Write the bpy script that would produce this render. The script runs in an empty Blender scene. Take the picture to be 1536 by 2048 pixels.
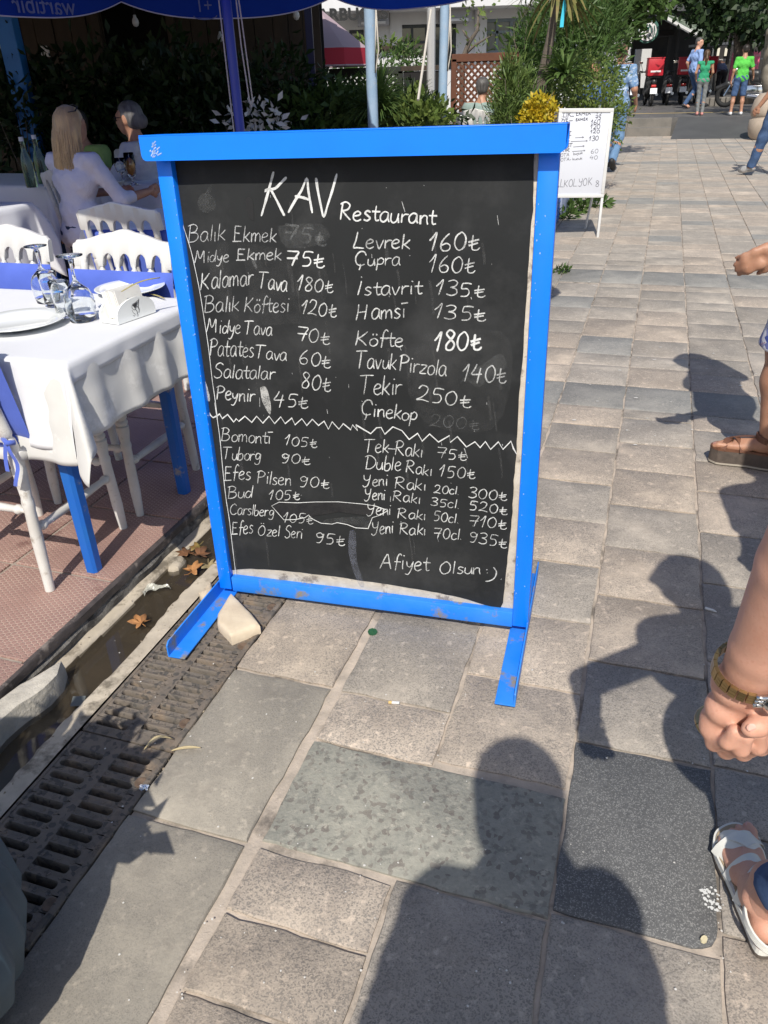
import bpy, bmesh, math, random
import numpy as np
from mathutils import Vector, Matrix, noise
random.seed(7)
rng = np.random.default_rng(5)
S = bpy.context.scene
COL = S.collection

# ---------------------------------------------------------------- camera, light
FPX = 1538.0
CAM_H = 1.4
PITCH = math.radians(29.3)
ROLL = math.radians(2.0)
FW = np.array([0, math.cos(PITCH), -math.sin(PITCH)])
U0 = np.array([0, math.sin(PITCH), math.cos(PITCH)])
R0 = np.array([1.0, 0, 0])
RT = math.cos(ROLL)*R0 - math.sin(ROLL)*U0
UP = math.sin(ROLL)*R0 + math.cos(ROLL)*U0
CP = np.array([0, 0, CAM_H])
cd = bpy.data.cameras.new('camera')
cam = bpy.data.objects.new('camera', cd)
COL.objects.link(cam)
cd.sensor_fit = 'VERTICAL'
cd.sensor_height = 36.0
cd.lens = FPX/2048*36
cd.clip_start = 0.02
cd.clip_end = 600
cam.matrix_world = Matrix(((RT[0], UP[0], -FW[0], 0), (RT[1], UP[1], -FW[1], 0), (RT[2], UP[2], -FW[2], CAM_H), (0, 0, 0, 1)))
S.camera = cam

SUN_EL = math.radians(47.0)
SUN_AZ = math.radians(9.5)          # the light travels towards this azimuth (from +Y, clockwise)
w = bpy.data.worlds.new('World')
S.world = w
w.use_nodes = True
nt = w.node_tree
bg = nt.nodes['Background']
sk = nt.nodes.new('ShaderNodeTexSky')
sk.sky_type = 'NISHITA'
sk.sun_disc = False
sk.sun_elevation = SUN_EL
sk.sun_rotation = SUN_AZ + math.pi
sk.dust_density = 1.5
nt.links.new(sk.outputs[0], bg.inputs[0])
bg.inputs[1].default_value = 0.125
sl = bpy.data.lights.new('sun', 'SUN')
sl.energy = 4.9
sl.angle = math.radians(0.53)
sl.color = (1.0, 0.95, 0.86)
so = bpy.data.objects.new('sun', sl)
COL.objects.link(so)
ldir = Vector((math.sin(SUN_AZ)*math.cos(SUN_EL), math.cos(SUN_AZ)*math.cos(SUN_EL), -math.sin(SUN_EL)))
so.rotation_euler = ldir.to_track_quat('-Z', 'Y').to_euler()
so.location = (-1, -6, 9)
S.view_settings.view_transform = 'Standard'
S.view_settings.look = 'None'
S.view_settings.gamma = 1
S.view_settings.use_curve_mapping = False
S.view_settings.exposure = 0.0

# ---------------------------------------------------------------- measuring helpers
def ray(x, y):
    d = FW*FPX + RT*(x-768) - UP*(y-1024)
    return d/np.linalg.norm(d)
def G(x, y, z=0.0):
    d = ray(x, y)
    return Vector(CP + d*((z-CAM_H)/d[2]))
def D(x, y, Y):
    d = ray(x, y)
    return Vector(CP + d*(Y/d[1]))
SA = math.radians(19)
CA_, SA_ = math.cos(SA), math.sin(SA)
def W(t, s, z=0.0):                 # street frame: t to the right, s along the street
    return Vector((t*CA_+s*SA_, -t*SA_+s*CA_, z))
def TS(P):
    return (P[0]*CA_-P[1]*SA_, P[0]*SA_+P[1]*CA_)
SROT = -SA

# ---------------------------------------------------------------- mesh helpers
class MB:
    def __init__(s): s.v = []; s.f = []; s.m = []
    def add(s, vs, fs, m=0):
        o = len(s.v)
        s.v += [tuple(p) for p in vs]
        s.f += [tuple(o+i for i in f) for f in fs]
        s.m += [m]*len(fs)
        return s
    def box(s, c, d, rz=0, m=0, rx=0, ry=0):
        R = Matrix.Rotation(rz, 3, 'Z') @ Matrix.Rotation(ry, 3, 'Y') @ Matrix.Rotation(rx, 3, 'X')
        c = Vector(c)
        vs = [c + R @ Vector((x*d[0]/2, y*d[1]/2, z*d[2]/2)) for z in (-1, 1) for x, y in ((-1, -1), (1, -1), (1, 1), (-1, 1))]
        return s.add(vs, [(3, 2, 1, 0), (4, 5, 6, 7), (0, 1, 5, 4), (1, 2, 6, 5), (2, 3, 7, 6), (3, 0, 4, 7)], m)
    def rbox(s, c, d, b=.004, rz=0, m=0, rx=0, ry=0):   # bevelled box
        R = Matrix.Rotation(rz, 3, 'Z') @ Matrix.Rotation(ry, 3, 'Y') @ Matrix.Rotation(rx, 3, 'X')
        c = Vector(c)
        bm = bmesh.new()
        bmesh.ops.create_cube(bm, size=1)
        for v in bm.verts: v.co = Vector((v.co.x*d[0], v.co.y*d[1], v.co.z*d[2]))
        bmesh.ops.bevel(bm, geom=bm.edges[:]+bm.verts[:], offset=min(b, min(d)*.45), segments=2, affect='EDGES', profile=.5)
        bm.verts.index_update()
        s.add([c + R @ v.co for v in bm.verts], [[v.index for v in f.verts] for f in bm.faces], m)
        bm.free()
        return s
    def tube(s, pts, rad, n=8, m=0, cap=True):
        pts = [Vector(p) for p in pts]
        if not hasattr(rad, '__len__'): rad = [rad]*len(pts)
        o = len(s.v)
        up = None
        for i, p in enumerate(pts):
            a = pts[max(i-1, 0)]; b = pts[min(i+1, len(pts)-1)]
            t = (b-a)
            if t.length < 1e-9: t = Vector((0, 0, 1))
            t.normalize()
            if up is None:
                up = Vector((0, 0, 1)) if abs(t.z) < .9 else Vector((1, 0, 0))
            x = t.cross(up)
            if x.length < 1e-6: x = t.orthogonal()
            x.normalize(); y = t.cross(x); up = -y if False else x.cross(t)
            for k in range(n):
                an = 2*math.pi*k/n
                s.v.append(tuple(p + (x*math.cos(an)+y*math.sin(an))*rad[i]))
        for i in range(len(pts)-1):
            for k in range(n):
                a = o+i*n+k; b = o+i*n+(k+1) % n
                s.f.append((a, b, b+n, a+n)); s.m.append(m)
        if cap:
            s.f.append(tuple(o+k for k in reversed(range(n)))); s.m.append(m)
            s.f.append(tuple(o+(len(pts)-1)*n+k for k in range(n))); s.m.append(m)
        return s
    def lathe(s, prof, c=(0, 0, 0), n=20, m=0, a=None, b=None):
        # prof: (r, z); optional axis from a to b (z in 0..1 along it)
        o = len(s.v)
        c = Vector(c)
        if a is not None:
            a = Vector(a); b = Vector(b); ax = b-a; L = ax.length; t = ax/L
            x = t.orthogonal().normalized(); y = t.cross(x)
        for r, z in prof:
            for k in range(n):
                an = 2*math.pi*k/n
                if a is None: p = c+Vector((r*math.cos(an), r*math.sin(an), z))
                else: p = a + t*(z*L) + (x*math.cos(an)+y*math.sin(an))*r
                s.v.append(tuple(p))
        for i in range(len(prof)-1):
            for k in range(n):
                p = o+i*n+k; q = o+i*n+(k+1) % n
                s.f.append((p, q, q+n, p+n)); s.m.append(m)
        return s
    def prism(s, pts, z0, z1, m=0):      # pts: xy polygon CCW
        n = len(pts)
        vs = [(p[0], p[1], z0) for p in pts]+[(p[0], p[1], z1) for p in pts]
        fs = [tuple(range(n))[::-1], tuple(range(n, 2*n))]+[(i, (i+1) % n, n+(i+1) % n, n+i) for i in range(n)]
        return s.add(vs, fs, m)
    def extr(s, pts, d, m=0):            # planar 3d polygon extruded by vector d
        n = len(pts); d = Vector(d)
        vs = [Vector(p) for p in pts]+[Vector(p)+d for p in pts]
        fs = [tuple(range(n))[::-1], tuple(range(n, 2*n))]+[(i, (i+1) % n, n+(i+1) % n, n+i) for i in range(n)]
        return s.add(vs, fs, m)
    def grid(s, fn, nu, nv, m=0):
        vs = [fn(i/nu, j/nv) for j in range(nv+1) for i in range(nu+1)]
        fs = [(j*(nu+1)+i, j*(nu+1)+i+1, (j+1)*(nu+1)+i+1, (j+1)*(nu+1)+i) for j in range(nv) for i in range(nu)]
        return s.add(vs, fs, m)
    def mesh(s, name, mats, smooth=False):
        me = bpy.data.meshes.new(name)
        me.from_pydata(s.v, [], s.f)
        if not isinstance(mats, (list, tuple)): mats = [mats]
        for q in mats: me.materials.append(q)
        if len(mats) > 1: me.polygons.foreach_set('material_index', s.m)
        if smooth:
            me.polygons.foreach_set('use_smooth', [True]*len(me.polygons))
            if smooth != 'all':
                try: me.set_sharp_from_angle(angle=math.radians(42))
                except Exception: pass
        me.update()
        return me
    def obj(s, name, mats, parent=None, smooth=False, **kw):
        return link(name, s.mesh(name, mats, smooth), parent, **kw)

def link(name, me, parent=None, label=None, cat=None, group=None, kind=None, loc=None, rot=None):
    o = bpy.data.objects.new(name, me)
    COL.objects.link(o)
    if parent is not None: o.parent = parent
    if label: o['label'] = label
    if cat: o['category'] = cat
    if group: o['group'] = group
    if kind: o['kind'] = kind
    if loc is not None: o.location = loc
    if rot is not None: o.rotation_euler = rot if hasattr(rot, '__len__') else (0, 0, rot)
    return o
def thing(name, label, cat, loc=(0, 0, 0), rot=0, group=None, kind=None):
    return link(name, None, None, label, cat, group, kind, loc, rot)
def dup(root, loc, rot, label=None, group=None):
    kids = {}
    for o in ALLKIDS(root): kids.setdefault(o.parent, []).append(o)
    r = root.copy(); COL.objects.link(r)
    r.location = loc; r.rotation_euler = (0, 0, rot)
    if label: r['label'] = label
    if group: r['group'] = group
    def rec(src, dst):
        for ch in kids.get(src, []):
            c = ch.copy(); COL.objects.link(c); c.parent = dst
            rec(ch, c)
    rec(root, r)
    return r
def ALLKIDS(root):
    out = []
    for c in root.children:
        out.append(c); out += ALLKIDS(c)
    return out

# ---------------------------------------------------------------- materials
_mc = {}
def mat(name, c1, c2=None, scale=8, rough=.7, bump=0, bscale=None, metal=0, spec=.5, speck=None, speck_scale=150, speck_amt=.5, detail=5, sub=0, trans=0, alpha=None, coat=0, ior=None, emis=None, rnd=0, dist=.003, coord='Object', stretch=None, stains=None, sheen=0):
    if name in _mc: return _mc[name]
    m = bpy.data.materials.new(name)
    m.use_nodes = True
    n = m.node_tree; N = n.nodes; L = n.links
    b = N['Principled BSDF']
    tc = N.new('ShaderNodeTexCoord')
    vec = tc.outputs[coord]
    if stretch:
        mp = N.new('ShaderNodeMapping'); mp.inputs['Scale'].default_value = stretch
        L.new(vec, mp.inputs[0]); vec = mp.outputs[0]
    def mix(f, a, c, blend='MIX'):
        x = N.new('ShaderNodeMix'); x.data_type = 'RGBA'; x.blend_type = blend
        for val, sock in ((f, x.inputs[0]), (a, x.inputs[6]), (c, x.inputs[7])):
            if hasattr(val, 'is_linked'): L.new(val, sock)
            elif isinstance(val, (int, float)): sock.default_value = val
            else: sock.default_value = (*val, 1)
        return x.outputs[2]
    def nz(sc, det=5, ro=.6):
        t = N.new('ShaderNodeTexNoise'); t.inputs['Scale'].default_value = sc
        t.inputs['Detail'].default_value = det; t.inputs['Roughness'].default_value = ro
        L.new(vec, t.inputs['Vector']); return t.outputs['Fac']
    def ramp(f, a, c):
        r = N.new('ShaderNodeMapRange'); r.inputs[1].default_value = a; r.inputs[2].default_value = c
        L.new(f, r.inputs[0]); return r.outputs[0]
    col = c1
    if c2 is not None:
        col = mix(ramp(nz(scale, detail), .33, .67), c1, c2)
    if speck is not None:
        v = N.new('ShaderNodeTexVoronoi'); v.inputs['Scale'].default_value = speck_scale
        L.new(vec, v.inputs['Vector'])
        sp = N.new('ShaderNodeSeparateColor'); L.new(v.outputs['Color'], sp.inputs[0])
        col = mix(ramp(sp.outputs[0], 1-speck_amt-.08, 1-speck_amt+.08), col, speck)
    for st_ in ([] if stains is None else (stains if isinstance(stains, list) else [stains])):
        col = mix(ramp(nz(st_[1], 6, .68), st_[2], st_[3]), col, st_[0])
    if rnd:
        oi = N.new('ShaderNodeObjectInfo')
        hs = N.new('ShaderNodeHueSaturation')
        mr = N.new('ShaderNodeMapRange'); mr.inputs[3].default_value = 1-rnd; mr.inputs[4].default_value = 1+rnd
        L.new(oi.outputs['Random'], mr.inputs[0]); L.new(mr.outputs[0], hs.inputs['Value'])
        if hasattr(col, 'is_linked'): L.new(col, hs.inputs['Color'])
        else: hs.inputs['Color'].default_value = (*col, 1)
        col = hs.outputs[0]
    if hasattr(col, 'is_linked'): L.new(col, b.inputs['Base Color'])
    else: b.inputs['Base Color'].default_value = (*col, 1)
    b.inputs['Roughness'].default_value = rough
    b.inputs['Metallic'].default_value = metal
    b.inputs['Specular IOR Level'].default_value = spec
    if sub: b.inputs['Subsurface Weight'].default_value = sub; b.inputs['Subsurface Radius'].default_value = (.02, .008, .004); b.inputs['Subsurface Scale'].default_value = .5
    if trans: b.inputs['Transmission Weight'].default_value = trans
    if coat: b.inputs['Coat Weight'].default_value = coat
    if sheen: b.inputs['Sheen Weight'].default_value = sheen
    if ior: b.inputs['IOR'].default_value = ior
    if alpha is not None: b.inputs['Alpha'].default_value = alpha
    if emis: b.inputs['Emission Color'].default_value = (*emis[0], 1); b.inputs['Emission Strength'].default_value = emis[1]
    if bump:
        bp = N.new('ShaderNodeBump'); bp.inputs['Strength'].default_value = bump; bp.inputs['Distance'].default_value = dist
        L.new(nz(bscale or scale*3, 6, .65), bp.inputs['Height']); L.new(bp.outputs[0], b.inputs['Normal'])
    _mc[name] = m
    return m
def nodes_of(m):
    n = m.node_tree
    return n, n.nodes, n.links, n.nodes['Principled BSDF']

def ngon_wobble(pts, seg, amp, seed=0):
    out = []
    n = len(pts)
    for i in range(n):
        a = Vector(pts[i]); b = Vector(pts[(i+1) % n])
        L = (b-a).length
        k = max(1, int(L/seg))
        nn = Vector((-(b-a).y, (b-a).x)).normalized() if L > 0 else Vector((0, 0))
        for j in range(k):
            p = a.lerp(b, j/k)
            out.append(p + nn*amp*noise.noise(Vector((p.x*9, p.y*9, seed*3.7)))*1.6 + nn*amp*.5*random.uniform(-1, 1))
    return out
# ---------------------------------------------------------------- ground
M_ground = mat('earth', (.18, .16, .13), (.12, .11, .09), 3, .95, .4)
MB().prism([(-250, -60), (250, -60), (250, 400), (-250, 400)], -.62, -.6).obj('ground', M_ground, kind='structure')

M_mortar = mat('mortar', (.52, .44, .365), (.36, .31, .26), 18, .95, .6, 90, dist=.004, stains=((.16, .14, .12), 5, .5, .62))
def stone_mat(name, a, b, sc=7, speck=None, ss=120, sa=.4, rough=.8, bump=.35, bs=120, rnd=.11, stains=((.15, .13, .115), 13, .66, .74)):
    return mat(name, a, b, sc, rough, bump, bs, speck=speck, speck_scale=ss, speck_amt=sa, rnd=rnd, stains=stains if rnd < .01 else [((min(1, a[0]*1.42), min(1, a[1]*1.40), min(1, a[2]*1.36)), 3.1, .50, .78), ((a[0]*.70, a[1]*.68, a[2]*.66), 1.7, .54, .80), ((min(1, a[0]*1.25), min(1, a[1]*1.22), min(1, a[2]*1.2)), 38, .56, .66), stains], dist=.0042)
M_st = dict(
    warm=stone_mat('stone_warm', (.42, .355, .29), (.33, .28, .232), 9, (.24, .21, .18), 360, .32, bump=.7),
    grey=stone_mat('stone_grey', (.365, .325, .28), (.29, .26, .225), 8, (.215, .195, .17), 380, .3, bump=.65),
    pale=stone_mat('stone_pale', (.47, .40, .33), (.38, .32, .265), 11, (.26, .23, .20), 320, .34, bump=.7),
    smooth=stone_mat('stone_smooth', (.295, .268, .225), (.25, .226, .19), 5, (.22, .20, .17), 480, .25, bump=.35, rough=.78, stains=((.17, .15, .13), 5, .56, .74)),
    green=stone_mat('stone_green', (.29, .28, .24), (.225, .225, .195), 60, (.165, .148, .13), 95, .13, bump=.6, rnd=.02, stains=((.17, .165, .145), 30, .55, .65)),
    dark=stone_mat('stone_dark_granite', (.115, .115, .115), (.082, .083, .085), 120, (.21, .21, .205), 480, .2, bump=.4, rnd=0, stains=((.15, .15, .15), 9, .55, .75)),
    blue=stone_mat('stone_blue_grey', (.245, .238, .222), (.19, .188, .178), 9, (.29, .275, .25), 220, .2, bump=.5),
)
pave = link('pavement', None, kind='structure')
base = MB()
c = [W(-.935, -6), W(14, -6), W(14, 22.0), W(-.935, 22.0)]
base.prism([(p.x, p.y) for p in c], -.5, -.0075)
base.obj('mortar_bed', M_mortar, pave)
TC = [-.94, -.635, -.325, -.018, .29, .60, .915, 1.23, 1.545, 1.86, 2.175]
npav = 0
far = MB(); FARM = [M_st['grey'], M_st['warm'], M_st['blue'], M_st['pale']]
def paver(t0, t1, s0, s1, kind, gap=.0035, g_l=None, rnd_corner=None, h=None):
    global npav
    gl = gap if g_l is None else g_l
    q = [(t0+gl, s0+gap), (t1-gap, s0+gap), (t1-gap, s1-gap), (t0+gl, s1-gap)]
    if rnd_corner == 'br':
        r = .05
        q = [q[0]] + [(t1-gap-r+r*math.sin(a), s0+gap+r-r*math.cos(a)) for a in (0, .4, .8, 1.2, 1.57)] + q[2:]
    h = random.uniform(-.0012, .0018) if h is None else h
    near = s0 < 7.2
    pts = ngon_wobble(q,   .03 if near else .3, .0034 if near else .001, random.random()*50)
    cx = sum(p.x for p in pts)/len(pts); cy = sum(p.y for p in pts)/len(pts)
    n = len(pts)
    vs = [W(p.x, p.y, -.0135) for p in pts]
    vs += [W(p.x, p.y, h-.003) for p in pts]
    def ins(p, d):
        v = Vector((p.x-cx, p.y-cy)); l = v.length
        v *= (l-d)/l
        return (v.x+cx, v.y+cy)
    vs += [W(*ins(p, .005), h) for p in pts]
    fs = [(i, (i+1) % n, n+(i+1) % n, n+i) for i in range(n)]+[(n+i, n+(i+1) % n, 2*n+(i+1) % n, 2*n+i) for i in range(n)]
    fs.append(tuple(range(2*n, 3*n)))
    if near and npav < 296:
        MB().add(vs, fs).obj('paver', M_st[kind], pave, smooth='s'); npav += 1
    else:
        mi = {'grey': 0, 'warm': 1, 'blue': 2, 'pale': 3, 'smooth': 0}[kind]
        far.add(vs, fs, mi)
# columns of explicit near courses: (edges in s, kinds)
cols = {
    0: ([-.35, .12, .919, 1.42, 1.95, 2.42, 2.9, 3.3], ['smooth', 'smooth', 'smooth', 'warm', 'warm', 'grey', 'grey']),
    1: ([-.4, .02, .33, .615, .772, .925, None, 1.235, 1.415, 1.79, 1.87, 2.2, 2.6, 3.0, 3.3], ['grey', 'warm', 'warm', 'warm', 'pale', None, None, 'pale', 'grey', 'grey', 'warm', 'grey', 'warm', 'grey']),
    2: ([-.3, .12, .935, None, 1.255, 1.575, 1.88, 2.19, 2.48, 2.79, 3.09, 3.37, 3.61], ['grey', 'grey', None, None, 'warm', 'warm', 'grey', 'pale', 'grey', 'warm', 'grey', 'warm']),
    3: ([-.3, .30, .62, .955, 1.41, 1.72, 2.04, 2.335, 2.64, 2.95, 3.22, 3.5, 3.61], ['grey', 'warm', 'grey', None, 'grey', 'warm', 'warm', 'grey', 'warm', 'warm', 'grey', 'grey']),
    4: ([-.3, .42, .80, 1.0, 1.24, 1.42, 1.8, 2.19, 2.515, 2.825, 3.1, 3.43, 3.61], ['grey', 'warm', 'warm', 'grey', 'grey', 'warm', 'grey', 'grey', 'warm', 'warm', 'grey', 'warm']),
}
paver(-.635, -.018, .935, 1.235, 'green', g_l=.012, h=.0005)
paver(-.018, .29, .955, 1.41, 'dark', rnd_corner='br', h=.0008)
for k, (e, kd) in cols.items():
    prev = e[0]
    for i, q in enumerate(kd):
        if e[i+1] is None or e[i] is None: prev = None; continue
        if q is None: continue
        gl = {0: .004, 1: .012}.get(k, .0035)
        gp = .0045
        t0, t1 = TC[k], TC[k+1]
        if k == 0: t1 -= .012
        paver(t0, t1, e[i], e[i+1], q, gp if not (k == 0 and i in (1, 2)) else .007, gl)
# remaining courses: two-stone bands of blue stone cross the street
for k in range(len(TC)-1):
    s = 3.61 if k in (2, 3, 4) else (3.3 if k in (0, 1) else .4+random.uniform(0, .2))
    if k >= 5: s = .3
    end = 21.96
    while s < end:
        for b0, b1 in ((3.61, 3.93), (6.2, 6.65), (10.4, 10.75), (15.2, 15.6), (19.4, 19.8)):
            if s < b0 and s+.42 > b0:
                if b0-s > .12: paver(TC[k], TC[k+1], s, b0, random.choice(['grey', 'warm', 'grey']))
                s = b0
            if abs(s-b0) < 1e-6:
                paver(TC[k], TC[k+1], b0, b1, 'blue'); s = b1
        d = random.choice([.2, .27, .31, .31, .34, .4])
        e2 = min(s+d, end)
        if e2-s > .03: paver(TC[k], TC[k+1], s, e2, random.choice(['grey', 'warm', 'grey', 'grey', 'blue' if s > 4 and random.random() < .2 else 'grey', 'warm', 'pale' if random.random() < .3 else 'grey']))
        s = e2
# the wider street to the right of the frame, and to the left along the planters, in one joined course
for t0 in [2.175+.315*i for i in range(14)]:
    s = 6.0
    while s < 21.9:
        d = random.choice([.3, .34, .4, .46]); e2 = min(s+d, 21.96)
        paver(t0, t0+.315, s if s > 7.3 else 7.3+.001*s, max(e2, 7.35+.001*s) if s <= 7.3 else e2, random.choice(['grey', 'warm', 'grey'])); s = max(e2, 7.4)
far.obj('distant_paver', FARM, pave, kind='stuff')

# ---------------------------------------------------------------- terrace of red tiles with hexagon relief
ZT = .06
M_tile, = [mat('red_tile', (.34, .205, .17), (.275, .165, .14), 6, .72)]
n_, N, L, B = nodes_of(M_tile)
# honeycomb grooves: distance to nearest hexagon edge from three directions folded (voronoi on a hex lattice)
tc = N.new('ShaderNodeTexCoord')
mp = N.new('ShaderNodeMapping'); mp.inputs['Rotation'].default_value = (0, 0, SA); mp.inputs['Scale'].default_value = (62, 62, 62)
L.new(tc.outputs['Object'], mp.inputs[0])
def vm(op, a, b=None):
    x = N.new('ShaderNodeVectorMath'); x.operation = op
    L.new(a, x.inputs[0])
    if b is not None:
        if hasattr(b, 'is_linked'): L.new(b, x.inputs[1])
        else: x.inputs[1].default_value = b
    return x.outputs[0] if op not in ('DOT_PRODUCT', 'LENGTH') else x.outputs['Value']
def ma(op, a, b=None, cl=False):
    x = N.new('ShaderNodeMath'); x.operation = op; x.use_clamp = cl
    for i, q in enumerate((a, b)):
        if q is None: continue
        if hasattr(q, 'is_linked'): L.new(q, x.inputs[i])
        else: x.inputs[i].default_value = q
    return x.outputs[0]
rr = (1.7320508, 1.0, 1.0)
def cell(off):
    q = vm('ADD', mp.outputs[0], off)
    q = vm('DIVIDE', q, rr); q = vm('FRACTION', q); q = vm('SUBTRACT', q, (.5, .5, .5)); q = vm('MULTIPLY', q, (1.7320508, 1, 0))
    return vm('ABSOLUTE', q)
def hexd(q):
    sx = N.new('ShaderNodeSeparateXYZ'); L.new(q, sx.inputs[0])
    a = vm('DOT_PRODUCT', q, (.8660254, .5, 0))
    return ma('MAXIMUM', a, sx.outputs[1])
hd = ma('MINIMUM', hexd(cell((0, 0, 0))), hexd(cell((.8660254, .5, 0))))
gr = N.new('ShaderNodeMapRange'); gr.inputs[1].default_value = .385; gr.inputs[2].default_value = .455; L.new(hd, gr.inputs[0])
oldc = B.inputs['Base Color'].links[0].from_socket
mx = N.new('ShaderNodeMix'); mx.data_type = 'RGBA'
nzw = N.new('ShaderNodeTexNoise'); nzw.inputs['Scale'].default_value = 4.5; nzw.inputs['Detail'].default_value = 5; L.new(tc.outputs['Object'], nzw.inputs['Vector'])
mrw = N.new('ShaderNodeMapRange'); mrw.inputs[1].default_value = .40; mrw.inputs[2].default_value = .55; mrw.inputs[3].default_value = .25; mrw.inputs[4].default_value = .95; L.new(nzw.outputs['Fac'], mrw.inputs[0])
L.new(ma('MULTIPLY', gr.outputs[0], mrw.outputs[0]), mx.inputs[0]); L.new(oldc, mx.inputs[6]); mx.inputs[7].default_value = (.50, .36, .29, 1)
st = N.new('ShaderNodeTexNoise'); st.inputs['Scale'].default_value = 3.6; st.inputs['Detail'].default_value = 6; st.inputs['Roughness'].default_value = .55; L.new(tc.outputs['Object'], st.inputs['Vector'])
sr = N.new('ShaderNodeMapRange'); sr.inputs[1].default_value = .62; sr.inputs[2].default_value = .68; sr.inputs[4].default_value = .75; L.new(st.outputs['Fac'], sr.inputs[0])
mx2 = N.new('ShaderNodeMix'); mx2.data_type = 'RGBA'; L.new(sr.outputs[0], mx2.inputs[0]); L.new(mx.outputs[2], mx2.inputs[6]); mx2.inputs[7].default_value = (.15, .07, .058, 1)
L.new(mx2.outputs[2], B.inputs['Base Color'])
bp = N.new('ShaderNodeBump'); bp.inputs['Distance'].default_value = .0022; bp.inputs['Strength'].default_value = .8; bp.invert = True
L.new(gr.outputs[0], bp.inputs['Height']); L.new(bp.outputs[0], B.inputs['Normal'])

terr = link('terrace_floor', None, kind='structure')
c = [W(-26, -6), W(-1.475, -6), W(-1.475, 8.2), W(-26, 8.2)]
MB().prism([(p.x, p.y) for p in c], -.5, ZT-.007).obj('mortar_bed', mat('tile_mortar', (.36, .31, .26), (.25, .21, .18), 20, .95, .5, 90), terr)
tp = .40
farT = MB()
nt_ = 0
def tile(t0, s0):
    global nt_
    g = .006
    q = [(t0+g, s0+g), (t0+tp-g, s0+g), (t0+tp-g, s0+tp-g), (t0+g, s0+tp-g)]
    h = random.uniform(-.0012, .0012)
    vs = [W(*p, ZT-.012) for p in q]+[W(*p, ZT+h-.002) for p in q]
    q2 = [(t0+g+.003, s0+g+.003), (t0+tp-g-.003, s0+g+.003), (t0+tp-g-.003, s0+tp-g-.003), (t0+g+.003, s0+tp-g-.003)]
    vs += [W(*p, ZT+h) for p in q2]
    fs = [(i, (i+1) % 4, 4+(i+1) % 4, 4+i) for i in range(4)]+[(4+i, 4+(i+1) % 4, 8+(i+1) % 4, 8+i) for i in range(4)]+[(8, 9, 10, 11)]
    if t0 > -4.2 and s0 < 4.8: MB().add(vs, fs).obj('tile', M_tile, terr, smooth=False)
    else: farT.add(vs, fs)
for i in range(24):
    for j in range(-1, 20):
        tile(-1.447-tp*(i+1), .42+tp*(j-1)+ (0 if i % 1 == 0 else .2))
farT.obj('distant_tile', M_tile, terr, kind='stuff')

# tile edging profile and the rough concrete below it
M_trim = mat('dark_trim', (.05, .042, .04), (.09, .075, .07), 30, .6, .3, 120, stains=((.2, .17, .15), 14, .55, .62))
kb = link('terrace_edge', None, kind='structure')
mb = MB()
def strip(mb, t_in, prof, s0, s1, ds, amp, seed, m=0):
    # prof: list of (t,z) offsets; extruded along s with noise
    n = int((s1-s0)/ds)
    rows = []
    for i in range(n+1):
        s = s0+(s1-s0)*i/n
        rows.append([W(t_in+t+amp*noise.noise(Vector((s*11, k*2.3, seed)))*(1 if 0 < k < len(prof)-1 else .6), s, z+amp*.6*noise.noise(Vector((s*9, k*3.1, seed+9)))) for k, (t, z) in enumerate(prof)])
    o = len(prof)
    vs = [p for r in rows for p in r]
    fs = [(i*o+k, i*o+k+1, (i+1)*o+k+1, (i+1)*o+k) for i in range(n) for k in range(o-1)]
    mb.add(vs, fs, m)
strip(mb, -1.449, [(-.012, ZT+.001), (.0, ZT+.001), (.004, ZT-.003), (.004, ZT-.028), (-.01, ZT-.03)], 1.0, 8.2, .04, .0012, 3)
mb.obj('tile_edging', M_trim, kb, smooth='s')
mb = MB()
strip(mb, -1.46, [(-.02, ZT-.022), (.004, ZT-.026), (.016, ZT-.045), (.012, ZT-.07), (.034, ZT-.088), (.03, -.2)], .3, 8.2, .012, .009, 5)
M_rub = mat('rough_concrete', (.25, .235, .215), (.10, .095, .085), 26, .95, 1.0, 120, dist=.008, stains=((.06, .055, .05), 12, .5, .6))
mb.obj('concrete_footing', M_rub, kb, smooth='s')

# ---------------------------------------------------------------- gutter channel
M_gut = mat('gutter_concrete', (.54, .47, .37), (.38, .33, .26), 12, .9, .5, 70, stains=((.17, .145, .11), 7, .52, .62), dist=.004)
M_sed = mat('gutter_silt', (.115, .09, .06), (.07, .055, .038), 9, .6, .4, 60)
gut = link('gutter', None, kind='structure')
def gz(t, s):
    # section across the channel: bed low in the middle, ledges both sides
    z = -.035
    n1 = noise.noise(Vector((s*3.1, t*4, 1)))*.5+noise.noise(Vector((s*14, t*16, 4)))*.22
    lw = .03+.02*noise.noise(Vector((s*2.2, 3, 0)))
    left = max(0, 1-max(0, (t+1.447-lw))/.014)
    if s < 1.02: left = 0
    right = max(0, 1-max(0, (-1.262+.014*noise.noise(Vector((s*3.3, 7, 0)))+.006*noise.noise(Vector((s*25, 7, 0)))-t))/.014)
    z += .024*min(1, left)+.036*min(1, right)+n1*.0035
    return z
mb = MB()
mb.grid(lambda u, v: W(-1.455+u*.247, -.6+v*5.4, gz(-1.455+u*.247, -.6+v*5.4)), 48, 640)
go = mb.obj('channel_bed', [M_gut], gut, smooth='all')
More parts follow.
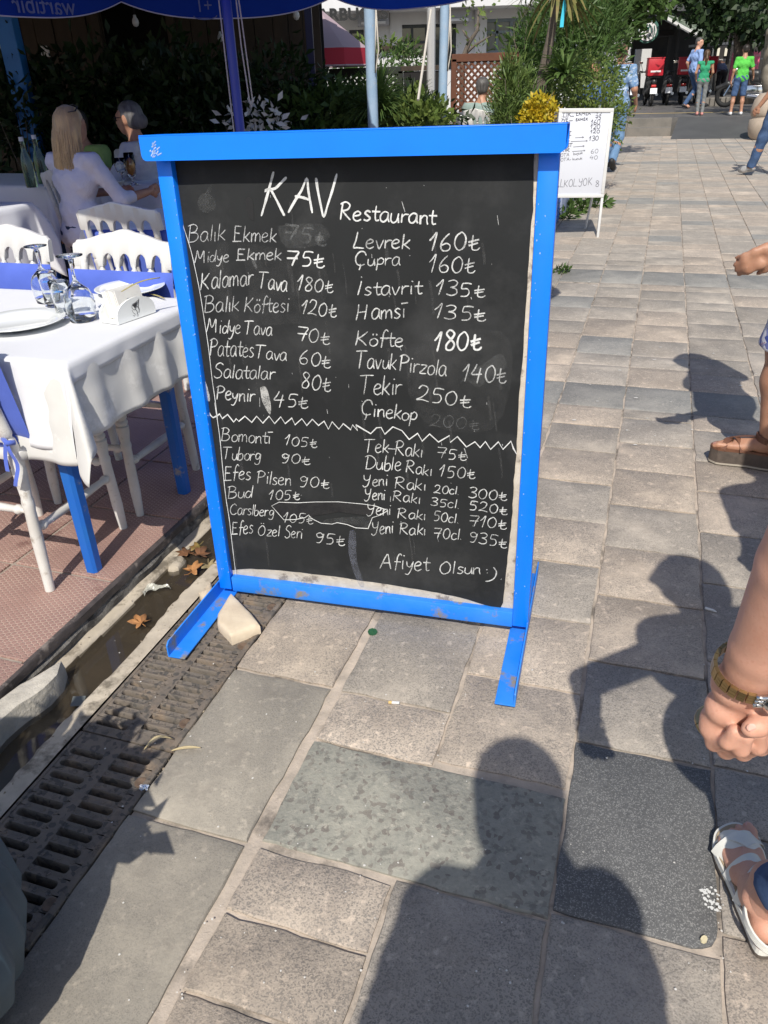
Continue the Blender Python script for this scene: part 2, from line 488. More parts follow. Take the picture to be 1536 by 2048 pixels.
# damp silt where the bed lies low: same mesh, second material by height
me = go.data; me.materials.append(M_sed)
for p in me.polygons:
    if p.center.z < -.021: p.material_index = 1
mb = MB()
c = [W(-1.47, 4.8), W(-1.208, 4.8), W(-1.208, 8.2), W(-1.47, 8.2)]
mb.prism([(p.x, p.y) for p in c], -.3, -.012).obj('channel_bed', M_gut, gut)
M_wat = mat('water', (.045, .036, .024), None, rough=.03, spec=.7, alpha=.55, bump=.04, bscale=14)
mb = MB()
mb.grid(lambda u, v: W(-1.452+u*.21, -.6+v*4.3, -.0185), 3, 20)
mb.obj('puddle', M_wat, kind='structure')

# broken edge stone lying where the edging is missing
M_brk = mat('broken_stone', (.54, .50, .43), (.40, .37, .32), 20, .9, .8, 60, dist=.006)
def rock(name, pts, z0, z1, M, parent=None, amp=.006, seg=.03, sd=0, **kw):
    q = ngon_wobble(pts, seg, amp, sd)
    cx = sum(p.x for p in q)/len(q); cy = sum(p.y for p in q)/len(q)
    n = len(q); vs = []
    for ins, z in ((0, z0), (.0, z0+(z1-z0)*.75), (.006, z1-.002), (.014, z1), (.04, z1+.001)):
        for p in q:
            v = Vector((p.x-cx, p.y-cy)); l = max(v.length, .001); v *= max(0, (l-ins)/l)
            x, y = v.x+cx, v.y+cy
            vs.append(Vector((x, y, z+amp*.5*noise.noise(Vector((x*40, y*40, z*30+sd))))))
    fs = [(k*n+i, k*n+(i+1) % n, (k+1)*n+(i+1) % n, (k+1)*n+i) for k in range(4) for i in range(n)]
    fs.append(tuple(range(4*n, 5*n)))
    return MB().add(vs, fs).obj(name, M, parent, smooth='s', **kw)
def tsxy(l): return [tuple(W(*q))[:2] for q in l]
rock('broken_kerb_stone', [tuple(G(*q, .055))[:2] for q in ((123, 1312), (40, 1360), (-60, 1430), (-60, 1500), (0, 1438), (40, 1402), (88, 1368), (116, 1340))], -.08, .045, M_brk, amp=.004, sd=3, label='long grey broken stone along the terrace edge above the puddle', cat='stone')
# ---------------------------------------------------------------- drain grates
M_iron = mat('rusty_iron', (.155, .135, .115), (.215, .175, .14), 14, .75, .8, 90, metal=.25, dist=.004, stains=((.27, .20, .14), 7, .54, .68), speck=(.10, .09, .08), speck_scale=90, speck_amt=.25)
M_pit = mat('pit_dark', (.012, .011, .010), None, rough=.95)
ch = MB()
c = [W(-1.208, -1.2), W(-.938, -1.2), W(-.938, 8.2), W(-1.208, 8.2)]
ch.add([(p.x, p.y, -.02) for p in c]+[(p.x, p.y, -.25) for p in c], [(0, 1, 5, 4), (1, 2, 6, 5), (2, 3, 7, 6), (3, 0, 4, 7), (4, 5, 6, 7)])
ch.obj('drain_channel', M_pit, kind='structure')
GW, GL = .258, .505
def grate_mesh():
    # slots cut as real holes: top plate built cell by cell with stadium shaped openings
    mb = MB()
    top, bot = .0, -.028
    per = .0372
    x0, x1 = 0, GW
    ns = 9
    colx = [(.018, .108), (.136, .226)]
    def stad(cx0, cx1, yc, r, n=6):
        pts = []
        for k in range(n+1):
            a = -math.pi/2+math.pi*k/n
            pts.append((cx1-r+r*math.cos(a), yc+r*math.sin(a)))
        for k in range(n+1):
            a = math.pi/2+math.pi*k/n
            pts.append((cx0+r+r*math.cos(a), yc+r*math.sin(a)))
        return pts
    # each column is a strip; cells of height `per` around a slot, with half-step stagger in the second column
    for ci, (a, b) in enumerate(colx):
        xa = 0 if ci == 0 else GW/2
        xb = GW/2 if ci == 0 else GW
        off = 0 if ci == 0 else per*.5
        y = .016+off
        k = 0
        ylist = []
        while y+per <= GL-.012+1e-6:
            ylist.append(y); y += per
        # end plates
        def plate(ya, yb):
            mb.add([(xa, ya, top), (xb, ya, top), (xb, yb, top), (xa, yb, top)], [(0, 1, 2, 3)])
        plate(0, ylist[0]); plate(ylist[-1]+per, GL)
        for yy in ylist:
            yc = yy+per/2; r = .0072
            ho = stad(a, b, yc, r)
            n = len(ho)
            hi = []
            for (px, py) in ho:   # project to the cell rectangle
                dx = px-(a+b)/2; dy = py-yc
                if abs(dx) <= (b-a)/2-r+1e-6:
                    q = (px, yy+per if dy > 0 else yy)
                else:
                    q = (xb if dx > 0 else xa, yc+dy*(per/2)/r)
                hi.append(q)
            o = len(mb.v)
            mb.v += [(px, py, top-.0025) for px, py in ho]+[(px, py, top) for px, py in hi]
            o2 = len(mb.v)
            rim = []
            for (px, py) in ho:
                dx = px-(a+b)/2; dy = py-yc
                rim.append(((a+b)/2+dx*1.03, yc+dy*1.35))
            mb.v += [(px, py, top+.0018) for px, py in rim]
            mb.v += [(px*1.0, py, bot) for px, py in ho]
            o3 = o2+n
            for i in range(n):
                j = (i+1) % n
                mb.f.append((o+n+i, o+n+j, o2+j, o2+i)); mb.f.append((o2+i, o2+j, o+j, o+i)); mb.f.append((o+i, o+j, o3+j, o3+i)); mb.m += [0, 0, 0]
            # corners of the cell left by the projection
            for (px, py) in ((xa, yy), (xb, yy), (xb, yy+per), (xa, yy+per)): pass
            # anti-slip studs
            for sx in (a+.012, (a+b)/2+.008, b-.004):
                mb.lathe([(.0062, 0), (.005, .0022), (.0028, .0012), (.0001, .0006)], (sx, yy+.0005, top), 8)
    # frame rim and outer sides
    mb.rbox((GW-.004, GL/2, -.004), (.016, GL-.004, .016), .003)
    mb.rbox((.004, GL/2, -.005), (.010, GL-.004, .016), .003)
    mb.add([(0, 0, top), (GW, 0, top), (GW, 0, bot), (0, 0, bot)], [(0, 3, 2, 1)])
    mb.add([(0, GL, top), (GW, GL, top), (GW, GL, bot), (0, GL, bot)], [(0, 1, 2, 3)])
    mb.add([(GW/2-.012, .01, top+.0015), (GW/2+.012, .01, top+.0015), (GW/2+.012, GL-.01, top+.0015), (GW/2-.012, GL-.01, top+.0015)], [(0, 1, 2, 3)])
    mb.box((GW/2, GL/2, -.0145), (.022, GL-.01, .027))
    return mb
gmesh = grate_mesh().mesh('grate_casting', [M_iron], smooth='s')
lugs = [MB().lathe([(.015, .001), (.015, .0035), (.011, .004), (.008, .002), (.0001, .001)], (cx_, cy_, .0), 14).mesh('bolt_lug', [mat('bolt_rust', (.20, .13, .09), (.12, .085, .06), 40, .7, .5, metal=.2)], smooth='s') for cx_, cy_ in ((GW-.017, .09), (GW-.017, GL-.10))]
glab = {0: 'drain grate almost wholly in the bush shadow beside the ribbed pot', 1: 'rusty drain grate with dappled leaf shadow across it', 2: 'sunlit iron drain grate under the front left foot of the blue board', 3: 'drain grate under the board with the cream stone piece on it', -1: 'drain grate in deep shadow at the lower left edge', 4: 'drain grate just behind the blue board', 5: 'drain grate farther behind the blue board', 6: 'drain grate nearest the pole behind the board'}
for i in range(-1, 7):
    e = thing('drain_grate', glab[i], 'grate', W(-1.2, .08+i*.51, .0)+Vector((0, 0, .001)), SROT, 'drain grates along the pavement edge')
    link('casting', gmesh, e); [link('bolt_lug', q, e) for q in lugs]
    t3 = bpy.data.curves.new('raised_lettering', 'FONT'); t3.body = 'C250 KN EN 124'; t3.size = .0135; t3.extrude = .0008; t3.align_x = 'CENTER'
    to = bpy.data.objects.new('raised_lettering', t3); COL.objects.link(to)
    bpy.context.view_layer.update()
    me = bpy.data.meshes.new_from_object(to.evaluated_get(bpy.context.evaluated_depsgraph_get())) if i == -1 else ltm
    if i == -1:
        ltm = me; ltm.materials.clear(); ltm.materials.append(M_iron)
    bpy.data.objects.remove(to)
    o = link('raised_lettering', ltm, e, loc=(GW+.001, GL/2, .0043), rot=math.pi/2)
# ---------------------------------------------------------------- single-stroke handwriting
GL_ = {
'A': (.8, '0,0 .22,.7 .38,1.0 .5,.5 .64,0|.14,.38 .55,.42'),
'B': (.72, '.08,0 .1,.5 .12,1|-.02,.93 .3,1.02 .52,.85 .42,.6 .14,.53|.14,.53 .5,.5 .6,.25 .4,.03 .05,.0'),
'C': (.72, '.6,.82 .42,1 .15,.8 .05,.4 .2,.05 .45,0 .65,.15'),
'Ç': (.78, '.66,.72 .52,1 .25,.98 .06,.62 .12,.2 .35,.02 .62,.12|.34,.14 .36,-.1 .3,-.3'),
'D': (.8, '.1,0 .12,.5 .16,.95|-.04,.9 .3,1.02 .66,.75 .68,.35 .4,.05 .06,.02'),
'E': (.66, '.1,1 .1,.5 .12,.02|.1,.98 .5,.95|.08,.55 .42,.52|.0,.02 .56,.03'),
'F': (.6, '.1,1 .1,.5 .1,0|.1,.98 .5,.95|.08,.52 .42,.5'),
'G': (.8, '.62,.85 .35,1 .08,.65 .1,.2 .35,.0 .62,.15 .62,.42 .38,.42'),
'H': (.8, '.1,1 .08,.5 .0,0|.55,.95 .52,.5 .46,.02|.05,.48 .54,.52'),
'I': (.25, '.1,1 .08,0'),
'İ': (.3, '.16,.95 .1,.5 .02,0|.14,1.18 .16,1.22'),
'K': (.72, '.12,1 .1,.5 .04,0|.6,.95 .3,.6 .08,.45|.14,.46 .35,.3 .6,0'),
'L': (.6, '.16,1 .1,.5 .0,.05 .15,.04 .55,0'),
'M': (.95, '.0,0 .1,.5 .16,.95 .32,.45 .46,.4 .66,.92 .7,.5 .74,0'),
'N': (.8, '.05,0 .1,.9 .3,.5 .55,.05 .62,.95'),
'O': (.75, '.32,.98 .08,.7 .04,.3 .25,.0 .55,.18 .6,.65 .42,.97 .25,.95'),
'Ö': (.78, '.32,.9 .08,.65 .04,.28 .25,.0 .55,.18 .6,.62 .42,.88 .25,.88|.22,1.08 .24,1.14|.42,1.06 .44,1.12'),
'P': (.66, '.12,1 .1,.5 .1,0|-.02,.9 .28,1.04 .56,.85 .46,.6 .12,.5'),
'R': (.74, '.12,1 .08,.5 .06,0|-.02,.9 .28,1.04 .54,.86 .42,.6 .1,.52|.14,.52 .35,.28 .64,0'),
'S': (.66, '.56,.88 .35,1.02 .12,.88 .1,.66 .35,.52 .5,.3 .4,.06 .15,.0 .0,.14'),
'T': (.74, '-.05,.97 .3,1.0 .7,1.0|.3,1 .28,.5 .24,0'),
'U': (.75, '.06,.98 .04,.3 .25,.0 .52,.15 .58,.97|.58,.5 .6,0'),
'V': (.75, '.0,1 .12,.5 .28,0 .45,.5 .62,1.02'),
'Y': (.72, '.04,.98 .1,.62 .3,.5 .5,.6|.56,1 .5,.5 .38,.05 .15,-.08 .0,.08'),
'Z': (.7, '.05,.95 .55,.95 .3,.45 .02,.02 .6,.02'),
'a': (.54, '.42,.55 .22,.62 .04,.4 .06,.1 .22,.0 .38,.2 .42,.55 .42,.2 .5,0'),
'b': (.5, '.08,1 .05,.5 .06,.02 .3,.0 .42,.25 .32,.48 .08,.4'),
'c': (.44, '.38,.5 .2,.58 .04,.35 .08,.06 .26,.0 .4,.12'),
'd': (.56, '.4,.45 .2,.55 .04,.32 .1,.04 .3,.06 .42,.35|.5,1 .46,.5 .44,0'),
'e': (.5, '.05,.3 .3,.36 .38,.5 .22,.6 .05,.42 .06,.12 .24,.0 .44,.12'),
'f': (.42, '.42,.9 .3,1.02 .18,.8 .16,.4 .12,-.08|.02,.5 .4,.5'),
'g': (.52, '.4,.5 .2,.58 .04,.38 .12,.12 .34,.2 .42,.52 .42,.1 .34,-.25 .1,-.3 .0,-.18'),
'i': (.24, '.1,.56 .1,.25 .12,0|.12,.8 .14,.86'),
'ı': (.24, '.1,.58 .1,.25 .12,0'),
'ī': (.3, '.1,.56 .1,.25 .12,0|-.06,.86 .3,.9'),
'k': (.5, '.08,1 .06,.5 .04,0|.42,.62 .2,.36 .07,.28|.12,.3 .25,.18 .44,0'),
'l': (.2, '.1,1 .08,.5 .06,0'),
'm': (.72, '.04,.55 .06,0|.06,.35 .2,.56 .3,.45 .3,.02|.3,.35 .46,.56 .58,.42 .62,0'),
'n': (.5, '.04,.56 .06,0|.06,.32 .2,.54 .36,.5 .38,.25 .44,0'),
'o': (.5, '.24,.56 .06,.42 .05,.12 .22,0 .4,.14 .42,.42 .24,.57'),
'ö': (.52, '.24,.54 .06,.4 .05,.12 .22,0 .4,.14 .42,.4 .24,.55|.16,.74 .18,.86|.34,.74 .36,.86'),
'p': (.5, '.06,.55 .06,.1 .02,-.35|.06,.42 .25,.6 .42,.42 .32,.14 .08,.12'),
'r': (.42, '.06,.56 .06,.25 .06,0|.06,.34 .2,.52 .4,.52'),
's': (.44, '.36,.5 .2,.58 .08,.44 .22,.3 .36,.16 .22,.0 .04,.06'),
't': (.42, '.2,.9 .18,.4 .24,.04 .4,.08|.0,.55 .42,.56'),
'u': (.5, '.06,.55 .05,.15 .2,.0 .36,.14 .42,.55|.42,.3 .46,0'),
'v': (.44, '.02,.55 .12,.2 .2,0 .3,.25 .4,.58'),
'y': (.5, '.04,.55 .1,.25 .28,.2 .4,.5|.42,.56 .36,.1 .2,-.3 .0,-.28'),
'z': (.46, '.04,.54 .4,.54 .2,.25 .02,.02 .42,.02'),
'0': (.6, '.3,.9 .1,.7 .05,.3 .22,.0 .44,.15 .5,.6 .36,.88 .24,.88'),
'1': (.4, '-.02,.55 .12,.75 .26,1 .2,.5 .12,0'),
'2': (.62, '.06,.72 .2,.95 .44,.85 .4,.5 .2,.2 .02,.04 .25,.08 .55,.0'),
'3': (.58, '.06,.88 .3,.98 .46,.82 .36,.58 .18,.52 .42,.42 .46,.15 .25,.0 .02,.08'),
'4': (.6, '.22,1 .12,.7 .0,.42 .25,.42 .5,.45|.42,.8 .36,.4 .3,-.08'),
'5': (.6, '.16,.92 .12,.55 .36,.55 .46,.3 .36,.04 .1,.0|.14,.9 .35,.94 .54,.9'),
'6': (.56, '.38,.95 .16,.65 .05,.3 .15,.02 .38,.04 .44,.28 .28,.42 .08,.3'),
'7': (.62, '.02,.95 .3,.95 .54,.92 .4,.5 .3,.0|.04,.48 .52,.52'),
'8': (.58, '.38,.9 .2,.98 .08,.8 .26,.55 .44,.3 .34,.04 .12,.05 .1,.28 .3,.55 .42,.78 .34,.92'),
'9': (.54, '.4,.75 .24,.92 .06,.75 .14,.5 .36,.55 .44,.85 .4,.4 .28,.02 .08,.0'),
'₺': (.5, '.2,.8 .18,.4 .2,.05 .4,.0 .52,.14|.02,.42 .46,.56|.04,.24 .42,.38'),
'.': (.2, '.06,.0 .08,.02'), ',': (.2, '.08,.04 .04,-.12'), '-': (.3, '.0,.3 .26,.32'), ' ': (.34, ''), ':': (.25, '.08,.1 .1,.12|.08,.45 .1,.47'),
'>': (.9, '.0,.4 .8,.42|.62,.58 .82,.42 .64,.28'), '_': (.5, '.0,.08 .45,.1'),
}
def catmull(pts, n=4):
    if len(pts) < 3: return pts
    out = []
    P = [pts[0]]+pts+[pts[-1]]
    for i in range(1, len(P)-2):
        p0, p1, p2, p3 = [np.array(q, float) for q in P[i-1:i+3]]
        for k in range(n):
            t = k/n
            out.append(tuple(.5*((2*p1)+(-p0+p2)*t+(2*p0-5*p1+4*p2-p3)*t*t+(-p0+3*p1-3*p2+p3)*t**3)))
    out.append(tuple(P[-2]))
    return out
def parse(s): return [[tuple(float(v) for v in p.split(',')) for p in st.split()] for st in s.split('|') if st]
def write(text, x0, y0, x1, y1, cap, slant=.08, jit=.03):
    """strokes (picture units) of one handwritten word from (x0,y0) to (x1,y1)"""
    wtot = sum(GL_[c][0] for c in text)-.08
    dx, dy = x1-x0, y1-y0
    L = math.hypot(dx, dy)
    sx = L/wtot
    ux, uy = dx/L, dy/L
    out = []; cx = 0
    for c in text:
        wd, st = GL_[c]
        jx, jy, js = random.uniform(-jit, jit), random.uniform(-jit, jit), random.uniform(.94, 1.07)
        for poly in parse(st):
            q = []
            for (a, b) in catmull(poly):
                X = (cx+a+jx)*sx; Y = (b*js+jy)*cap
                X += slant*Y
                q.append((x0+ux*X+uy*Y*.35, y0+uy*X-Y))
            out.append(q)
        cx += wd
    return out
def plane_map(root, off):
    """maps a measured point onto the local plane y=off of a standing sign"""
    bpy.context.view_layer.update()
    Mi = root.matrix_world.inverted()
    o = Mi @ Vector(CP)
    R3 = Mi.to_3x3()
    def f(x, y):
        d = R3 @ Vector(ray(x, y))
        t = (off-o.y)/d.y
        p = o+d*t
        return (p.x, p.z)
    return f
def ribbons(strokes, fm, width, y, mb=None, taper=True, wob=.12):
    mb = mb or MB()
    for st in strokes:
        P = [Vector(fm(*q)) for q in st]
        Q = [P[0]]
        for p in P[1:]:
            if (p-Q[-1]).length > width*.25: Q.append(p)
        if len(Q) == 1: Q.append(Q[0]+Vector((width*.8, 0)))
        P = Q; n = len(P); vs = []
        short = n <= 4
        # extend ends so strokes are round-ish
        for i, p in enumerate(P):
            t = (P[min(i+1, n-1)]-P[max(i-1, 0)])
            t = t.normalized() if t.length > 0 else Vector((1, 0))
            nn = Vector((-t.y, t.x))
            wv = width*.5*(1+wob*noise.noise(Vector((p.x*190, p.y*190, 0)))*2+.38*wob/.12*noise.noise(Vector((p.x*34, p.y*34, 5))))
            if short: wv *= 1.15
            elif taper and (i == 0 or i == n-1): wv *= .55
            vs.append((p.x+nn.x*wv, y, p.y+nn.y*wv)); vs.append((p.x-nn.x*wv, y, p.y-nn.y*wv))
        mb.add(vs, [(2*i, 2*i+1, 2*i+3, 2*i+2) for i in range(n-1)])
        y -= .00002
    return mb

# ---------------------------------------------------------------- the blue menu board
M_blue = mat('blue_paint', (.0005, .20, .93), (.001, .18, .85), 6, .36, .12, 60, spec=.5, stains=((.12, .18, .32), 11, .70, .76), dist=.001)
M_bluew = mat('blue_paint_worn', (.008, .19, .78), (.03, .22, .70), 10, .5, .2, 50, stains=((.22, .20, .17), 12, .56, .66), dist=.001)
BRZ = math.radians(-16.05)
Wd, Hb = .946, 1.294
brd = thing('menu_board', 'large black chalkboard menu in a bright blue steel frame on angle-iron feet', 'menu board', G(440, 1178, .03)-Vector((0, 0, .03)), (math.radians(-2.0), math.radians(-.5), BRZ))
fr = .040
fl = MB().rbox((fr/2, .018, .03+(Hb-.03)/2), (fr, .036, Hb-.035), .003).obj('left_stile', M_blue, brd, smooth='s')
frr = MB().rbox((Wd-fr/2+.003, .018, .03+(Hb-.03)/2), (fr+.004, .036, Hb-.035), .003).obj('right_stile', M_blue, brd, smooth='s')
MB().rbox((Wd/2+.002, .018, .052), (Wd-2*fr-.001, .034, .05), .003).obj('bottom_rail', M_bluew, brd, smooth='s')
# folded cap: a bent sheet over the top with rounded lower corners
cap = MB()
def capf(y, d):
    x0, x1, z0, z1, r = -.014, Wd+.018, Hb-.044, Hb+.008, .013
    pts = [(x0+r-r*math.sin(a), z0+r-r*math.cos(a)) for a in (0, .5, 1.0, 1.57)]
    pts = [(x0+r*.0, z1)] + [(x0+r-r*math.cos(a), z0+r-r*math.sin(a)) for a in (0, .4, .8, 1.2, 1.57)] + [(x1-r+r*math.sin(a), z0+r-r*math.cos(a)) for a in (0, .4, .8, 1.2, 1.57)] + [(x1, z1)]
    cap.extr([(px, y, pz) for px, pz in pts], (0, d, 0))
capf(-.036, .0022)
capf(.068, .0022)
cap.rbox((Wd/2+.002, .017, Hb+.0095), (Wd+.032, .1065, .003), .001)
cap.obj('top_cap', M_blue, brd, smooth='s')
M_peel = mat('peeled_paint', (.42, .52, .66), (.10, .25, .62), 60, .8)
q = MB()
for k in range(16):
    a = random.random()*6.28; r = random.random()**.5*.02
    x, z = .012+.6*r*math.cos(a)+.008, Hb-.022+r*.8*math.sin(a)
    ln = random.uniform(.004, .014); an = random.uniform(-.9, -.3)
    q.add([(x, -.0368, z), (x+ln*math.cos(an), -.0368, z-ln*math.sin(an)), (x+ln*math.cos(an)+.0016, -.0368, z-ln*math.sin(an)-.0018), (x+.0012, -.0368, z-.003)], [(0, 1, 2, 3)])
q.obj('paint_scratch', M_peel, brd, kind='stuff')
q = MB()
for k in range(110):
    side = random.choice((0, 0, 1)); z = random.uniform(.08, 1.22)
    x = (fr-.002 if side == 0 else Wd-fr+.006)+random.gauss(0, .0025) if random.random() < .7 else random.uniform(.004, fr-.004)+(Wd-fr if side else 0)
    s_ = random.uniform(.0005, .0016)
    q.add([(x+s_*math.cos(t)*random.uniform(.6, 1.2), -.0006, z+s_*1.7*math.sin(t)) for t in (0, 1.2, 2.4, 3.6, 4.8)], [(4, 3, 2, 1, 0)])
q.obj('paint_chip', M_peel, brd, kind='stuff')
# feet: angle iron, plate on the ground and an upright flange
def foot(x, side, yf, yb):
    mb = MB()
    wdt = .052
    mb.rbox((x, (yf+yb)/2, .004), (wdt, yb-yf, .005), .0015)
    xe = x+side*wdt/2
    mb.extr([(xe, yf, .0066), (xe, yb, .0066), (xe, yb, .05), (xe, yf+.012, .05), (xe, yf, .040)], (-side*.004, 0, 0))
    return mb
foot(.016, -1, -.315, .34).obj('foot', M_bluew, brd, smooth='s')
foot(Wd-.02, 1, -.300, .34).obj('foot', M_bluew, brd, smooth='s', label='right foot with its flange on the outer side')
# board panel, cream underneath, black skin over it
M_cream = mat('cream_board', (.62, .56, .46), (.50, .44, .35), 30, .8, .5, 120, stains=((.26, .22, .18), 16, .56, .64))
M_black = mat('blackboard', (.021, .0225, .0235), (.015, .016, .0168), 4, .66, .12, 300, spec=.22, stains=((.040, .041, .042), 3.2, .5, .72), dist=.0006)
px0, px1, pz0, pz1 = fr-.002, Wd-fr+.008, .074, Hb-.004
MB().rbox(((px0+px1)/2, .026, (pz0+pz1)/2), (px1-px0, .008, pz1-pz0), .001).obj('backing_panel', M_cream, brd, smooth='s')
fmap = plane_map(brd, .0185)
edge = [(300, 300), (296, 520), (370, 760), (405, 960), (462, 1140), (500, 1137), (560, 1141), (640, 1150), (700, 1158), (760, 1167), (850, 1181), (920, 1195), (970, 1210), (1000, 1222), (1006, 1205), (1017, 1100), (1024, 1040), (1028, 960), (1033, 900), (1038, 800), (1045, 720), (1050, 640), (1053, 590), (1058, 520), (1061, 470), (1066, 420), (1068, 300)]
ep = [fmap(*p) for p in edge]
ep = [(min(max(x, px0-.0), px1+.01), min(max(z, pz0), pz1)) for x, z in ep]
def skin_profile():
    # piecewise edges, resampled by height: left limit, right limit
    rows = []
    zb = min(z for x, z in ep)
    return rows
bmk = bmesh.new()
poly = []
for i in range(len(ep)):
    a = Vector(ep[i]); b = Vector(ep[(i+1) % len(ep)])
    k = max(1, int((b-a).length/.02))
    for j in range(k):
        p = a.lerp(b, j/k)
        p += Vector((noise.noise(Vector((p.x*50, p.y*50, 1)))*.0022, noise.noise(Vector((p.x*50, p.y*50, 8)))*.0022))
        poly.append(p)
vs = [bmk.verts.new((p.x, 0, p.y)) for p in poly]
es = [bmk.edges.new((vs[i], vs[(i+1) % len(vs)])) for i in range(len(vs))]
bmesh.ops.triangle_fill(bmk, use_beauty=True, edges=es)
for it in range(4):
    long = [e for e in bmk.edges if e.calc_length() > .035]
    if not long: break
    bmesh.ops.subdivide_edges(bmk, edges=long, cuts=1)
    bmesh.ops.triangulate(bmk, faces=bmk.faces[:])
def bulge(x, z):
    return .0018*noise.noise(Vector((x*3.2, z*1.2, 2)))+.0012*noise.noise(Vector((x*9, z*3, 5)))
for v in bmk.verts: v.co.y = .0192+bulge(v.co.x, v.co.z)
bmesh.ops.recalc_face_normals(bmk, faces=bmk.faces[:])
me = bpy.data.meshes.new('black_skin'); bmk.to_mesh(me); bmk.free()
me.materials.append(M_black)
me.polygons.foreach_set('use_smooth', [True]*len(me.polygons))
link('black_skin', me, brd)
YS = .0185     # just in front of the skin
def chalk_mat(name, col, cover):
    m = mat(name, col, None, rough=.95)
    n, N, L, B = nodes_of(m)
    tc = N.new('ShaderNodeTexCoord'); t = N.new('ShaderNodeTexNoise'); t.inputs['Scale'].default_value = 700; t.inputs['Detail'].default_value = 3
    L.new(tc.outputs['Object'], t.inputs['Vector'])
    t2 = N.new('ShaderNodeTexNoise'); t2.inputs['Scale'].default_value = 40; L.new(tc.outputs['Object'], t2.inputs['Vector'])
    ad = N.new('ShaderNodeMath'); ad.operation = 'MULTIPLY_ADD'; L.new(t2.outputs['Fac'], ad.inputs[0]); ad.inputs[1].default_value = .55; L.new(t.outputs['Fac'], ad.inputs[2])
    mr = N.new('ShaderNodeMapRange'); mr.inputs[1].default_value = .62; mr.inputs[2].default_value = .92; mr.inputs[3].default_value = cover[0]; mr.inputs[4].default_value = cover[1]
    L.new(ad.outputs[0], mr.inputs[0]); L.new(mr.outputs[0], B.inputs['Alpha'])
    return m
CH = chalk_mat('chalk', (.66, .67, .66), (.28, 1.0))
CHb = chalk_mat('chalk_bold', (.76, .77, .76), (.6, 1.0))
CHm = chalk_mat('chalk_thin', (.60, .61, .61), (.22, .85))
CHf = chalk_mat('chalk_faint', (.36, .37, .37), (.0, .22))
CHs = chalk_mat('chalk_smudge', (.20, .205, .205), (.0, .20))
z3 = lambda x, y: (300+x/3.657, 320+y/3.657)
z4 = lambda x, y: (660+x/3.657, 340+y/3.657)
z5 = lambda x, y: (380+x/4.042, 800+y/4.042)
z6 = lambda x, y: (700+x/3.84, 800+y/3.84)
def line(zf, words, wd=.0031, m=None):
    mb = MB()
    for (txt, a, b, c, d, cap_, *o) in words:
        p, q = zf(a, b), zf(c, d)
        k = (zf(1, 0)[0]-zf(0, 0)[0])
        ribbons(write(txt, p[0], p[1], q[0], q[1], cap_*k), fmap, wd*.9*(1+.08*random.uniform(-1, 1)), YS-.0008+.0, mb)
    mb.obj('chalk_line', m or CH, brd, kind='stuff')
def strokes(zf, sts, wd, m, name='chalk_line', smooth=True):
    S_ = [[zf(*p) for p in (catmull(st) if smooth else st)] for st in sts]
    ribbons(S_, fmap, wd, YS-.0009).obj(name, m, brd, kind='stuff')
strokes(z3, [[(905, 85), (880, 180), (850, 290), (815, 410)], [(1000, 125), (960, 165), (915, 208), (860, 216), (842, 228), (880, 215), (925, 290), (960, 360), (985, 408)],
             [(1012, 385), (1060, 300), (1110, 220), (1148, 135), (1160, 230), (1188, 388)], [(1060, 265), (1110, 272), (1172, 292)],
             [(1215, 130), (1228, 220), (1250, 330), (1272, 415), (1300, 330), (1335, 220), (1368, 100)]], .0056, CHb)
line(z4, [('R', 68, 360, 150, 362, 125), ('estaurant', 165, 368, 770, 400, 120)], .0042, CHb)
L3 = [
 ([('Balık', 275, 605, 545, 590, 118), ('Ekmek', 605, 600, 920, 600, 112)], .0027, CHm),
 ([('Midye', 325, 752, 575, 745, 90), ('Ekmek', 628, 735, 960, 730, 90)], .0029, CHm),
 ([('75₺', 990, 768, 1260, 785, 118)], .0044, CHb),
 ([('Kalamar', 370, 950, 750, 912, 128), ('Tava', 790, 940, 1000, 960, 118), ('180₺', 1075, 950, 1330, 968, 108)], .0031, CH),
 ([('Balık', 390, 1115, 650, 1105, 118), ('Köftesi', 685, 1115, 1010, 1112, 112)], .0027, CHm),
 ([('120₺', 1105, 1125, 1355, 1150, 108)], .0031, CH),
 ([('Midye', 415, 1262, 660, 1272, 108), ('Tava', 690, 1278, 890, 1282, 98), ('70₺', 1065, 1318, 1300, 1350, 108)], .0031, CH),
 ([('Patates', 430, 1432, 755, 1442, 125), ('Tava', 770, 1450, 995, 1470, 98), ('60₺', 1090, 1490, 1310, 1522, 104)], .0031, CH),
 ([('Salatalar', 465, 1592, 910, 1605, 104), ('80₺', 1100, 1668, 1310, 1692, 116)], .0031, CH),
 ([('Peynir', 480, 1752, 760, 1768, 104), ('45₺', 905, 1800, 1145, 1815, 104)], .0033, CH)]
for ws, wd, m in L3: line(z3, ws, wd, m)
line(z3, [('75₺', 975, 585, 1270, 625, 118)], .005, CHf)
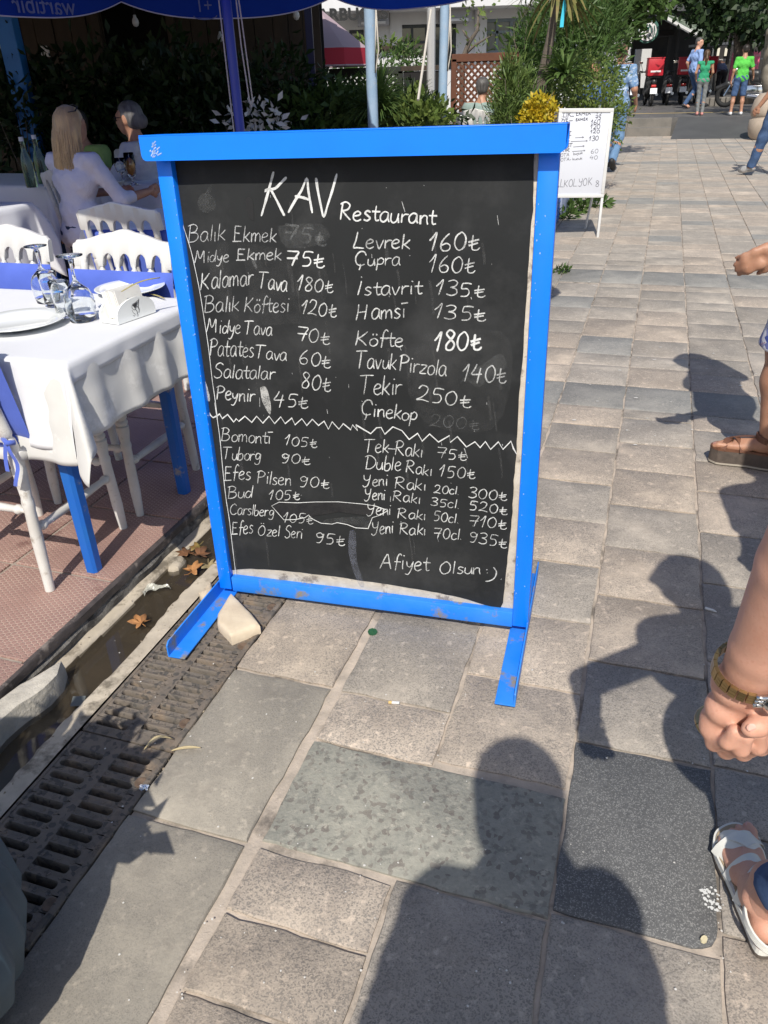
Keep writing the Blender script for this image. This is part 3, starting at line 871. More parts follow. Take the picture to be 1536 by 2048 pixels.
L4 = [
 ([('Levrek', 175, 575, 580, 575, 115), ('160₺', 725, 592, 1075, 588, 138)], .0034, CH),
 ([('Çupra', 175, 700, 510, 695, 98), ('160₺', 725, 748, 1045, 752, 128)], .0031, CH),
 ([('İstavrit', 200, 918, 665, 906, 108), ('135₺', 775, 912, 1115, 932, 108)], .0034, CH),
 ([('Hamsī', 190, 1100, 555, 1078, 122), ('135₺', 762, 1085, 1125, 1102, 104)], .0034, CH),
 ([('Köfte', 180, 1285, 535, 1295, 112)], .0035, CH),
 ([('180₺', 762, 1325, 1095, 1315, 148)], .0050, CHb),
 ([('Tavuk', 190, 1450, 480, 1458, 122), ('Pirzola', 500, 1470, 845, 1508, 120)], .0033, CH),
 ([('140₺', 972, 1542, 1275, 1558, 132)], .0036, CHm),
 ([('Tekir', 215, 1640, 520, 1645, 138), ('250₺', 625, 1682, 1010, 1738, 112)], .0034, CH),
 ([('Çinekop', 220, 1792, 635, 1838, 106)], .0033, CH)]
for ws, wd, m in L4: line(z4, ws, wd, m)
line(z4, [('200₺', 725, 1870, 1075, 1900, 92)], .0028, CHf)
zz = [z5(*p) for p in ((150, 85), (165, 120), (187, 142), (215, 130), (240, 112), (262, 150), (305, 116), (355, 178), (375, 150), (395, 172), (445, 130), (500, 180), (540, 130), (590, 186), (640, 130), (685, 190), (735, 135), (770, 190), (825, 145), (850, 200), (905, 150), (945, 205), (990, 155), (1040, 205), (1085, 170), (1120, 235), (1150, 175), (1205, 235), (1240, 190), (1300, 240))]
zz += [z6(*p) for p in ((20, 190), (60, 235), (45, 190), (160, 258), (205, 212), (240, 210), (268, 262), (330, 205), (400, 235), (455, 302), (520, 255), (555, 315), (612, 260), (680, 322), (765, 272), (770, 325), (825, 280), (895, 360), (960, 320), (1000, 365), (1040, 318), (1080, 378), (1140, 320), (1175, 378), (1237, 315), (1255, 370), (1280, 415))]
ribbons([zz], fmap, .0036, YS-.0009).obj('chalk_zigzag', CHb, brd)
L5 = [
 ([('Bomontī', 250, 326, 655, 356, 108), ('105₺', 765, 362, 1015, 385, 84)], .0029, CH),
 ([('Tuborg', 262, 477, 570, 492, 102), ('90₺', 735, 505, 960, 520, 82)], .0029, CH),
 ([('Efes', 270, 652, 490, 642, 115), ('Pilsen', 540, 672, 812, 692, 105), ('90₺', 885, 697, 1110, 715, 92)], .0029, CH),
 ([('Bud', 300, 792, 505, 788, 98), ('105₺', 640, 808, 875, 806, 82)], .0029, CH),
 ([('Carslberg', 320, 922, 675, 940, 88), ('105₺', 755, 988, 985, 1000, 80)], .0027, CH),
 ([('Efes', 335, 1088, 508, 1078, 105), ('Özel', 550, 1095, 720, 1100, 85), ('Seri', 765, 1112, 905, 1120, 95), ('95₺', 1010, 1150, 1235, 1175, 92)], .0029, CH)]
for ws, wd, m in L5: line(z5, ws, wd, m)
L6 = [
 ([('Tek', 110, 402, 295, 405, 105), ('-', 290, 400, 335, 405, 90), ('Rakı', 340, 418, 555, 440, 102), ('75₺', 665, 442, 880, 465, 86)], .0029, CH),
 ([('Duble', 110, 530, 385, 545, 108), ('Rakı', 425, 555, 625, 585, 88), ('150₺', 685, 590, 945, 605, 88)], .0029, CH),
 ([('Yeni', 100, 662, 282, 660, 92), ('Rakı', 340, 678, 580, 697, 92), ('20cl.', 640, 712, 835, 726, 66), ('300₺', 905, 748, 1195, 772, 82)], .0028, CH),
 ([('Yeni', 110, 768, 265, 768, 88), ('Rakı', 328, 772, 535, 797, 82), ('35cl.', 615, 808, 835, 835, 66), ('520₺', 910, 838, 1195, 880, 76)], .0028, CH),
 ([('Yeni', 125, 886, 312, 882, 88), ('Rakı', 365, 905, 578, 922, 78), ('50cl.', 635, 925, 832, 945, 76), ('710₺', 910, 968, 1190, 990, 86)], .0028, CH),
 ([('Yeni', 165, 1035, 328, 1022, 98), ('Rakı', 378, 1032, 580, 1038, 88), ('70cl.', 642, 1058, 855, 1072, 86), ('935₺', 910, 1085, 1195, 1135, 88)], .0029, CH),
 ([('Afiyet', 230, 1290, 600, 1312, 118), ('Olsun', 685, 1332, 1000, 1338, 92)], .0033, CH)]
for ws, wd, m in L6: line(z6, ws, wd, m)
strokes(z6, [[(1050, 1300), (1053, 1304)], [(1054, 1325), (1056, 1329)], [(1102, 1283), (1125, 1318), (1112, 1362), (1080, 1385), (1040, 1392)], [(1160, 1374), (1163, 1376)]], .0033, CH)
# wear: the long white score line left, the torn flap in the middle, smudges and ghosts
strokes(z3, [[(95, 155), (180, 300), (250, 500), (300, 660), (330, 790), (365, 960), (400, 1180), (430, 1380), (455, 1600), (478, 1760), (495, 1900)]], .0016, CHb, 'edge_crease')
strokes(z5, [[(200, 20), (225, 180), (245, 330), (262, 520), (290, 780), (318, 960), (340, 1150), (372, 1415)]], .0018, CHb, 'edge_crease')
strokes(z5, [[(660, 855), (720, 825), (870, 830), (1010, 823), (1200, 822), (1400, 840), (1480, 852)], [(660, 855), (700, 900), (760, 968), (850, 965), (930, 950), (960, 928), (985, 958), (1060, 995), (1150, 1002), (1190, 990), (1270, 1005), (1340, 1032), (1440, 1038), (1475, 950), (1536, 930)], [(1480, 850), (1570, 880), (1600, 893), (1536, 930)]], .0021, CHb, 'tear_edge', False)
gl = MB()
tp_ = [z5(*p) for p in ((672, 856), (720, 832), (870, 836), (1010, 830), (1200, 829), (1400, 846), (1480, 858), (1580, 892), (1500, 922), (1400, 930), (1200, 905), (990, 940), (950, 935), (900, 945), (770, 950), (700, 890))]
tp2 = [fmap(*p) for p in tp_]
gl.add([(x, YS-.0006, z) for x, z in tp2], [tuple(range(len(tp2)))])
gl.obj('torn_film', mat('torn_film_dark', (.018, .018, .02), (.03, .03, .031), 30, .25, .3, 80), brd)
def patch(zf, pts, m, nm='chalk_smudge', y=.0005):
    P = [fmap(*zf(*p)) for p in catmull(pts+[pts[0]], 3)[:-1]]
    cx = sum(p[0] for p in P)/len(P); cz = sum(p[1] for p in P)/len(P)
    mb = MB(); mb.add([(cx, YS-y, cz)]+[(x, YS-y, z) for x, z in P], [(0, i+1, (i+1) % len(P)+1) for i in range(len(P))])
    mb.obj(nm, m, brd)
patch(z3, [(345, 310), (375, 250), (420, 245), (470, 280), (480, 350), (430, 385), (370, 370)], CHs)
patch(z3, [(395, 250), (415, 225), (445, 180), (455, 200), (430, 250)], CHs)
patch(z3, [(695, 300), (720, 270), (750, 300), (760, 420), (750, 440), (715, 400)], mat('wet_black', (.012, .012, .013), None, rough=.5), 'dark_mark')
patch(z3, [(805, 1665), (840, 1655), (865, 1700), (885, 1800), (880, 1860), (855, 1830), (820, 1760)], chalk_mat('chalk_scuff', (.55, .55, .53), (.15, .8)), 'chalk_scuff')
patch(z3, [(372, 1605), (395, 1600), (420, 1660), (440, 1750), (425, 1760), (395, 1690)], CHm, 'chalk_scuff')
patch(z3, [(735, 660), (760, 700), (785, 790), (775, 795), (745, 740)], CHf, 'chalk_scuff')
patch(z4, [(945, 1560), (1020, 1480), (1120, 1420), (1220, 1350), (1270, 1360), (1290, 1440), (1200, 1500), (1090, 1590), (1000, 1540)], CHs)
patch(z5, [(1290, 1060), (1340, 1070), (1350, 1300), (1410, 1490), (1370, 1500), (1310, 1350), (1280, 1200)], chalk_mat('blue_smear', (.30, .32, .40), (.0, .26)))
patch(z5, [(1080, 1000), (1200, 985), (1340, 1010), (1440, 1030), (1470, 950), (1300, 945), (1100, 965)], CHs)
patch(z3, [(930, 480), (1260, 470), (1290, 600), (1000, 640)], CHs)
patch(z3, [(500, 600), (900, 640), (1290, 800), (1230, 1150), (1000, 1200), (640, 1180), (430, 900)], chalk_mat('chalk_haze', (.13, .13, .13), (.0, .13)), 'chalk_haze', .0003)
patch(z4, [(700, 1200), (1250, 1180), (1330, 1500), (1180, 1900), (700, 1850), (560, 1500)], chalk_mat('chalk_haze', (.13, .13, .13), (.0, .13)), 'chalk_haze', .0003)
dots = [[(random.uniform(350, 1030), random.uniform(360, 1180))] for _ in range(60)]
mb = MB()
for (p,) in dots:
    x0 = 300+(p[1]-300)*.17
    if not (x0+40 < p[0] < 1005): continue
    l = random.uniform(0, 1)**3*22
    ribbons([[p, (p[0]+random.uniform(-.3, .3)*l+1, p[1]+l+.5)]], fmap, random.uniform(.0007, .0016), YS-.0004, mb)
mb.obj('chalk_speck', CHm, brd, kind='stuff')
mb = MB()
for _ in range(60):
    x = random.uniform(420, 1000); y = random.uniform(400, 1100); l = random.uniform(20, 70)
    ribbons([[(x, y), (x+l*.08, y+l*.5), (x+l*.12, y+l)]], fmap, random.uniform(.002, .007), YS-.0002, mb)
mb.obj('wipe_streak', chalk_mat('wipe', (.16, .16, .16), (.0, .22)), brd, kind='stuff')
# cream stone resting against the foot on the grate
rock('stone_piece', [tuple(G(*q, .03))[:2] for q in ((462, 1188), (436, 1228), (435, 1247), (462, 1276), (520, 1252), (502, 1226))], .002, .038, mat('cream_stone', (.66, .56, .42), (.56, .46, .34), 14, .8, .5, 70, dist=.003), amp=.0012, seg=.015, sd=4, label='small cream stone block on the grate beside the board foot', cat='stone')
rock('stone_piece', [tuple(G(*q, .02))[:2] for q in ((398, 1188), (424, 1165), (428, 1185), (408, 1202))], .0, .03, _mc['cream_stone'], amp=.002, seg=.015, sd=9, label='smaller cream stone chip wedged behind the board foot', cat='stone')
# ---------------------------------------------------------------- organic surfaces: blended cones meshed with surface nets
def _smin(a, b, k):
    h = np.clip(.5+.5*(b-a)/k, 0, 1)
    return b*(1-h)+a*h-k*h*(1-h)
def sdf_eval(pr, P):
    if pr[0] == 'c':
        _, a, b, ra, rb = pr[:5]
        a = np.array(a, float); b = np.array(b, float)
        ab = b-a; L2 = max(ab@ab, 1e-9)
        t = np.clip(((P-a)@ab)/L2, 0, 1)
        d = np.linalg.norm(P-(a+t[..., None]*ab), axis=-1)
        return d-(ra+(rb-ra)*t)
    _, c, r = pr[:3]
    Rm = pr[3] if len(pr) > 3 and pr[3] is not None else None
    q = P-np.array(c, float)
    if Rm is not None: q = q@np.array(Rm)
    r = np.array(r, float)
    k0 = np.linalg.norm(q/r, axis=-1); k1 = np.linalg.norm(q/(r*r), axis=-1)+1e-9
    return k0*(k0-1)/k1
def sdf_mesh(prims, h, k=.02, cut=None, disp=None, pad=None):
    """prims: list of ('c',a,b,ra,rb) or ('e',c,r,R); cut(P)->sdf to intersect with"""
    lo = np.array([1e9]*3); hi = -lo
    for p in prims:
        if p[0] == 'c':
            for q, r in ((p[1], p[3]), (p[2], p[4])):
                lo = np.minimum(lo, np.array(q)-r); hi = np.maximum(hi, np.array(q)+r)
        else:
            r = max(p[2]) if len(p) > 3 and p[3] is not None else np.array(p[2])
            lo = np.minimum(lo, np.array(p[1])-r); hi = np.maximum(hi, np.array(p[1])+r)
    m = 2*h+k*.5
    lo -= m; hi += m
    n = np.ceil((hi-lo)/h).astype(int)+1
    ax = [lo[i]+h*np.arange(n[i]) for i in range(3)]
    F = np.full(n, 1.0)
    for p in prims:
        if p[0] == 'c':
            r = max(p[3], p[4])
            a_ = np.minimum(p[1], p[2])-r-k-2*h; b_ = np.maximum(p[1], p[2])+r+k+2*h
        else:
            r = max(p[2]) if len(p) > 3 and p[3] is not None else np.array(p[2])
            a_ = np.array(p[1])-r-k-2*h; b_ = np.array(p[1])+r+k+2*h
        i0 = np.clip(np.floor((a_-lo)/h).astype(int), 0, n-1); i1 = np.clip(np.ceil((b_-lo)/h).astype(int)+1, 1, n)
        X, Y, Z = np.meshgrid(ax[0][i0[0]:i1[0]], ax[1][i0[1]:i1[1]], ax[2][i0[2]:i1[2]], indexing='ij')
        P = np.stack([X, Y, Z], -1)
        if P.size == 0: continue
        d = sdf_eval(p, P)
        sl = (slice(i0[0], i1[0]), slice(i0[1], i1[1]), slice(i0[2], i1[2]))
        F[sl] = _smin(F[sl], d, k)
    if cut is not None or disp is not None:
        X, Y, Z = np.meshgrid(*ax, indexing='ij'); P = np.stack([X, Y, Z], -1)
        if disp is not None: F = F+disp(P)
        if cut is not None: F = np.maximum(F, cut(P))
    ins = F < 0
    c = np.zeros(n-1, int)
    for dx in (0, 1):
        for dy in (0, 1):
            for dz in (0, 1):
                c += ins[dx:n[0]-1+dx, dy:n[1]-1+dy, dz:n[2]-1+dz]
    act = (c > 0) & (c < 8)
    idx = -np.ones(n-1, int)
    ii = np.argwhere(act)
    idx[act] = np.arange(len(ii))
    acc = np.zeros((len(ii), 3)); cnt = np.zeros(len(ii))
    cor = [(x, y, z) for x in (0, 1) for y in (0, 1) for z in (0, 1)]
    for a in cor:
        for axn in range(3):
            if a[axn] == 1: continue
            b = list(a); b[axn] = 1
            fa = F[ii[:, 0]+a[0], ii[:, 1]+a[1], ii[:, 2]+a[2]]; fb = F[ii[:, 0]+b[0], ii[:, 1]+b[1], ii[:, 2]+b[2]]
            m_ = (fa < 0) != (fb < 0)
            t = np.where(m_, fa/(fa-fb+1e-12), 0)
            pa = np.array(a, float); pb = np.array(b, float)
            acc += (pa+(pb-pa)*t[:, None])*m_[:, None]; cnt += m_
    V = lo+h*(ii+acc/np.maximum(cnt, 1)[:, None])
    faces = []
    for axn in range(3):
        o = [(1, 2), (2, 0), (0, 1)][axn]
        s0 = [slice(None)]*3; s1 = [slice(None)]*3
        s0[axn] = slice(0, n[axn]-1); s1[axn] = slice(1, n[axn])
        A = ins[tuple(s0)]; Bm = ins[tuple(s1)]
        ed = np.argwhere(A != Bm)
        ok = (ed[:, o[0]] > 0) & (ed[:, o[1]] > 0) & (ed[:, o[0]] < n[o[0]]-1) & (ed[:, o[1]] < n[o[1]]-1)
        ed = ed[ok]
        e0 = np.zeros(3, int); e0[o[0]] = 1; e1 = np.zeros(3, int); e1[o[1]] = 1
        q = [ed-e0-e1, ed-e1, ed, ed-e0]
        qi = np.stack([idx[tuple(x.T)] for x in q], 1)
        fl = A[tuple(ed.T)]
        qi[~fl] = qi[~fl][:, ::-1]
        faces.append(qi)
    Fc = np.concatenate(faces)
    Fc = Fc[(Fc >= 0).all(1)]
    return V, Fc
def sdf_obj(name, prims, h, mats, parent, k=.02, cut=None, disp=None, matfn=None, smooth_it=1, **kw):
    V, Fc = sdf_mesh(prims, h, k, cut, disp)
    for _ in range(smooth_it):      # light Laplacian pass
        acc = np.zeros_like(V); cnt = np.zeros(len(V))
        for a, b in ((0, 1), (1, 2), (2, 3), (3, 0)):
            np.add.at(acc, Fc[:, a], V[Fc[:, b]]); np.add.at(cnt, Fc[:, a], 1)
            np.add.at(acc, Fc[:, b], V[Fc[:, a]]); np.add.at(cnt, Fc[:, b], 1)
        V = V*.5+.5*acc/np.maximum(cnt, 1)[:, None]
    me = bpy.data.meshes.new(name)
    me.vertices.add(len(V)); me.vertices.foreach_set('co', V.ravel())
    me.loops.add(Fc.size); me.loops.foreach_set('vertex_index', Fc.ravel())
    me.polygons.add(len(Fc)); me.polygons.foreach_set('loop_start', np.arange(len(Fc))*4); me.polygons.foreach_set('loop_total', np.full(len(Fc), 4))
    me.update(calc_edges=True); me.validate()
    if not isinstance(mats, (list, tuple)): mats = [mats]
    for m in mats: me.materials.append(m)
    if matfn is not None and len(me.polygons) == len(Fc):
        me.polygons.foreach_set('material_index', matfn(V[Fc].mean(1)).astype(int))
    me.polygons.foreach_set('use_smooth', [True]*len(me.polygons))
    return link(name, me, parent, **kw)
# ---------------------------------------------------------------- white turned chairs
M_wp = mat('white_lacquer', (.60, .59, .565), (.55, .54, .515), 5, .38, .06, 80, stains=((.50, .44, .36), 16, .66, .78))
M_wpo = mat('white_lacquer_worn', (.68, .67, .64), (.56, .54, .50), 9, .5, .15, 80, stains=((.28, .23, .18), 13, .58, .72))
M_cush = mat('blue_cushion', (.072, .125, .50), (.058, .105, .44), 9, .85, .35, 320, sheen=.3, dist=.0008)
CH_ = {}
def chair_meshes():
    m = {}
    m['seat'] = MB().rbox((0, 0, .445), (.40, .39, .035), .012).mesh('seat', M_wp, smooth='s')
    # crest rail
    xs = [-.172+.0688*i for i in range(6)]
    def top(x): return .872+.030*math.exp(-(x/.075)**2)-.006*math.cos(abs(x)/.2*math.pi*2.2)*(abs(x) > .05)-max(0, abs(x)-.192)**.5*.12
    def bot(x):
        for a, b in zip(xs[:-1], xs[1:]):
            if a+.011 <= x <= b-.011:
                u = (x-(a+b)/2)/((b-a)/2-.011)
                return .782+.040*math.sqrt(max(0, 1-u*u))
        return .776
    X = sorted(set([round(-.205+.41*i/84, 5) for i in range(85)]))
    mb = MB(); vs = []; 
    def lean(z): return -.185-(z-.46)*.17
    for x in X:
        b_, t_ = bot(x), top(x)
        cur = -.018*(1-(x/.2)**2)
        for yy, ins in ((-.012, .004), (.012, .004)):
            pass
        tb = [(b_, -.010), (b_, .010), (b_+.012, .0125), (t_-.006, .011), (t_, .006), (t_, -.006), (t_-.006, -.011), (b_+.012, -.0125)]
        for z, y in tb: vs.append((x, lean(z)+cur+y, z))
    n = 8
    fs = [(i*n+k, i*n+(k+1) % n, (i+1)*n+(k+1) % n, (i+1)*n+k) for i in range(len(X)-1) for k in range(n)]
    fs += [tuple(range(n))[::-1], tuple((len(X)-1)*n+k for k in range(n))]
    m['crest_rail'] = mb.add(vs, [f[::-1] for f in fs]).mesh('crest_rail', M_wp, smooth='s')
    m['lower_rail'] = MB().rbox((0, -.195, .505), (.345, .02, .032), .006).mesh('lower_rail', M_wp, smooth='s')
    sp = [(.0075, 0), (.0075, .06), (.013, .075), (.013, .10), (.0085, .12), (.0075, .35), (.0095, .46), (.013, .475), (.013, .50), (.013, .525), (.0095, .54), (.0105, .60), (.0085, .84), (.0085, .86), (.013, .875), (.013, .90), (.0085, .92), (.0095, 1)]
    m['spindle'] = [MB().lathe(sp, a=(x, lean(.52)-.005, .515), b=(x*1.0, lean(.785)-.015, .79), n=10).mesh('spindle', M_wp, smooth='s') for x in xs[1:-1]]
    rl = [(.015, 0), (.0185, .20), (.0165, .30), (.0185, .315), (.0185, .335), (.016, .35), (.020, .41), (.021, .45), (.019, .455), (.021, .47), (.021, .50)]
    up = [(.019, .505), (.0175, .56), (.012, .575), (.0175, .59), (.017, .61), (.015, .74), (.0175, .755), (.0125, .77), (.0175, .785), (.014, .80), (.0155, .93), (.014, .99)]
    def rear(x):
        mb = MB()
        def pt(z):
            if z <= .50: return (x*(1+.06*(1-z/.5)), -.185-.025*(1-z/.5)**1.2, z*.9+.0)
            return (x, lean(.45+(z-.5)*.75)+.0, .45+(z-.5)*.72)
        prof = rl+up
        P = [pt(z) for r, z in prof]
        return mb.tube(P, [r for r, z in prof], 12).mesh('rear_leg', M_wpo, smooth='s')
    m['rear_leg'] = [rear(-.172), rear(.172)]
    fl_ = [(.0135, 0), (.018, .22), (.0165, .60), (.0185, .615), (.0185, .64), (.016, .655), (.021, .74), (.0225, .79), (.017, .80), (.022, .815), (.022, .83), (.0175, .845), (.0215, .86), (.0215, 1)]
    m['leg'] = [MB().lathe(fl_, a=(x*1.05, .18, 0.0), b=(x, .165, .43), n=12).mesh('leg', M_wpo, smooth='s') for x in (-.17, .17)]
    st = [(.009, 0), (.0095, .05), (.0155, .07), (.0155, .10), (.011, .12), (.0145, .45), (.0145, .55), (.011, .88), (.0155, .90), (.0155, .93), (.0095, .95), (.009, 1)]
    S1 = [((-.176, -.195, .205), (-.176, .175, .205)), ((.176, -.195, .205), (.176, .175, .205)), ((-.165, .172, .255), (.165, .172, .255)), ((-.165, -.195, .27), (.165, -.195, .27))]
    m['stretcher'] = [MB().lathe(st, a=a, b=b, n=10).mesh('stretcher', M_wpo, smooth='s') for a, b in S1]
    def pad(u, v):
        return None
    V, F = sdf_mesh([('c', (-.165, 0, .485), (.165, 0, .485), .022, .022), ('c', (-.165, -.16, .485), (.165, -.16, .485), .022, .022), ('c', (-.165, .16, .485), (.165, .16, .485), .022, .022), ('e', (0, 0, .487), (.20, .195, .032))], .012, .05)
    me = bpy.data.meshes.new('seat_cushion'); me.from_pydata(V.tolist(), [], F.tolist()); me.materials.append(M_cush); me.polygons.foreach_set('use_smooth', [True]*len(me.polygons)); m['seat_cushion'] = me
    # back pad hangs over the sitter's side of the spindles
    def bk(z): return lean(z)+.032
    def pad_pt(u, v, f):
        # superellipse pad section: thickness swells towards the middle, edges rounded
        x = (u-.5)*.44; z = .487+.285*v
        e = min(1, (1-abs(2*u-1)**6))**.5*min(1, (1-abs(2*v-1)**6))**.5
        th = .008+.014*e+.0025*noise.noise(Vector((x*14, z*14, f*2.0)))
        return (x, bk(z)+f*th*e, z)
    mb2 = MB()
    mb2.grid(lambda u, v: pad_pt(u, v, 1), 30, 22); o1 = len(mb2.f)
    mb2.grid(lambda u, v: pad_pt(1-u, v, -1), 30, 22)
    m['back_cushion'] = mb2.mesh('back_cushion', M_cush, smooth='all')
    m['cushion_tie'] = []
    for sx in (-1, 1):
        tb = MB()
        x = sx*.18
        tb.grid(lambda u, v: (x+sx*(.006+.018*math.sin(3.1*v))+(u-.5)*.014, -.215-.012*v-.004*math.sin(9*v), .50-.13*v), 1, 10)
        tb.grid(lambda u, v: (x+sx*(.004-.03*v+.02*v*v)+(u-.5)*.014, -.214-.014*v, .50-.085*v), 1, 8)
        tb.tube([(x-.012*sx, -.205, .505), (x+.012*sx, -.22, .50), (x+.02*sx, -.2, .495)], .008, 6)
        m['cushion_tie'].append(tb.mesh('cushion_tie', M_cush, smooth='all'))
    return m
CM = chair_meshes()
def chair(label, loc, az, group='white turned chairs on the terrace', back=True, seat=True, ties=False):
    """az: azimuth the sitter faces, clockwise from +Y"""
    e = thing('dining_chair', label, 'chair', loc, -az, group)
    link('seat', CM['seat'], e); link('crest_rail', CM['crest_rail'], e); link('lower_rail', CM['lower_rail'], e)
    for k in ('spindle', 'rear_leg', 'leg', 'stretcher'):
        for q in CM[k]: link(k, q, e)
    if seat: link('seat_cushion', CM['seat_cushion'], e)
    if back: link('back_cushion', CM['back_cushion'], e)
    if ties: [link('cushion_tie', q, e) for q in CM['cushion_tie']]
    return e
def cT(t, s): return W(t, s, ZT)
chair('white chair at near left seen from behind, blue cushion tied on with a ribbon', cT(-1.805, 1.735), SA, ties=True)
chair('white chair behind the front table just left of the board, blue pad on its back', cT(-1.80, 2.19), SA+math.pi)
chair('white chair behind the front table at the left edge of the photo, blue back pad', cT(-2.36, 2.24), SA+math.pi)
chair('sunlit white chair seen from behind between the board and the blonde woman', cT(-2.34, 3.40), SA-.1)
wch = chair('white chair the blonde woman sits on', W(-3.72, 4.86, ZT), SA+.25, back=False)
chair('shaded white chair at the left edge with dark blue pad and a grey jacket', W(-3.98, 3.98, ZT), SA+.05)
chair('white chair the older woman with glasses sits on', W(-3.62, 5.95, ZT), SA-math.radians(105), back=False)
chair('white chair across the far table partly behind the blonde woman', W(-4.55, 6.35, ZT), SA+math.pi, back=False)
chair('white chair with its back to us just above the board cap', D(925, 235, 9.3).xy.to_3d()+Vector((0, 0, .17)), SA+.1, back=False)
chair('sunlit white chair just right of the other above the board cap', D(965, 235, 9.7).xy.to_3d()+Vector((0, 0, .20)), SA+.15, back=False)
chair('blue-padded chair in deep shade behind the older woman', W(-3.9, 7.6, ZT), SA+math.pi)

# ---------------------------------------------------------------- tables and cloths
M_leg = mat('blue_table_leg', (.008, .11, .50), (.012, .13, .46), 8, .5, .2, 60, stains=((.34, .30, .25), 15, .60, .70))
M_cloth = mat('white_cloth', (.68, .685, .70), (.64, .645, .66), 3, .9, .3, 420, sheen=.2, dist=.0006)
M_cloth2 = mat('cream_cloth', (.61, .605, .58), (.56, .55, .525), 4, .9, .4, 380, sheen=.2, dist=.0006, stains=((.80, .79, .77), 8, .55, .7))
def cloth(name, label, tr, sr, z, drops, M, flare=.05, wav=.018, nf=9, rot=0, hem=None, seed=1, thick=.0012, cat='tablecloth', group=None, step=.022, ce=.3):
    """tr,sr: top extents in the street frame; drops = (t-,t+,s-,s+) overhang lengths"""
    t0, t1 = tr; s0, s1 = sr
    a0, a1, b0, b1 = drops
    nu = int((t1-t0+a0+a1)/step); nv = int((s1-s0+b0+b1)/step)
    rad = .012
    def f(u, v):
        ct = t0-a0+(t1-t0+a0+a1)*u; cs = s0-b0+(s1-s0+b0+b1)*v
        dt = max(t0-ct, 0) or -max(ct-t1, 0)       # + beyond the left edge, - beyond the right
        ds = max(s0-cs, 0) or -max(cs-s1, 0)
        bt = min(max(ct, t0), t1); bs = min(max(cs, s0), s1)
        both = (abs(dt) > 0 and abs(ds) > 0)
        r = math.hypot(dt, ds) if not both else max(abs(dt), abs(ds))+ce*min(abs(dt), abs(ds))
        zz = z; ot = os_ = 0
        nzv = .0018*noise.noise(Vector((ct*3.5, cs*3.5, seed)))+.0009*noise.noise(Vector((ct*9, cs*2, seed+3)))
        if r > 0:
            h_ = math.hypot(dt, ds); dirt = -dt/h_; dirs = -ds/h_
            par = (bs if abs(dt) > 0 else bt)
            ph = par*nf*2+seed*1.7+noise.noise(Vector((par*2, seed, 0)))*2
            fold = wav*math.sin(ph*2)*min(1, r/.12)
            if both:
                an = math.atan2(abs(ds), abs(dt))
                fold = wav*1.6*math.sin(an*4+seed)*min(1, r/.15)
            if r < rad*1.5: o = rad*math.sin(r/(rad*1.5)*math.pi/2); dr = rad*(1-math.cos(r/(rad*1.5)*math.pi/2))
            else: o = rad+(r-rad*1.5)*flare; dr = rad+(r-rad*1.5)*.985
            o += fold+ (.004*noise.noise(Vector((ct*14, cs*14, seed)))*min(1, r/.08)) + (abs(fold)*.5)
            if both: o += .45*min(abs(dt), abs(ds))
            ot = dirt*o; os_ = dirs*o; zz = z-dr
        return W(bt+ot, bs+os_, zz+nzv)
    mb = MB(); mb.grid(f, nu, nv)
    o = mb.obj(name, M, smooth='all')
    sol = o.modifiers.new('thickness', 'SOLIDIFY'); sol.thickness = thick; sol.offset = -1
    o['label'] = label; o['category'] = cat
    if group: o['group'] = group
    return o
def table(label, tr, sr, z, inset=.13, insets=.06, legs=True, group='terrace tables under white cloths'):
    c = W((tr[0]+tr[1])/2, (sr[0]+sr[1])/2, ZT)
    e = thing('dining_table', label, 'table', c, SROT, group)
    hx, hy = (tr[1]-tr[0])/2, (sr[1]-sr[0])/2
    MB().rbox((0, 0, z-ZT-.016), (2*hx, 2*hy, .024), .004).obj('tabletop', M_leg, e)
    MB().rbox((0, 0, z-ZT-.06), (2*hx-2*inset, 2*hy-2*insets, .06), .003).obj('apron', M_leg, e)
    for sx in (-1, 1):
        for sy in (-1, 1):
            x, y = sx*(hx-inset), sy*(hy-insets)
            mb = MB(); w0, w1 = .021, .026
            vs = [(x-w0, y-w0, 0), (x+w0, y-w0, 0), (x+w0, y+w0, 0), (x-w0, y+w0, 0), (x-w1, y-w1, z-ZT-.03), (x+w1, y-w1, z-ZT-.03), (x+w1, y+w1, z-ZT-.03), (x-w1, y+w1, z-ZT-.03)]
            c8 = []
            for lv, w_ in ((0, w0), (z-ZT-.03, w1)):
                for (ax_, ay_) in ((-1, -.6), (-.6, -1), (.6, -1), (1, -.6), (1, .6), (.6, 1), (-.6, 1), (-1, .6)): c8.append((x+ax_*w_, y+ay_*w_, lv))
            mb.add(c8, [(i, (i+1) % 8, 8+(i+1) % 8, 8+i) for i in range(8)]+[tuple(range(8))[::-1]])
            mb.obj('leg', M_leg, e)
    return e
TZ = .775
TR, SR = (-2.62, -1.43), (1.60, 2.27)
table('front table in the sun with blue legs at the terrace edge', TR, SR, TZ-.004)
cloth('under_cloth', 'longer cream under-cloth hanging in folds off the front table', TR, SR, TZ+.001, (.2, .225, .30, .2), M_cloth2, .06, .0075, 9, seed=5, ce=.06, step=.014)
cloth('top_cloth', 'white hemmed top cloth on the front table, short at the right side', (TR[0], TR[1]+.004), (SR[0]-.004, SR[1]), TZ+.004, (.1, .062, .262, .1), M_cloth, .045, .003, 6, seed=2, ce=.05, step=.012)
T2, S2 = (-5.1, -3.76), (3.72, 4.5)
tz = .80
table('shaded table at the left edge beneath the blonde woman', (-5.0, -3.72), (3.35, 4.22), tz-.004)
cloth('tablecloth', 'white cloth in shade at the left edge, pointed corner near the woman chair', (-5.0, -3.72), (3.35, 4.22), tz, (.2, .42, .42, .2), M_cloth, .07, .02, 3, seed=3, group='cloths of the farther tables')
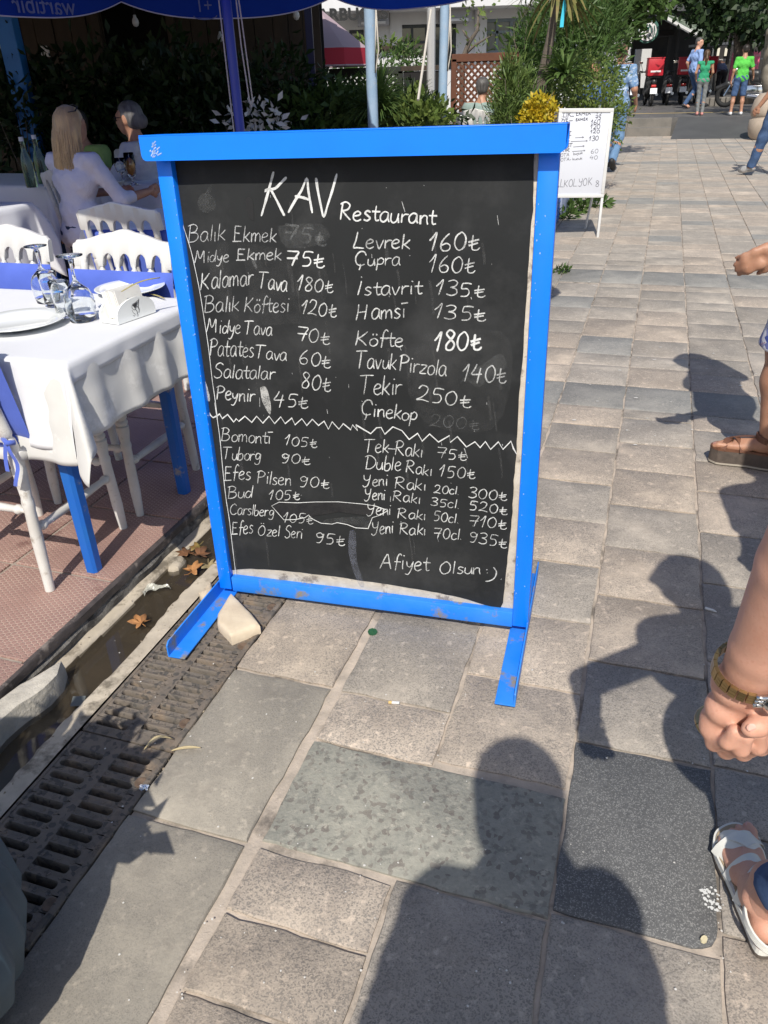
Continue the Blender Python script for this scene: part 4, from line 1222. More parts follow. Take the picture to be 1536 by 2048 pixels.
table('table behind the board edge, only its sunlit cloth corner showing', (-2.80, -1.9), (3.50, 4.2), TZ)
cloth('tablecloth', 'sunlit cream cloth corner between the chairs left of the board', (-2.80, -1.9), (3.50, 4.2), TZ+.005, (.3, .3, .35, .3), M_cloth2, .08, .012, 3, seed=8, group='cloths of the farther tables')
table('table where the two women sit', (-3.93, -2.9), (5.2, 6.0), tz)
cloth('tablecloth', 'shaded white cloth on the table where the two women sit', (-3.93, -2.9), (5.2, 6.0), tz+.005, (.3, .3, .35, .3), M_cloth, .08, .02, 4, seed=11, group='cloths of the farther tables')
table('far shaded table left of the blonde woman with bottles on it', (-5.6, -4.25), (5.0, 5.8), tz)
cloth('tablecloth', 'shaded white cloth left of the blonde woman under the bottles', (-5.6, -4.25), (5.0, 5.8), tz+.005, (.3, .3, .35, .3), M_cloth, .08, .02, 4, seed=13, group='cloths of the farther tables')

# ---------------------------------------------------------------- tableware
M_glass = mat('clear_glass', (.96, .98, .98), None, rough=.02, trans=1, ior=1.45)
M_china = mat('white_china', (.80, .82, .80), None, rough=.12, spec=.6, coat=.4)
def plate(label, c, r):
    e = thing('plate', label, 'plate', c, 0, 'white plates on the front table')
    MB().lathe([(.0001, .004), (r*.55, .004), (r*.62, .007), (r*.70, .013), (r*.98, .022), (r, .021), (r*.98, .0185), (r*.7, .009), (r*.58, .002), (r*.5, .0), (.0001, .0)], n=64).obj('dish', M_china, e, smooth='all')
plate('large white plate in front of the upturned glasses', G(42, 652, TZ+.006), .135)
plate('white plate half hidden behind the napkin holder', G(262, 585, TZ+.006), .12)
def wine(label, c, sc=1.0):
    e = thing('wine_glass', label, 'glass', c, 0, 'upturned glasses on the front table')
    # stands on its rim: bowl down, foot up
    out = [(.034, 0), (.0385, .02), (.041, .045), (.039, .065), (.030, .083), (.014, .097), (.0055, .108), (.0042, .125), (.0042, .15), (.006, .162), (.018, .168), (.034, .171), (.0345, .173), (.0001, .1745)]
    inn = [(.0001, .099), (.012, .094), (.0285, .081), (.0375, .064), (.0395, .045), (.037, .02), (.0328, 0), (.034, 0)]
    MB().lathe([(r*sc, z*sc) for r, z in out], n=36).lathe([(r*sc, z*sc) for r, z in inn], n=36).obj('glass_body', M_glass, e, smooth='all')
def tumbler(label, c):
    e = thing('tumbler', label, 'glass', c, 0, 'small tumblers with a blue mark')
    MB().lathe([(.0001, .0), (.026, .0), (.027, .004), (.026, .05), (.029, .085), (.0305, .11), (.029, .112), (.0275, .11), (.0265, .085), (.024, .05), (.0245, .012), (.0001, .010)], n=32).obj('glass_body', M_glass, e, smooth='all')
    mb = MB()
    for k in range(6):
        a0 = -1.9+k*.16
        r = .0291
        mb.add([(r*math.cos(a0), r*math.sin(a0), .083), (r*math.cos(a0+.15), r*math.sin(a0+.15), .083), (r*math.cos(a0+.08), r*math.sin(a0+.08), .083+.012*(1-abs(k-2.5)/3.4))], [(0, 1, 2)])
    mb.obj('blue_mark', mat('blue_ink', (.03, .22, .65), None, rough=.4), e, kind='stuff')
wine('upturned wine glass nearest the napkin holder', G(167, 640, TZ+.006), 1.12)
wine('upturned wine glass behind the two tumblers', G(97, 603, TZ+.006), 1.05)
tumbler('small tumbler with a blue mark between the wine glasses, left one', G(108, 612, TZ+.006))
tumbler('small tumbler with a blue mark touching the nearest wine glass', G(132, 634, TZ+.006))
# napkin holder
nh0 = G(222, 648, TZ+.006); nh1 = G(297, 622, TZ+.006)
dv = (nh1-nh0); az = math.atan2(dv.y, dv.x)
nh = thing('napkin_holder', 'white china napkin holder with a dark printed instrument, full of napkins', 'napkin holder', (nh0+nh1)/2, az)
wn = dv.length
def arch(y, d):
    mb = MB(); pts = [(-wn/2, y, 0), (wn/2, y, 0), (wn/2, y, .02)]+[(wn/2*math.cos(a), y, .02+.045*math.sin(a)) for a in [math.pi*k/14 for k in range(1, 14)]]+[(-wn/2, y, .02)]
    return mb.extr(pts, (0, d, 0))
m1 = arch(-.026, -.006); m2 = arch(.038, .006); m1.v; 
m1.add(m2.v, m2.f); m1.rbox((0, .006, .003), (wn, .066, .006), .002)
m1.obj('holder', M_china, nh, smooth='s')
M_pap = mat('paper_napkin', (.78, .77, .73), (.73, .71, .67), 20, .95, .3, 200)
for i in range(16):
    y = -.024+.0037*i+random.uniform(-.0006, .0006)
    h = .088+random.uniform(-.003, .004)
    mb = MB(); x0, x1 = -.052+random.uniform(-.002, .002), .052+random.uniform(-.002, .002)
    ln = .015
    mb.add([(x0, y, .008), (x1, y, .008), (x1, y+ln, h), (x0, y+ln, h), (x0, y+.003, .008), (x1, y+.003, .008), (x1, y+.0025+ln, h-.0012), (x0, y+.0025+ln, h-.0012)],
           [(0, 1, 2, 3), (7, 6, 5, 4), (3, 2, 6, 7), (0, 3, 7, 4), (1, 5, 6, 2)])
    mb.obj('napkin', M_pap, nh)
ink = mat('black_ink', (.03, .03, .035), None, rough=.5)
mb = MB()
def ink_line(pts, wd): 
    pts = catmull(pts, 4)
    for i in range(len(pts)-1):
        a = Vector(pts[i]); b = Vector(pts[i+1]); t = (b-a).normalized(); n_ = Vector((-t.y, t.x))*wd/2
        mb.add([(a.x+n_.x, -.0326, a.y+n_.y), (a.x-n_.x, -.0326, a.y-n_.y), (b.x-n_.x, -.0326, b.y-n_.y), (b.x+n_.x, -.0326, b.y+n_.y)], [(0, 1, 2, 3)])
ink_line([(-.012, .046), (-.016, .036), (-.006, .028), (.006, .040), (.014, .052), (.0, .048), (-.012, .046)], .0014)
ink_line([(-.004, .03), (.002, .02), (.0, .012)], .0022); ink_line([(.004, .036), (.012, .028), (.008, .016)], .002); ink_line([(.018, .056), (.010, .034), (.012, .022)], .0022)
ink_line([(-.018, .014), (-.012, .010), (-.008, .016), (-.014, .02), (-.018, .03)], .0012)
ink_line([(-.002, .010), (.002, .006), (.004, .012)], .0012)
mb.add([(-.013, -.0325, .044), (-.004, -.0325, .031), (.004, -.0325, .040), (.01, -.0325, .049)], [(0, 1, 2, 3)])
mb.obj('printed_motif', ink, nh, kind='stuff')
M_leafd = mat('dry_long_leaf', (.30, .27, .07), (.42, .34, .16), 30, .6)
def longleaf(name, label, a, b, wd, rise, M, cat='leaf', group=None):
    a = Vector(a); b = Vector(b); d = b-a; n_ = d.cross(Vector((0, 0, 1))).normalized()
    mb = MB()
    mb.grid(lambda u, v: a+d*v+Vector((0, 0, rise*math.sin(math.pi*v)+.2*wd*abs(u-.5)*2))+n_*((u-.5)*wd*math.sin(math.pi*min(1, max(.04, v*.96+.02)))**.8), 4, 14)
    o = mb.obj(name, M, smooth='all', label=label, cat=cat, group=group)
    s = o.modifiers.new('thickness', 'SOLIDIFY'); s.thickness = .0006
longleaf('long_leaf', 'curved green and brown leaf lying on top of the napkins', G(243, 584, TZ+.094), G(320, 556, TZ+.115), .011, .008, M_leafd)
longleaf('long_leaf', 'thin yellow leaf on the cloth right of the napkin holder', G(298, 588, TZ+.008), G(330, 598, TZ+.01), .009, .002, M_leafd)
# things on the far tables
M_btl = mat('green_bottle', (.35, .5, .4), None, rough=.03, trans=.9, ior=1.45)
M_lab = mat('bottle_label', (.6, .6, .6), (.1, .2, .5), 60, .5)
def bottle(label, c):
    e = thing('bottle', label, 'bottle', c, 0, 'glass bottles on the shaded table')
    MB().lathe([(.0001, 0), (.038, 0), (.040, .01), (.040, .15), (.034, .19), (.017, .24), (.014, .29), (.0155, .295), (.0155, .31), (.0001, .31)], n=20).obj('glass_body', M_btl, e, smooth='s')
    MB().lathe([(.0165, .298), (.0165, .325), (.0001, .326)], n=14).obj('cap', mat('bottle_cap', (.6, .62, .65), None, rough=.4), e, smooth='s')
bottle('left glass bottle on the shaded table beside the blonde woman', D(53, 325, 6.0)+Vector((0, 0, -.0)))
bottle('right glass bottle on the shaded table beside the blonde woman', D(78, 320, 6.25))
for o in [o for o in bpy.data.objects if o.name.startswith('bottle') and o.type == 'EMPTY']: o.location.z = tz+.007
e = thing('beer_glass', 'half full beer glass on the women table beside the board cap', 'glass', Vector((*D(263, 345, 5.9).xy, tz+.007)))
MB().lathe([(.0001, 0), (.035, 0), (.036, .005), (.008, .02), (.008, .04), (.03, .07), (.038, .12), (.034, .21), (.032, .21), (.036, .12), (.028, .075), (.0001, .055)], n=24).obj('glass_body', M_glass, e, smooth='all')
MB().lathe([(.0001, .057), (.027, .077), (.0345, .12), (.034, .165), (.0001, .165)], n=24).obj('beer', mat('beer', (.50, .22, .03), None, rough=.1), e, smooth='all')
e = thing('wine_glass', 'stemmed glass beside the beer on the women table', 'glass', Vector((*D(243, 345, 5.8).xy, tz+.007)))
MB().lathe([(.0001, 0), (.033, 0), (.006, .006), (.004, .02), (.004, .08), (.03, .10), (.04, .135), (.034, .185), (.0325, .185), (.038, .135), (.028, .104), (.0001, .09)], n=24).obj('glass_body', M_glass, e, smooth='all')
e = thing('plate', 'food plate in front of the blonde woman hand', 'plate', Vector((*D(215, 340, 6.1).xy, tz+.007)), 0)
MB().lathe([(.0001, .004), (.08, .004), (.12, .018), (.122, .016), (.08, 0), (.0001, 0)], n=32).obj('dish', M_china, e, smooth='all')
# ---------------------------------------------------------------- foliage helpers
def leaf_mat(name, c1, c2, rough=.5, tr=.25, scale=9):
    m = mat(name, c1, c2, scale, rough, coord='Object', spec=.35)
    n, N, L, B = nodes_of(m)
    t = N.new('ShaderNodeBsdfTranslucent'); src = B.inputs['Base Color'].links[0].from_socket
    L.new(src, t.inputs[0])
    mx = N.new('ShaderNodeMixShader'); mx.inputs[0].default_value = tr
    out = [x for x in N if x.type == 'OUTPUT_MATERIAL'][0]
    L.new(B.outputs[0], mx.inputs[1]); L.new(t.outputs[0], mx.inputs[2]); L.new(mx.outputs[0], out.inputs[0])
    return m
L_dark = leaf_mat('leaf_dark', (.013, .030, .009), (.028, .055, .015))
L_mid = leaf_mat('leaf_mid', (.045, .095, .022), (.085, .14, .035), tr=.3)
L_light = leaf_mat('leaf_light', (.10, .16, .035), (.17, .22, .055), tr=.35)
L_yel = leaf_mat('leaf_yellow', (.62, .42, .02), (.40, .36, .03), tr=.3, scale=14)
L_jun = leaf_mat('leaf_juniper', (.075, .13, .035), (.15, .21, .055), tr=.2, scale=12)
L_grs = leaf_mat('leaf_strap', (.05, .10, .025), (.11, .17, .045), tr=.25, scale=12)
M_bark = mat('bark', (.16, .13, .105), (.09, .075, .06), 14, .95, .9, 40, dist=.01)
def leaves(blobs, n, size, aspect=.4, M=None, name='foliage', parent=None, up=.2, shell=.55, droop=0, stuff=True, zmin=-9):
    """blobs: list of (center, (rx,ry,rz)); n leaves spread through the outer part of the blobs"""
    vol = np.array([b[1][0]*b[1][1]*b[1][2] for b in blobs])**.67; vol = vol/vol.sum()
    which = rng.choice(len(blobs), n, p=vol)
    d = rng.normal(size=(n, 3)); d /= np.linalg.norm(d, axis=1)[:, None]
    r = shell+(1.05-shell)*rng.random(n)**.7
    lump = 1+.22*np.sin(d[:, 0]*5+which)*np.cos(d[:, 2]*6+which*2)+.12*rng.normal(size=n)
    c = np.array([blobs[i][0] for i in which]); R_ = np.array([blobs[i][1] for i in which])
    P = c+d*R_*(r*lump)[:, None]
    ax = d*.8+rng.normal(size=(n, 3))*.7; ax[:, 2] += up-droop
    ax /= np.linalg.norm(ax, axis=1)[:, None]
    nn = np.cross(ax, rng.normal(size=(n, 3))); nn /= np.linalg.norm(nn, axis=1)[:, None]
    sd = np.cross(ax, nn)
    L_ = size*(.6+.8*rng.random(n))[:, None]
    a = P; b = P+ax*L_*.5+sd*L_*aspect*.5+nn*L_*.06; cc = P+ax*L_; e = P+ax*L_*.5-sd*L_*aspect*.5+nn*L_*.06
    cc = cc-nn*L_*.12
    ok = P[:, 2] > zmin
    V = np.stack([a, b, cc, e], 1)[ok].reshape(-1, 3)
    k = len(V)//4
    me = bpy.data.meshes.new(name)
    me.vertices.add(4*k); me.vertices.foreach_set('co', V.ravel())
    me.loops.add(4*k); me.loops.foreach_set('vertex_index', np.arange(4*k))
    me.polygons.add(k); me.polygons.foreach_set('loop_start', np.arange(k)*4); me.polygons.foreach_set('loop_total', np.full(k, 4))
    me.update(calc_edges=True)
    me.materials.append(M)
    return link(name, me, parent, kind='stuff' if stuff else None)
def local(pts, o): return [(Vector(c)-Vector(o), r) for c, r in pts]
def twigs(name, parent, starts, M, r=.012, L=.5, n=3, spread=.5):
    mb = MB()
    for s in starts:
        for k in range(n):
            p = Vector(s); P = [p.copy()]
            d = Vector((random.uniform(-spread, spread), random.uniform(-spread, spread), 1)).normalized()
            for j in range(4):
                p = p+d*L/4; d = (d+Vector((random.uniform(-.3, .3), random.uniform(-.3, .3), .05))).normalized(); P.append(p.copy())
            mb.tube(P, [r*(1-.2*i) for i in range(5)], 6)
    return mb.obj(name, M, parent, smooth='all')
def shrub(label, base, blobs, n, size, M, aspect=.4, name='shrub', cat='shrub', group=None, up=.2, droop=0, tw=True, shell=.5):
    e = thing(name, label, cat, base, 0, group)
    leaves(local(blobs, base), n, size, aspect, M, 'foliage', e, up, shell, droop)
    if tw:
        top = max(b[0][2] for b in blobs)-base[2]
        twigs('stem', e, [(random.uniform(-.05, .05), random.uniform(-.05, .05), 0) for _ in range(3)], M_bark, .012, max(.25, top), 2, .35)
    return e
def strap_plant(label, base, n, L, wd, M, name='strap_plant', lean=(0, 0), droop=1.0, cat='plant', upr=.9, group=None, each=True, top=None):
    e = thing(name, label, cat, base, 0, group)
    c0 = Vector(top)-Vector(base) if top else Vector((0, 0, .02))
    mb = MB()
    for k in range(n):
        az_ = random.uniform(0, 2*math.pi); el = random.uniform(.25, 1.3)*upr
        d = Vector((math.cos(az_)*math.cos(el)+lean[0], math.sin(az_)*math.cos(el)+lean[1], math.sin(el))).normalized()
        l = L*random.uniform(.65, 1.1); p = c0.copy(); P = []
        for j in range(7):
            P.append(p.copy()); p = p+d*l/6; d = (d+Vector((0, 0, -.22*droop*(.4+j*.25)))).normalized()
        side = Vector((-math.sin(az_), math.cos(az_), 0))
        vs = []
        for j, q in enumerate(P):
            ww = wd*(.35+.65*math.sin(math.pi*min(.97, (j+.7)/7.4)))*.5
            vs += [q+side*ww+Vector((0, 0, ww*.5)), q, q-side*ww+Vector((0, 0, ww*.5))]
        mb.add(vs, [(3*j, 3*j+1, 3*j+4, 3*j+3) for j in range(6)]+[(3*j+1, 3*j+2, 3*j+5, 3*j+4) for j in range(6)])
    mb.obj('leaf_cluster', M, e, smooth='all', kind='stuff')
    return e
# ---------------------------------------------------------------- far plaza, steps and ramp
FZ = .36
M_plz = mat('plaza_stone', (.115, .11, .105), (.085, .082, .08), 1.2, .6, .3, 40, stains=((.15, .14, .13), 2, .5, .7))
M_step = mat('step_stone', (.20, .18, .155), (.14, .13, .115), 3, .8, .4, 30)
pl = link('plaza', None, kind='structure')
c = [W(-30, 23.0), W(60, 23.0), W(60, 160), W(-60, 160)]
MB().prism([(p.x, p.y) for p in c], -.4, FZ-.003).obj('plaza_floor', M_plz, pl)
# slabs near the top of the steps
mb = MB()
for i in range(30):
    for j in range(16):
        t0 = -6+i*.62; s0 = 23.02+j*.62+.0
        q = [W(t0+.006, s0), W(t0+.61, s0), W(t0+.61, s0+.607), W(t0+.006, s0+.607)]
        mb.add([(p.x, p.y, FZ-.004) for p in q]+[(p.x, p.y, FZ+.002+random.uniform(-.001, .001)) for p in q], [(4, 5, 6, 7), (0, 1, 5, 4), (1, 2, 6, 5), (2, 3, 7, 6), (3, 0, 4, 7)])
mb.obj('plaza_slab', mat('plaza_slab', (.13, .125, .12), (.09, .088, .086), 1.6, .55, .25, 60), pl, kind='stuff')
stp = link('steps', None, kind='structure')
for i, (s0, z) in enumerate(((21.96, .18), (22.5, FZ))):
    for k in range(9):
        t0 = -9.3+k*1.05
        q = [W(t0+.004, s0), W(t0+1.046, s0), W(t0+1.046, s0+.6), W(t0+.004, s0+.6)]
        MB().prism([(p.x, p.y) for p in q], z-.5, z+.002+random.uniform(-.002, .002)).obj('step_stone', M_step, stp)
q = [W(.16, 20.9), W(2.9, 20.9), W(3.0, 23.05), W(.3, 23.05)]
MB().add([(*q[0].xy, .002), (*q[1].xy, .002), (*q[2].xy, FZ+.005), (*q[3].xy, FZ+.005), (*q[0].xy, -.2), (*q[1].xy, -.2), (*q[2].xy, -.2), (*q[3].xy, -.2)],
         [(0, 1, 2, 3), (4, 5, 1, 0), (5, 6, 2, 1), (6, 7, 3, 2), (7, 4, 0, 3)]).obj('ramp', mat('ramp_stone', (.085, .085, .085), (.065, .065, .066), 2, .6, .3, 50), kind='structure')
mb = MB()
q = [W(-4, 25.55), W(9, 24.6), W(9, 24.68), W(-4, 25.65)]
mb.prism([(p.x, p.y) for p in q], FZ, FZ+.007).obj('yellow_guide_line', mat('yellow_line', (.50, .36, .12), (.40, .30, .12), 4, .7), kind='structure')
q = [W(2.95, 6), W(12, 6), W(12, 22.9), W(2.95, 22.9)]

# ---------------------------------------------------------------- blue planters along the street, left edge of the paving
M_plb = mat('planter_blue', (.010, .10, .42), (.02, .14, .50), 5, .5, .2, 50, stains=((.15, .17, .2), 10, .62, .7))
M_plw = mat('planter_wall', (.34, .38, .50), (.25, .30, .44), 5, .85, .4, 40, stains=((.12, .14, .2), 6, .55, .65))
M_soil = mat('soil', (.05, .038, .028), None, rough=.95)
ground2 = link('side_paving', None, kind='structure')
c = [W(-30, 8.2), W(-1.47, 8.2), W(-1.47, 21.9), W(-30, 21.9)]
MB().prism([(p.x, p.y) for p in c], -.5, .015).obj('slab_bed', mat('side_paving_stone', (.20, .18, .155), (.15, .135, .12), 2, .85, .4, 40), ground2)
c = [W(-1.47, 8.2), W(-.937, 8.2), W(-.937, 21.94), W(-1.47, 21.94)]
mb = MB()
s = 8.2
while s < 21.5:
    d = random.choice([.45, .6, .75]); q = [W(-1.47, s+.006), W(-.941, s+.006), W(-.941, s+d), W(-1.47, s+d)]
    MB().prism([(p.x, p.y) for p in q], -.4, .001+random.uniform(0, .003)).obj('kerb_slab', random.choice([M_st['blue'], M_st['grey'], M_st['pale']]), ground2); s += d
def planter(label, t0, t1, s0, s1, h, M, cratey=False):
    c = W((t0+t1)/2, (s0+s1)/2, .0)
    e = thing('planter_box', label, 'planter', c, SROT, 'blue planters along the street edge')
    w_, l_ = t1-t0, s1-s0
    for dx, dy, sx, sy in ((-w_/2+.015, 0, .03, l_), (w_/2-.015, 0, .03, l_), (0, -l_/2+.0152, w_-.062, .03), (0, l_/2-.0152, w_-.062, .03)):
        MB().rbox((dx, dy, h/2+.015), (sx, sy, h), .005).obj('side', M, e, smooth='s')
        if cratey:
            for k in range(5):
                z = .05+k*(h-.05)/5
                n = Vector((-1 if dx < 0 else (1 if dx > 0 else 0), -1 if dy < 0 else (1 if dy > 0 else 0), 0))
                MB().rbox((dx+n.x*.017, dy+n.y*.017, z+.02), (.012 if dx else sx*.9, .012 if dy else sy*.9, .022), .003).obj('rib', M, e, smooth='s')
    MB().box((0, 0, h-.05), (w_-.07, l_-.07, .02)).obj('soil', M_soil, e)
    return e
planter('blue ribbed crate planter just right of the board below the whiteboard', -1.40, -.97, 8.35, 9.0, .40, M_plb, True)
planter('pale blue long planter wall behind the whiteboard legs', -1.42, -.96, 9.1, 11.2, .38, M_plw)
planter('blue planter nearest the steps behind the whiteboard', -1.42, -.96, 11.3, 14.5, .40, M_plb)
planter('planter hidden behind the board holding the terrace hedge', -3.6, -1.5, 7.9, 8.3, .45, M_plb)
planter('dark planter behind the two women', -7.8, -3.8, 8.0, 8.4, .45, M_plb)

# ---------------------------------------------------------------- white A-frame sign with handwriting
M_wf = mat('white_frame', (.64, .64, .63), (.58, .58, .57), 8, .45)
M_wb = mat('whiteboard', (.62, .64, .70), None, rough=.25)
wl = G(1198, 475)
wtl = D(1098, 213, wl.y+.02); wtr = D(1220, 210, wl.y+.02)
dv = wtr-wtl; ang = math.atan2(dv.y, dv.x)
ww = .50; zt = 1.13; zb = .375
wbs = thing('whiteboard_sign', 'white A-frame menu sign with faint handwriting beside the planters', 'sign', Vector((wl.x+.0, wl.y, 0))-Vector((ww*math.cos(ang+.0), ww*math.sin(ang), 0))*1.0, (math.radians(-2), 0, ang))
wbs.rotation_euler[1] = math.radians(1.5)
MB().rbox((ww/2, .012, (zt+zb)/2), (ww-.05, .012, zt-zb-.05), .002).obj('writing_panel', M_wb, wbs, smooth='s')
for nm, cc, dd in (('frame_rail', (ww/2, .01, zt-.017), (ww, .026, .034)), ('frame_rail', (ww/2, .01, zb+.015), (ww, .026, .030)), ('frame_stile', (.015, .01, (zt+zb)/2), (.03, .026, zt-zb-.066)), ('frame_stile', (ww-.015, .01, (zt+zb)/2), (.03, .026, zt-zb-.066))):
    MB().rbox(cc, dd, .003).obj(nm, M_wf, wbs, smooth='s')
for x in (.012, ww-.012):
    MB().rbox((x, .012, zb/2), (.024, .022, zb-.002), .003).obj('leg', M_wf, wbs, smooth='s')
    MB().tube([(x, .03, zt-.06), (x, .52, .0)], .012, 4).obj('leg', M_wf, wbs)
fw_ = plane_map(wbs, .0055)
zw = lambda x, y: (1080+x/6.4, 180+y/6.4)
INK = mat('marker_ink', (.09, .09, .11), None, rough=.7)
INK2 = mat('marker_ink_faint', (.36, .36, .39), None, rough=.7)
def wline(words, wd=.0058, m=INK):
    mb = MB()
    for (txt, a, b, c_, d, cap_) in words:
        p, q = zw(a, b), zw(c_, d)
        ribbons(write(txt, p[0], p[1], q[0], q[1], cap_/6.4), fw_, wd, .0052, mb, wob=0)
    mb.obj('marker_line', m, wbs, kind='stuff')
wline([('BALIK', 180, 352, 405, 342, 66), ('-', 405, 345, 432, 345, 30), ('EKMEK', 460, 330, 652, 318, 58), ('75', 708, 318, 785, 314, 62)])
wline([('MİDYE', 178, 412, 362, 405, 46), ('-', 370, 405, 410, 402, 30), ('EKMEK', 455, 398, 612, 388, 34), ('75', 705, 378, 782, 376, 50)])
wline([('LEVREK', 180, 475, 378, 472, 48), ('160', 650, 445, 768, 438, 66)])
wline([('HAMSİ', 180, 530, 360, 525, 46), ('120', 645, 500, 768, 498, 60)])
wline([('İSTAVRİT', 160, 578, 400, 572, 44), ('120', 645, 556, 762, 552, 46)])
wline([('MEZGİT', 150, 635, 395, 628, 46), ('130', 628, 655, 750, 642, 62)])
wline([('KALAMAR', 130, 690, 378, 685, 42)]); wline([('PALAMUT', 140, 735, 412, 728, 42)]); wline([('TEKIR', 160, 795, 382, 788, 46)])
wline([('60', 650, 815, 742, 808, 56), ('KOTA', 225, 858, 375, 848, 42), ('buyuk', 425, 832, 545, 818, 34)], .0036)
wline([('40', 640, 890, 738, 886, 56), ('KOTA-', 225, 915, 395, 905, 42), ('kucuk', 415, 900, 540, 888, 34)], .0036)
wline([('ALKOL.YOK', 190, 1252, 665, 1215, 98), ('8', 705, 1240, 758, 1235, 76)], .0042)
S_ = [[zw(450, 612), zw(560, 606)], [zw(540, 595), zw(562, 606), zw(545, 616)], [zw(395, 660), zw(605, 652)], [zw(590, 642), zw(608, 652), zw(592, 662)], [zw(425, 730), zw(565, 718)], [zw(548, 708), zw(568, 718), zw(552, 728)], [zw(412, 788), zw(575, 776)], [zw(560, 768), zw(578, 776), zw(562, 784)]]
ribbons(S_, fw_, .0038, .0052, wob=0).obj('marker_arrow', INK, wbs, kind='stuff')
wline([('7', 745, 240, 775, 238, 40)], .003, INK2)

# ---------------------------------------------------------------- umbrella
M_can = leaf_mat('umbrella_fabric', (.008, .05, .36), (.010, .06, .42), .8, .5, 2)
M_pole = mat('umbrella_pole', (.006, .03, .34), None, rough=.3, spec=.6)
M_pipe = mat('white_piping', (.55, .57, .62), None, rough=.8)
M_rope = mat('rope', (.60, .56, .50), (.4, .37, .33), 200, .9)
def umbrella(label, cx, cy, rot, apo=1.8, zr=2.03, zb=1.86, zap=2.75, panels=True, tag_text=True, nside=8, M=M_can, name='parasol', vs_=None):
    e = thing(name, label, 'parasol', (cx, cy, ZT), rot)
    z0 = ZT
    R_ = apo/math.cos(math.pi/nside)
    cor = [Vector((R_*math.cos(math.pi/2-math.pi/nside+2*math.pi*k/nside), R_*math.sin(math.pi/2-math.pi/nside+2*math.pi*k/nside), 0)) for k in range(nside)]
    for k in range(nside):
        a, b = cor[k], cor[(k+1) % nside]
        mb = MB()
        mb.grid(lambda u, v: (a.lerp(b, u)*v*(1-.035*math.sin(math.pi*v)*math.sin(math.pi*u))+Vector((0, 0, (zap-z0)+(zr-zap)*v+.05*math.sin(math.pi*v)*(1-math.sin(math.pi*u)*.9)))), 8, 8)
        o = mb.obj('canopy_panel', M, e, smooth='all')
        mb = MB()
        def vb(u): return (zb-z0)+(.105 if tag_text else .04)*(abs(2*u-1)**2.6)
        mb.grid(lambda u, v: (a.lerp(b, u)*(1+.008*math.sin(u*9+k)*v)).xyz+Vector((0, 0, (zr-z0)*(1-v)+vb(u)*v)), 26, 4)
        o = mb.obj('valance', M, e, smooth='all')
        mb = MB(); mb.tube([(a.lerp(b, i/26)*(1+.008*math.sin(i/26*9+k)))+Vector((0, 0, vb(i/26))) for i in range(27)], .004, 5)
        mb.obj('piping', M_pipe, o)
        MB().tube([Vector((0, 0, zap-z0-.05)), a+Vector((0, 0, zr-z0-.01))], .010, 6).obj('rib', M_pole, e)
    MB().lathe([(.024, 0), (.024, zap-z0-.02), (.0001, zap-z0)], n=20).obj('pole', M_pole, e, smooth='s')
    MB().lathe([(.26, 0), (.26, .04), (.05, .07), (.035, .25), (.03, .25)], n=28).obj('base', M_pole, e, smooth='s')
    return e, cor, R_
pc = D(466, 130, 4.4)
um, ucor, uR = umbrella('big dark blue parasol with scalloped valance over the women, pole behind the board', pc.x, pc.y, math.radians(8), apo=1.64, zb=1.785, zr=1.99)
um2, _, _ = umbrella('second blue parasol, only a bright corner of it at the top left', pc.x-3.25, pc.y+.55, math.radians(30), zb=2.22, zr=2.42, zap=3.1)
def text_obj(body, size, M, parent, loc, rot, mirror=False, extrude=.002, name='lettering', bold=0, sx=1, align='CENTER'):
    t = bpy.data.curves.new(name, 'FONT'); t.body = body; t.size = size; t.extrude = extrude; t.align_x = align; t.offset = bold
    o = bpy.data.objects.new(name, t); COL.objects.link(o)
    bpy.context.view_layer.update()
    me = bpy.data.meshes.new_from_object(o.evaluated_get(bpy.context.evaluated_depsgraph_get()))
    bpy.data.objects.remove(o); bpy.data.curves.remove(t)
    me.materials.clear(); me.materials.append(M)
    q = link(name, me, parent, loc=loc, rot=rot)
    q.scale = (-sx if mirror else sx, 1, 1)
    return q
# valance print seen through the cloth from inside (mirrored); panel 0 is the far side, 7/1 its neighbours
M_print = mat('valance_print', (.16, .20, .34), None, rough=.9)
def on_panel(k, u, zoff, body, size):
    a, b = ucor[k], ucor[(k+1) % 8]
    p = a.lerp(b, u); n_ = Vector((p.x, p.y, 0)).normalized()
    d = (b-a).normalized()
    p = p-n_*.012
    az_ = math.atan2(-d.y, -d.x)
    text_obj(body, size, M_print, um, (p.x, p.y, zoff), (math.pi/2, 0, az_), mirror=True)
on_panel(1, .42, 1.745, 'wartıbır', .13)
on_panel(0, .62, 1.765, '+1', .10)
a, b = ucor[0], ucor[1]
mb = MB(); pts = [a.lerp(b, .62+.055*math.cos(t))*.992+Vector((0, 0, 1.755-.02*math.sin(t)-.012)) for t in [math.pi*i/10 for i in range(11)]]
mb.tube(pts, .004, 5).obj('smile_mark', M_print, um)
# cords on the pole
mb = MB(); mb.tube([(-.034, -.01, 2.4), (-.033, -.012, 1.6), (-.031, -.01, .9)], .0035, 5); mb.obj('cord', M_rope, um)
mb = MB(); mb.tube([(.03, -.012, 2.5), (.045, -.02, 2.0), (.05, -.02, 1.5), (.062, -.02, 1.28), (.07, -.02, 1.24), (.078, -.02, 1.27), (.065, -.02, 1.6), (.038, -.012, 2.1), (.034, -.012, 2.4)], .0035, 5); mb.obj('cord', M_rope, um)

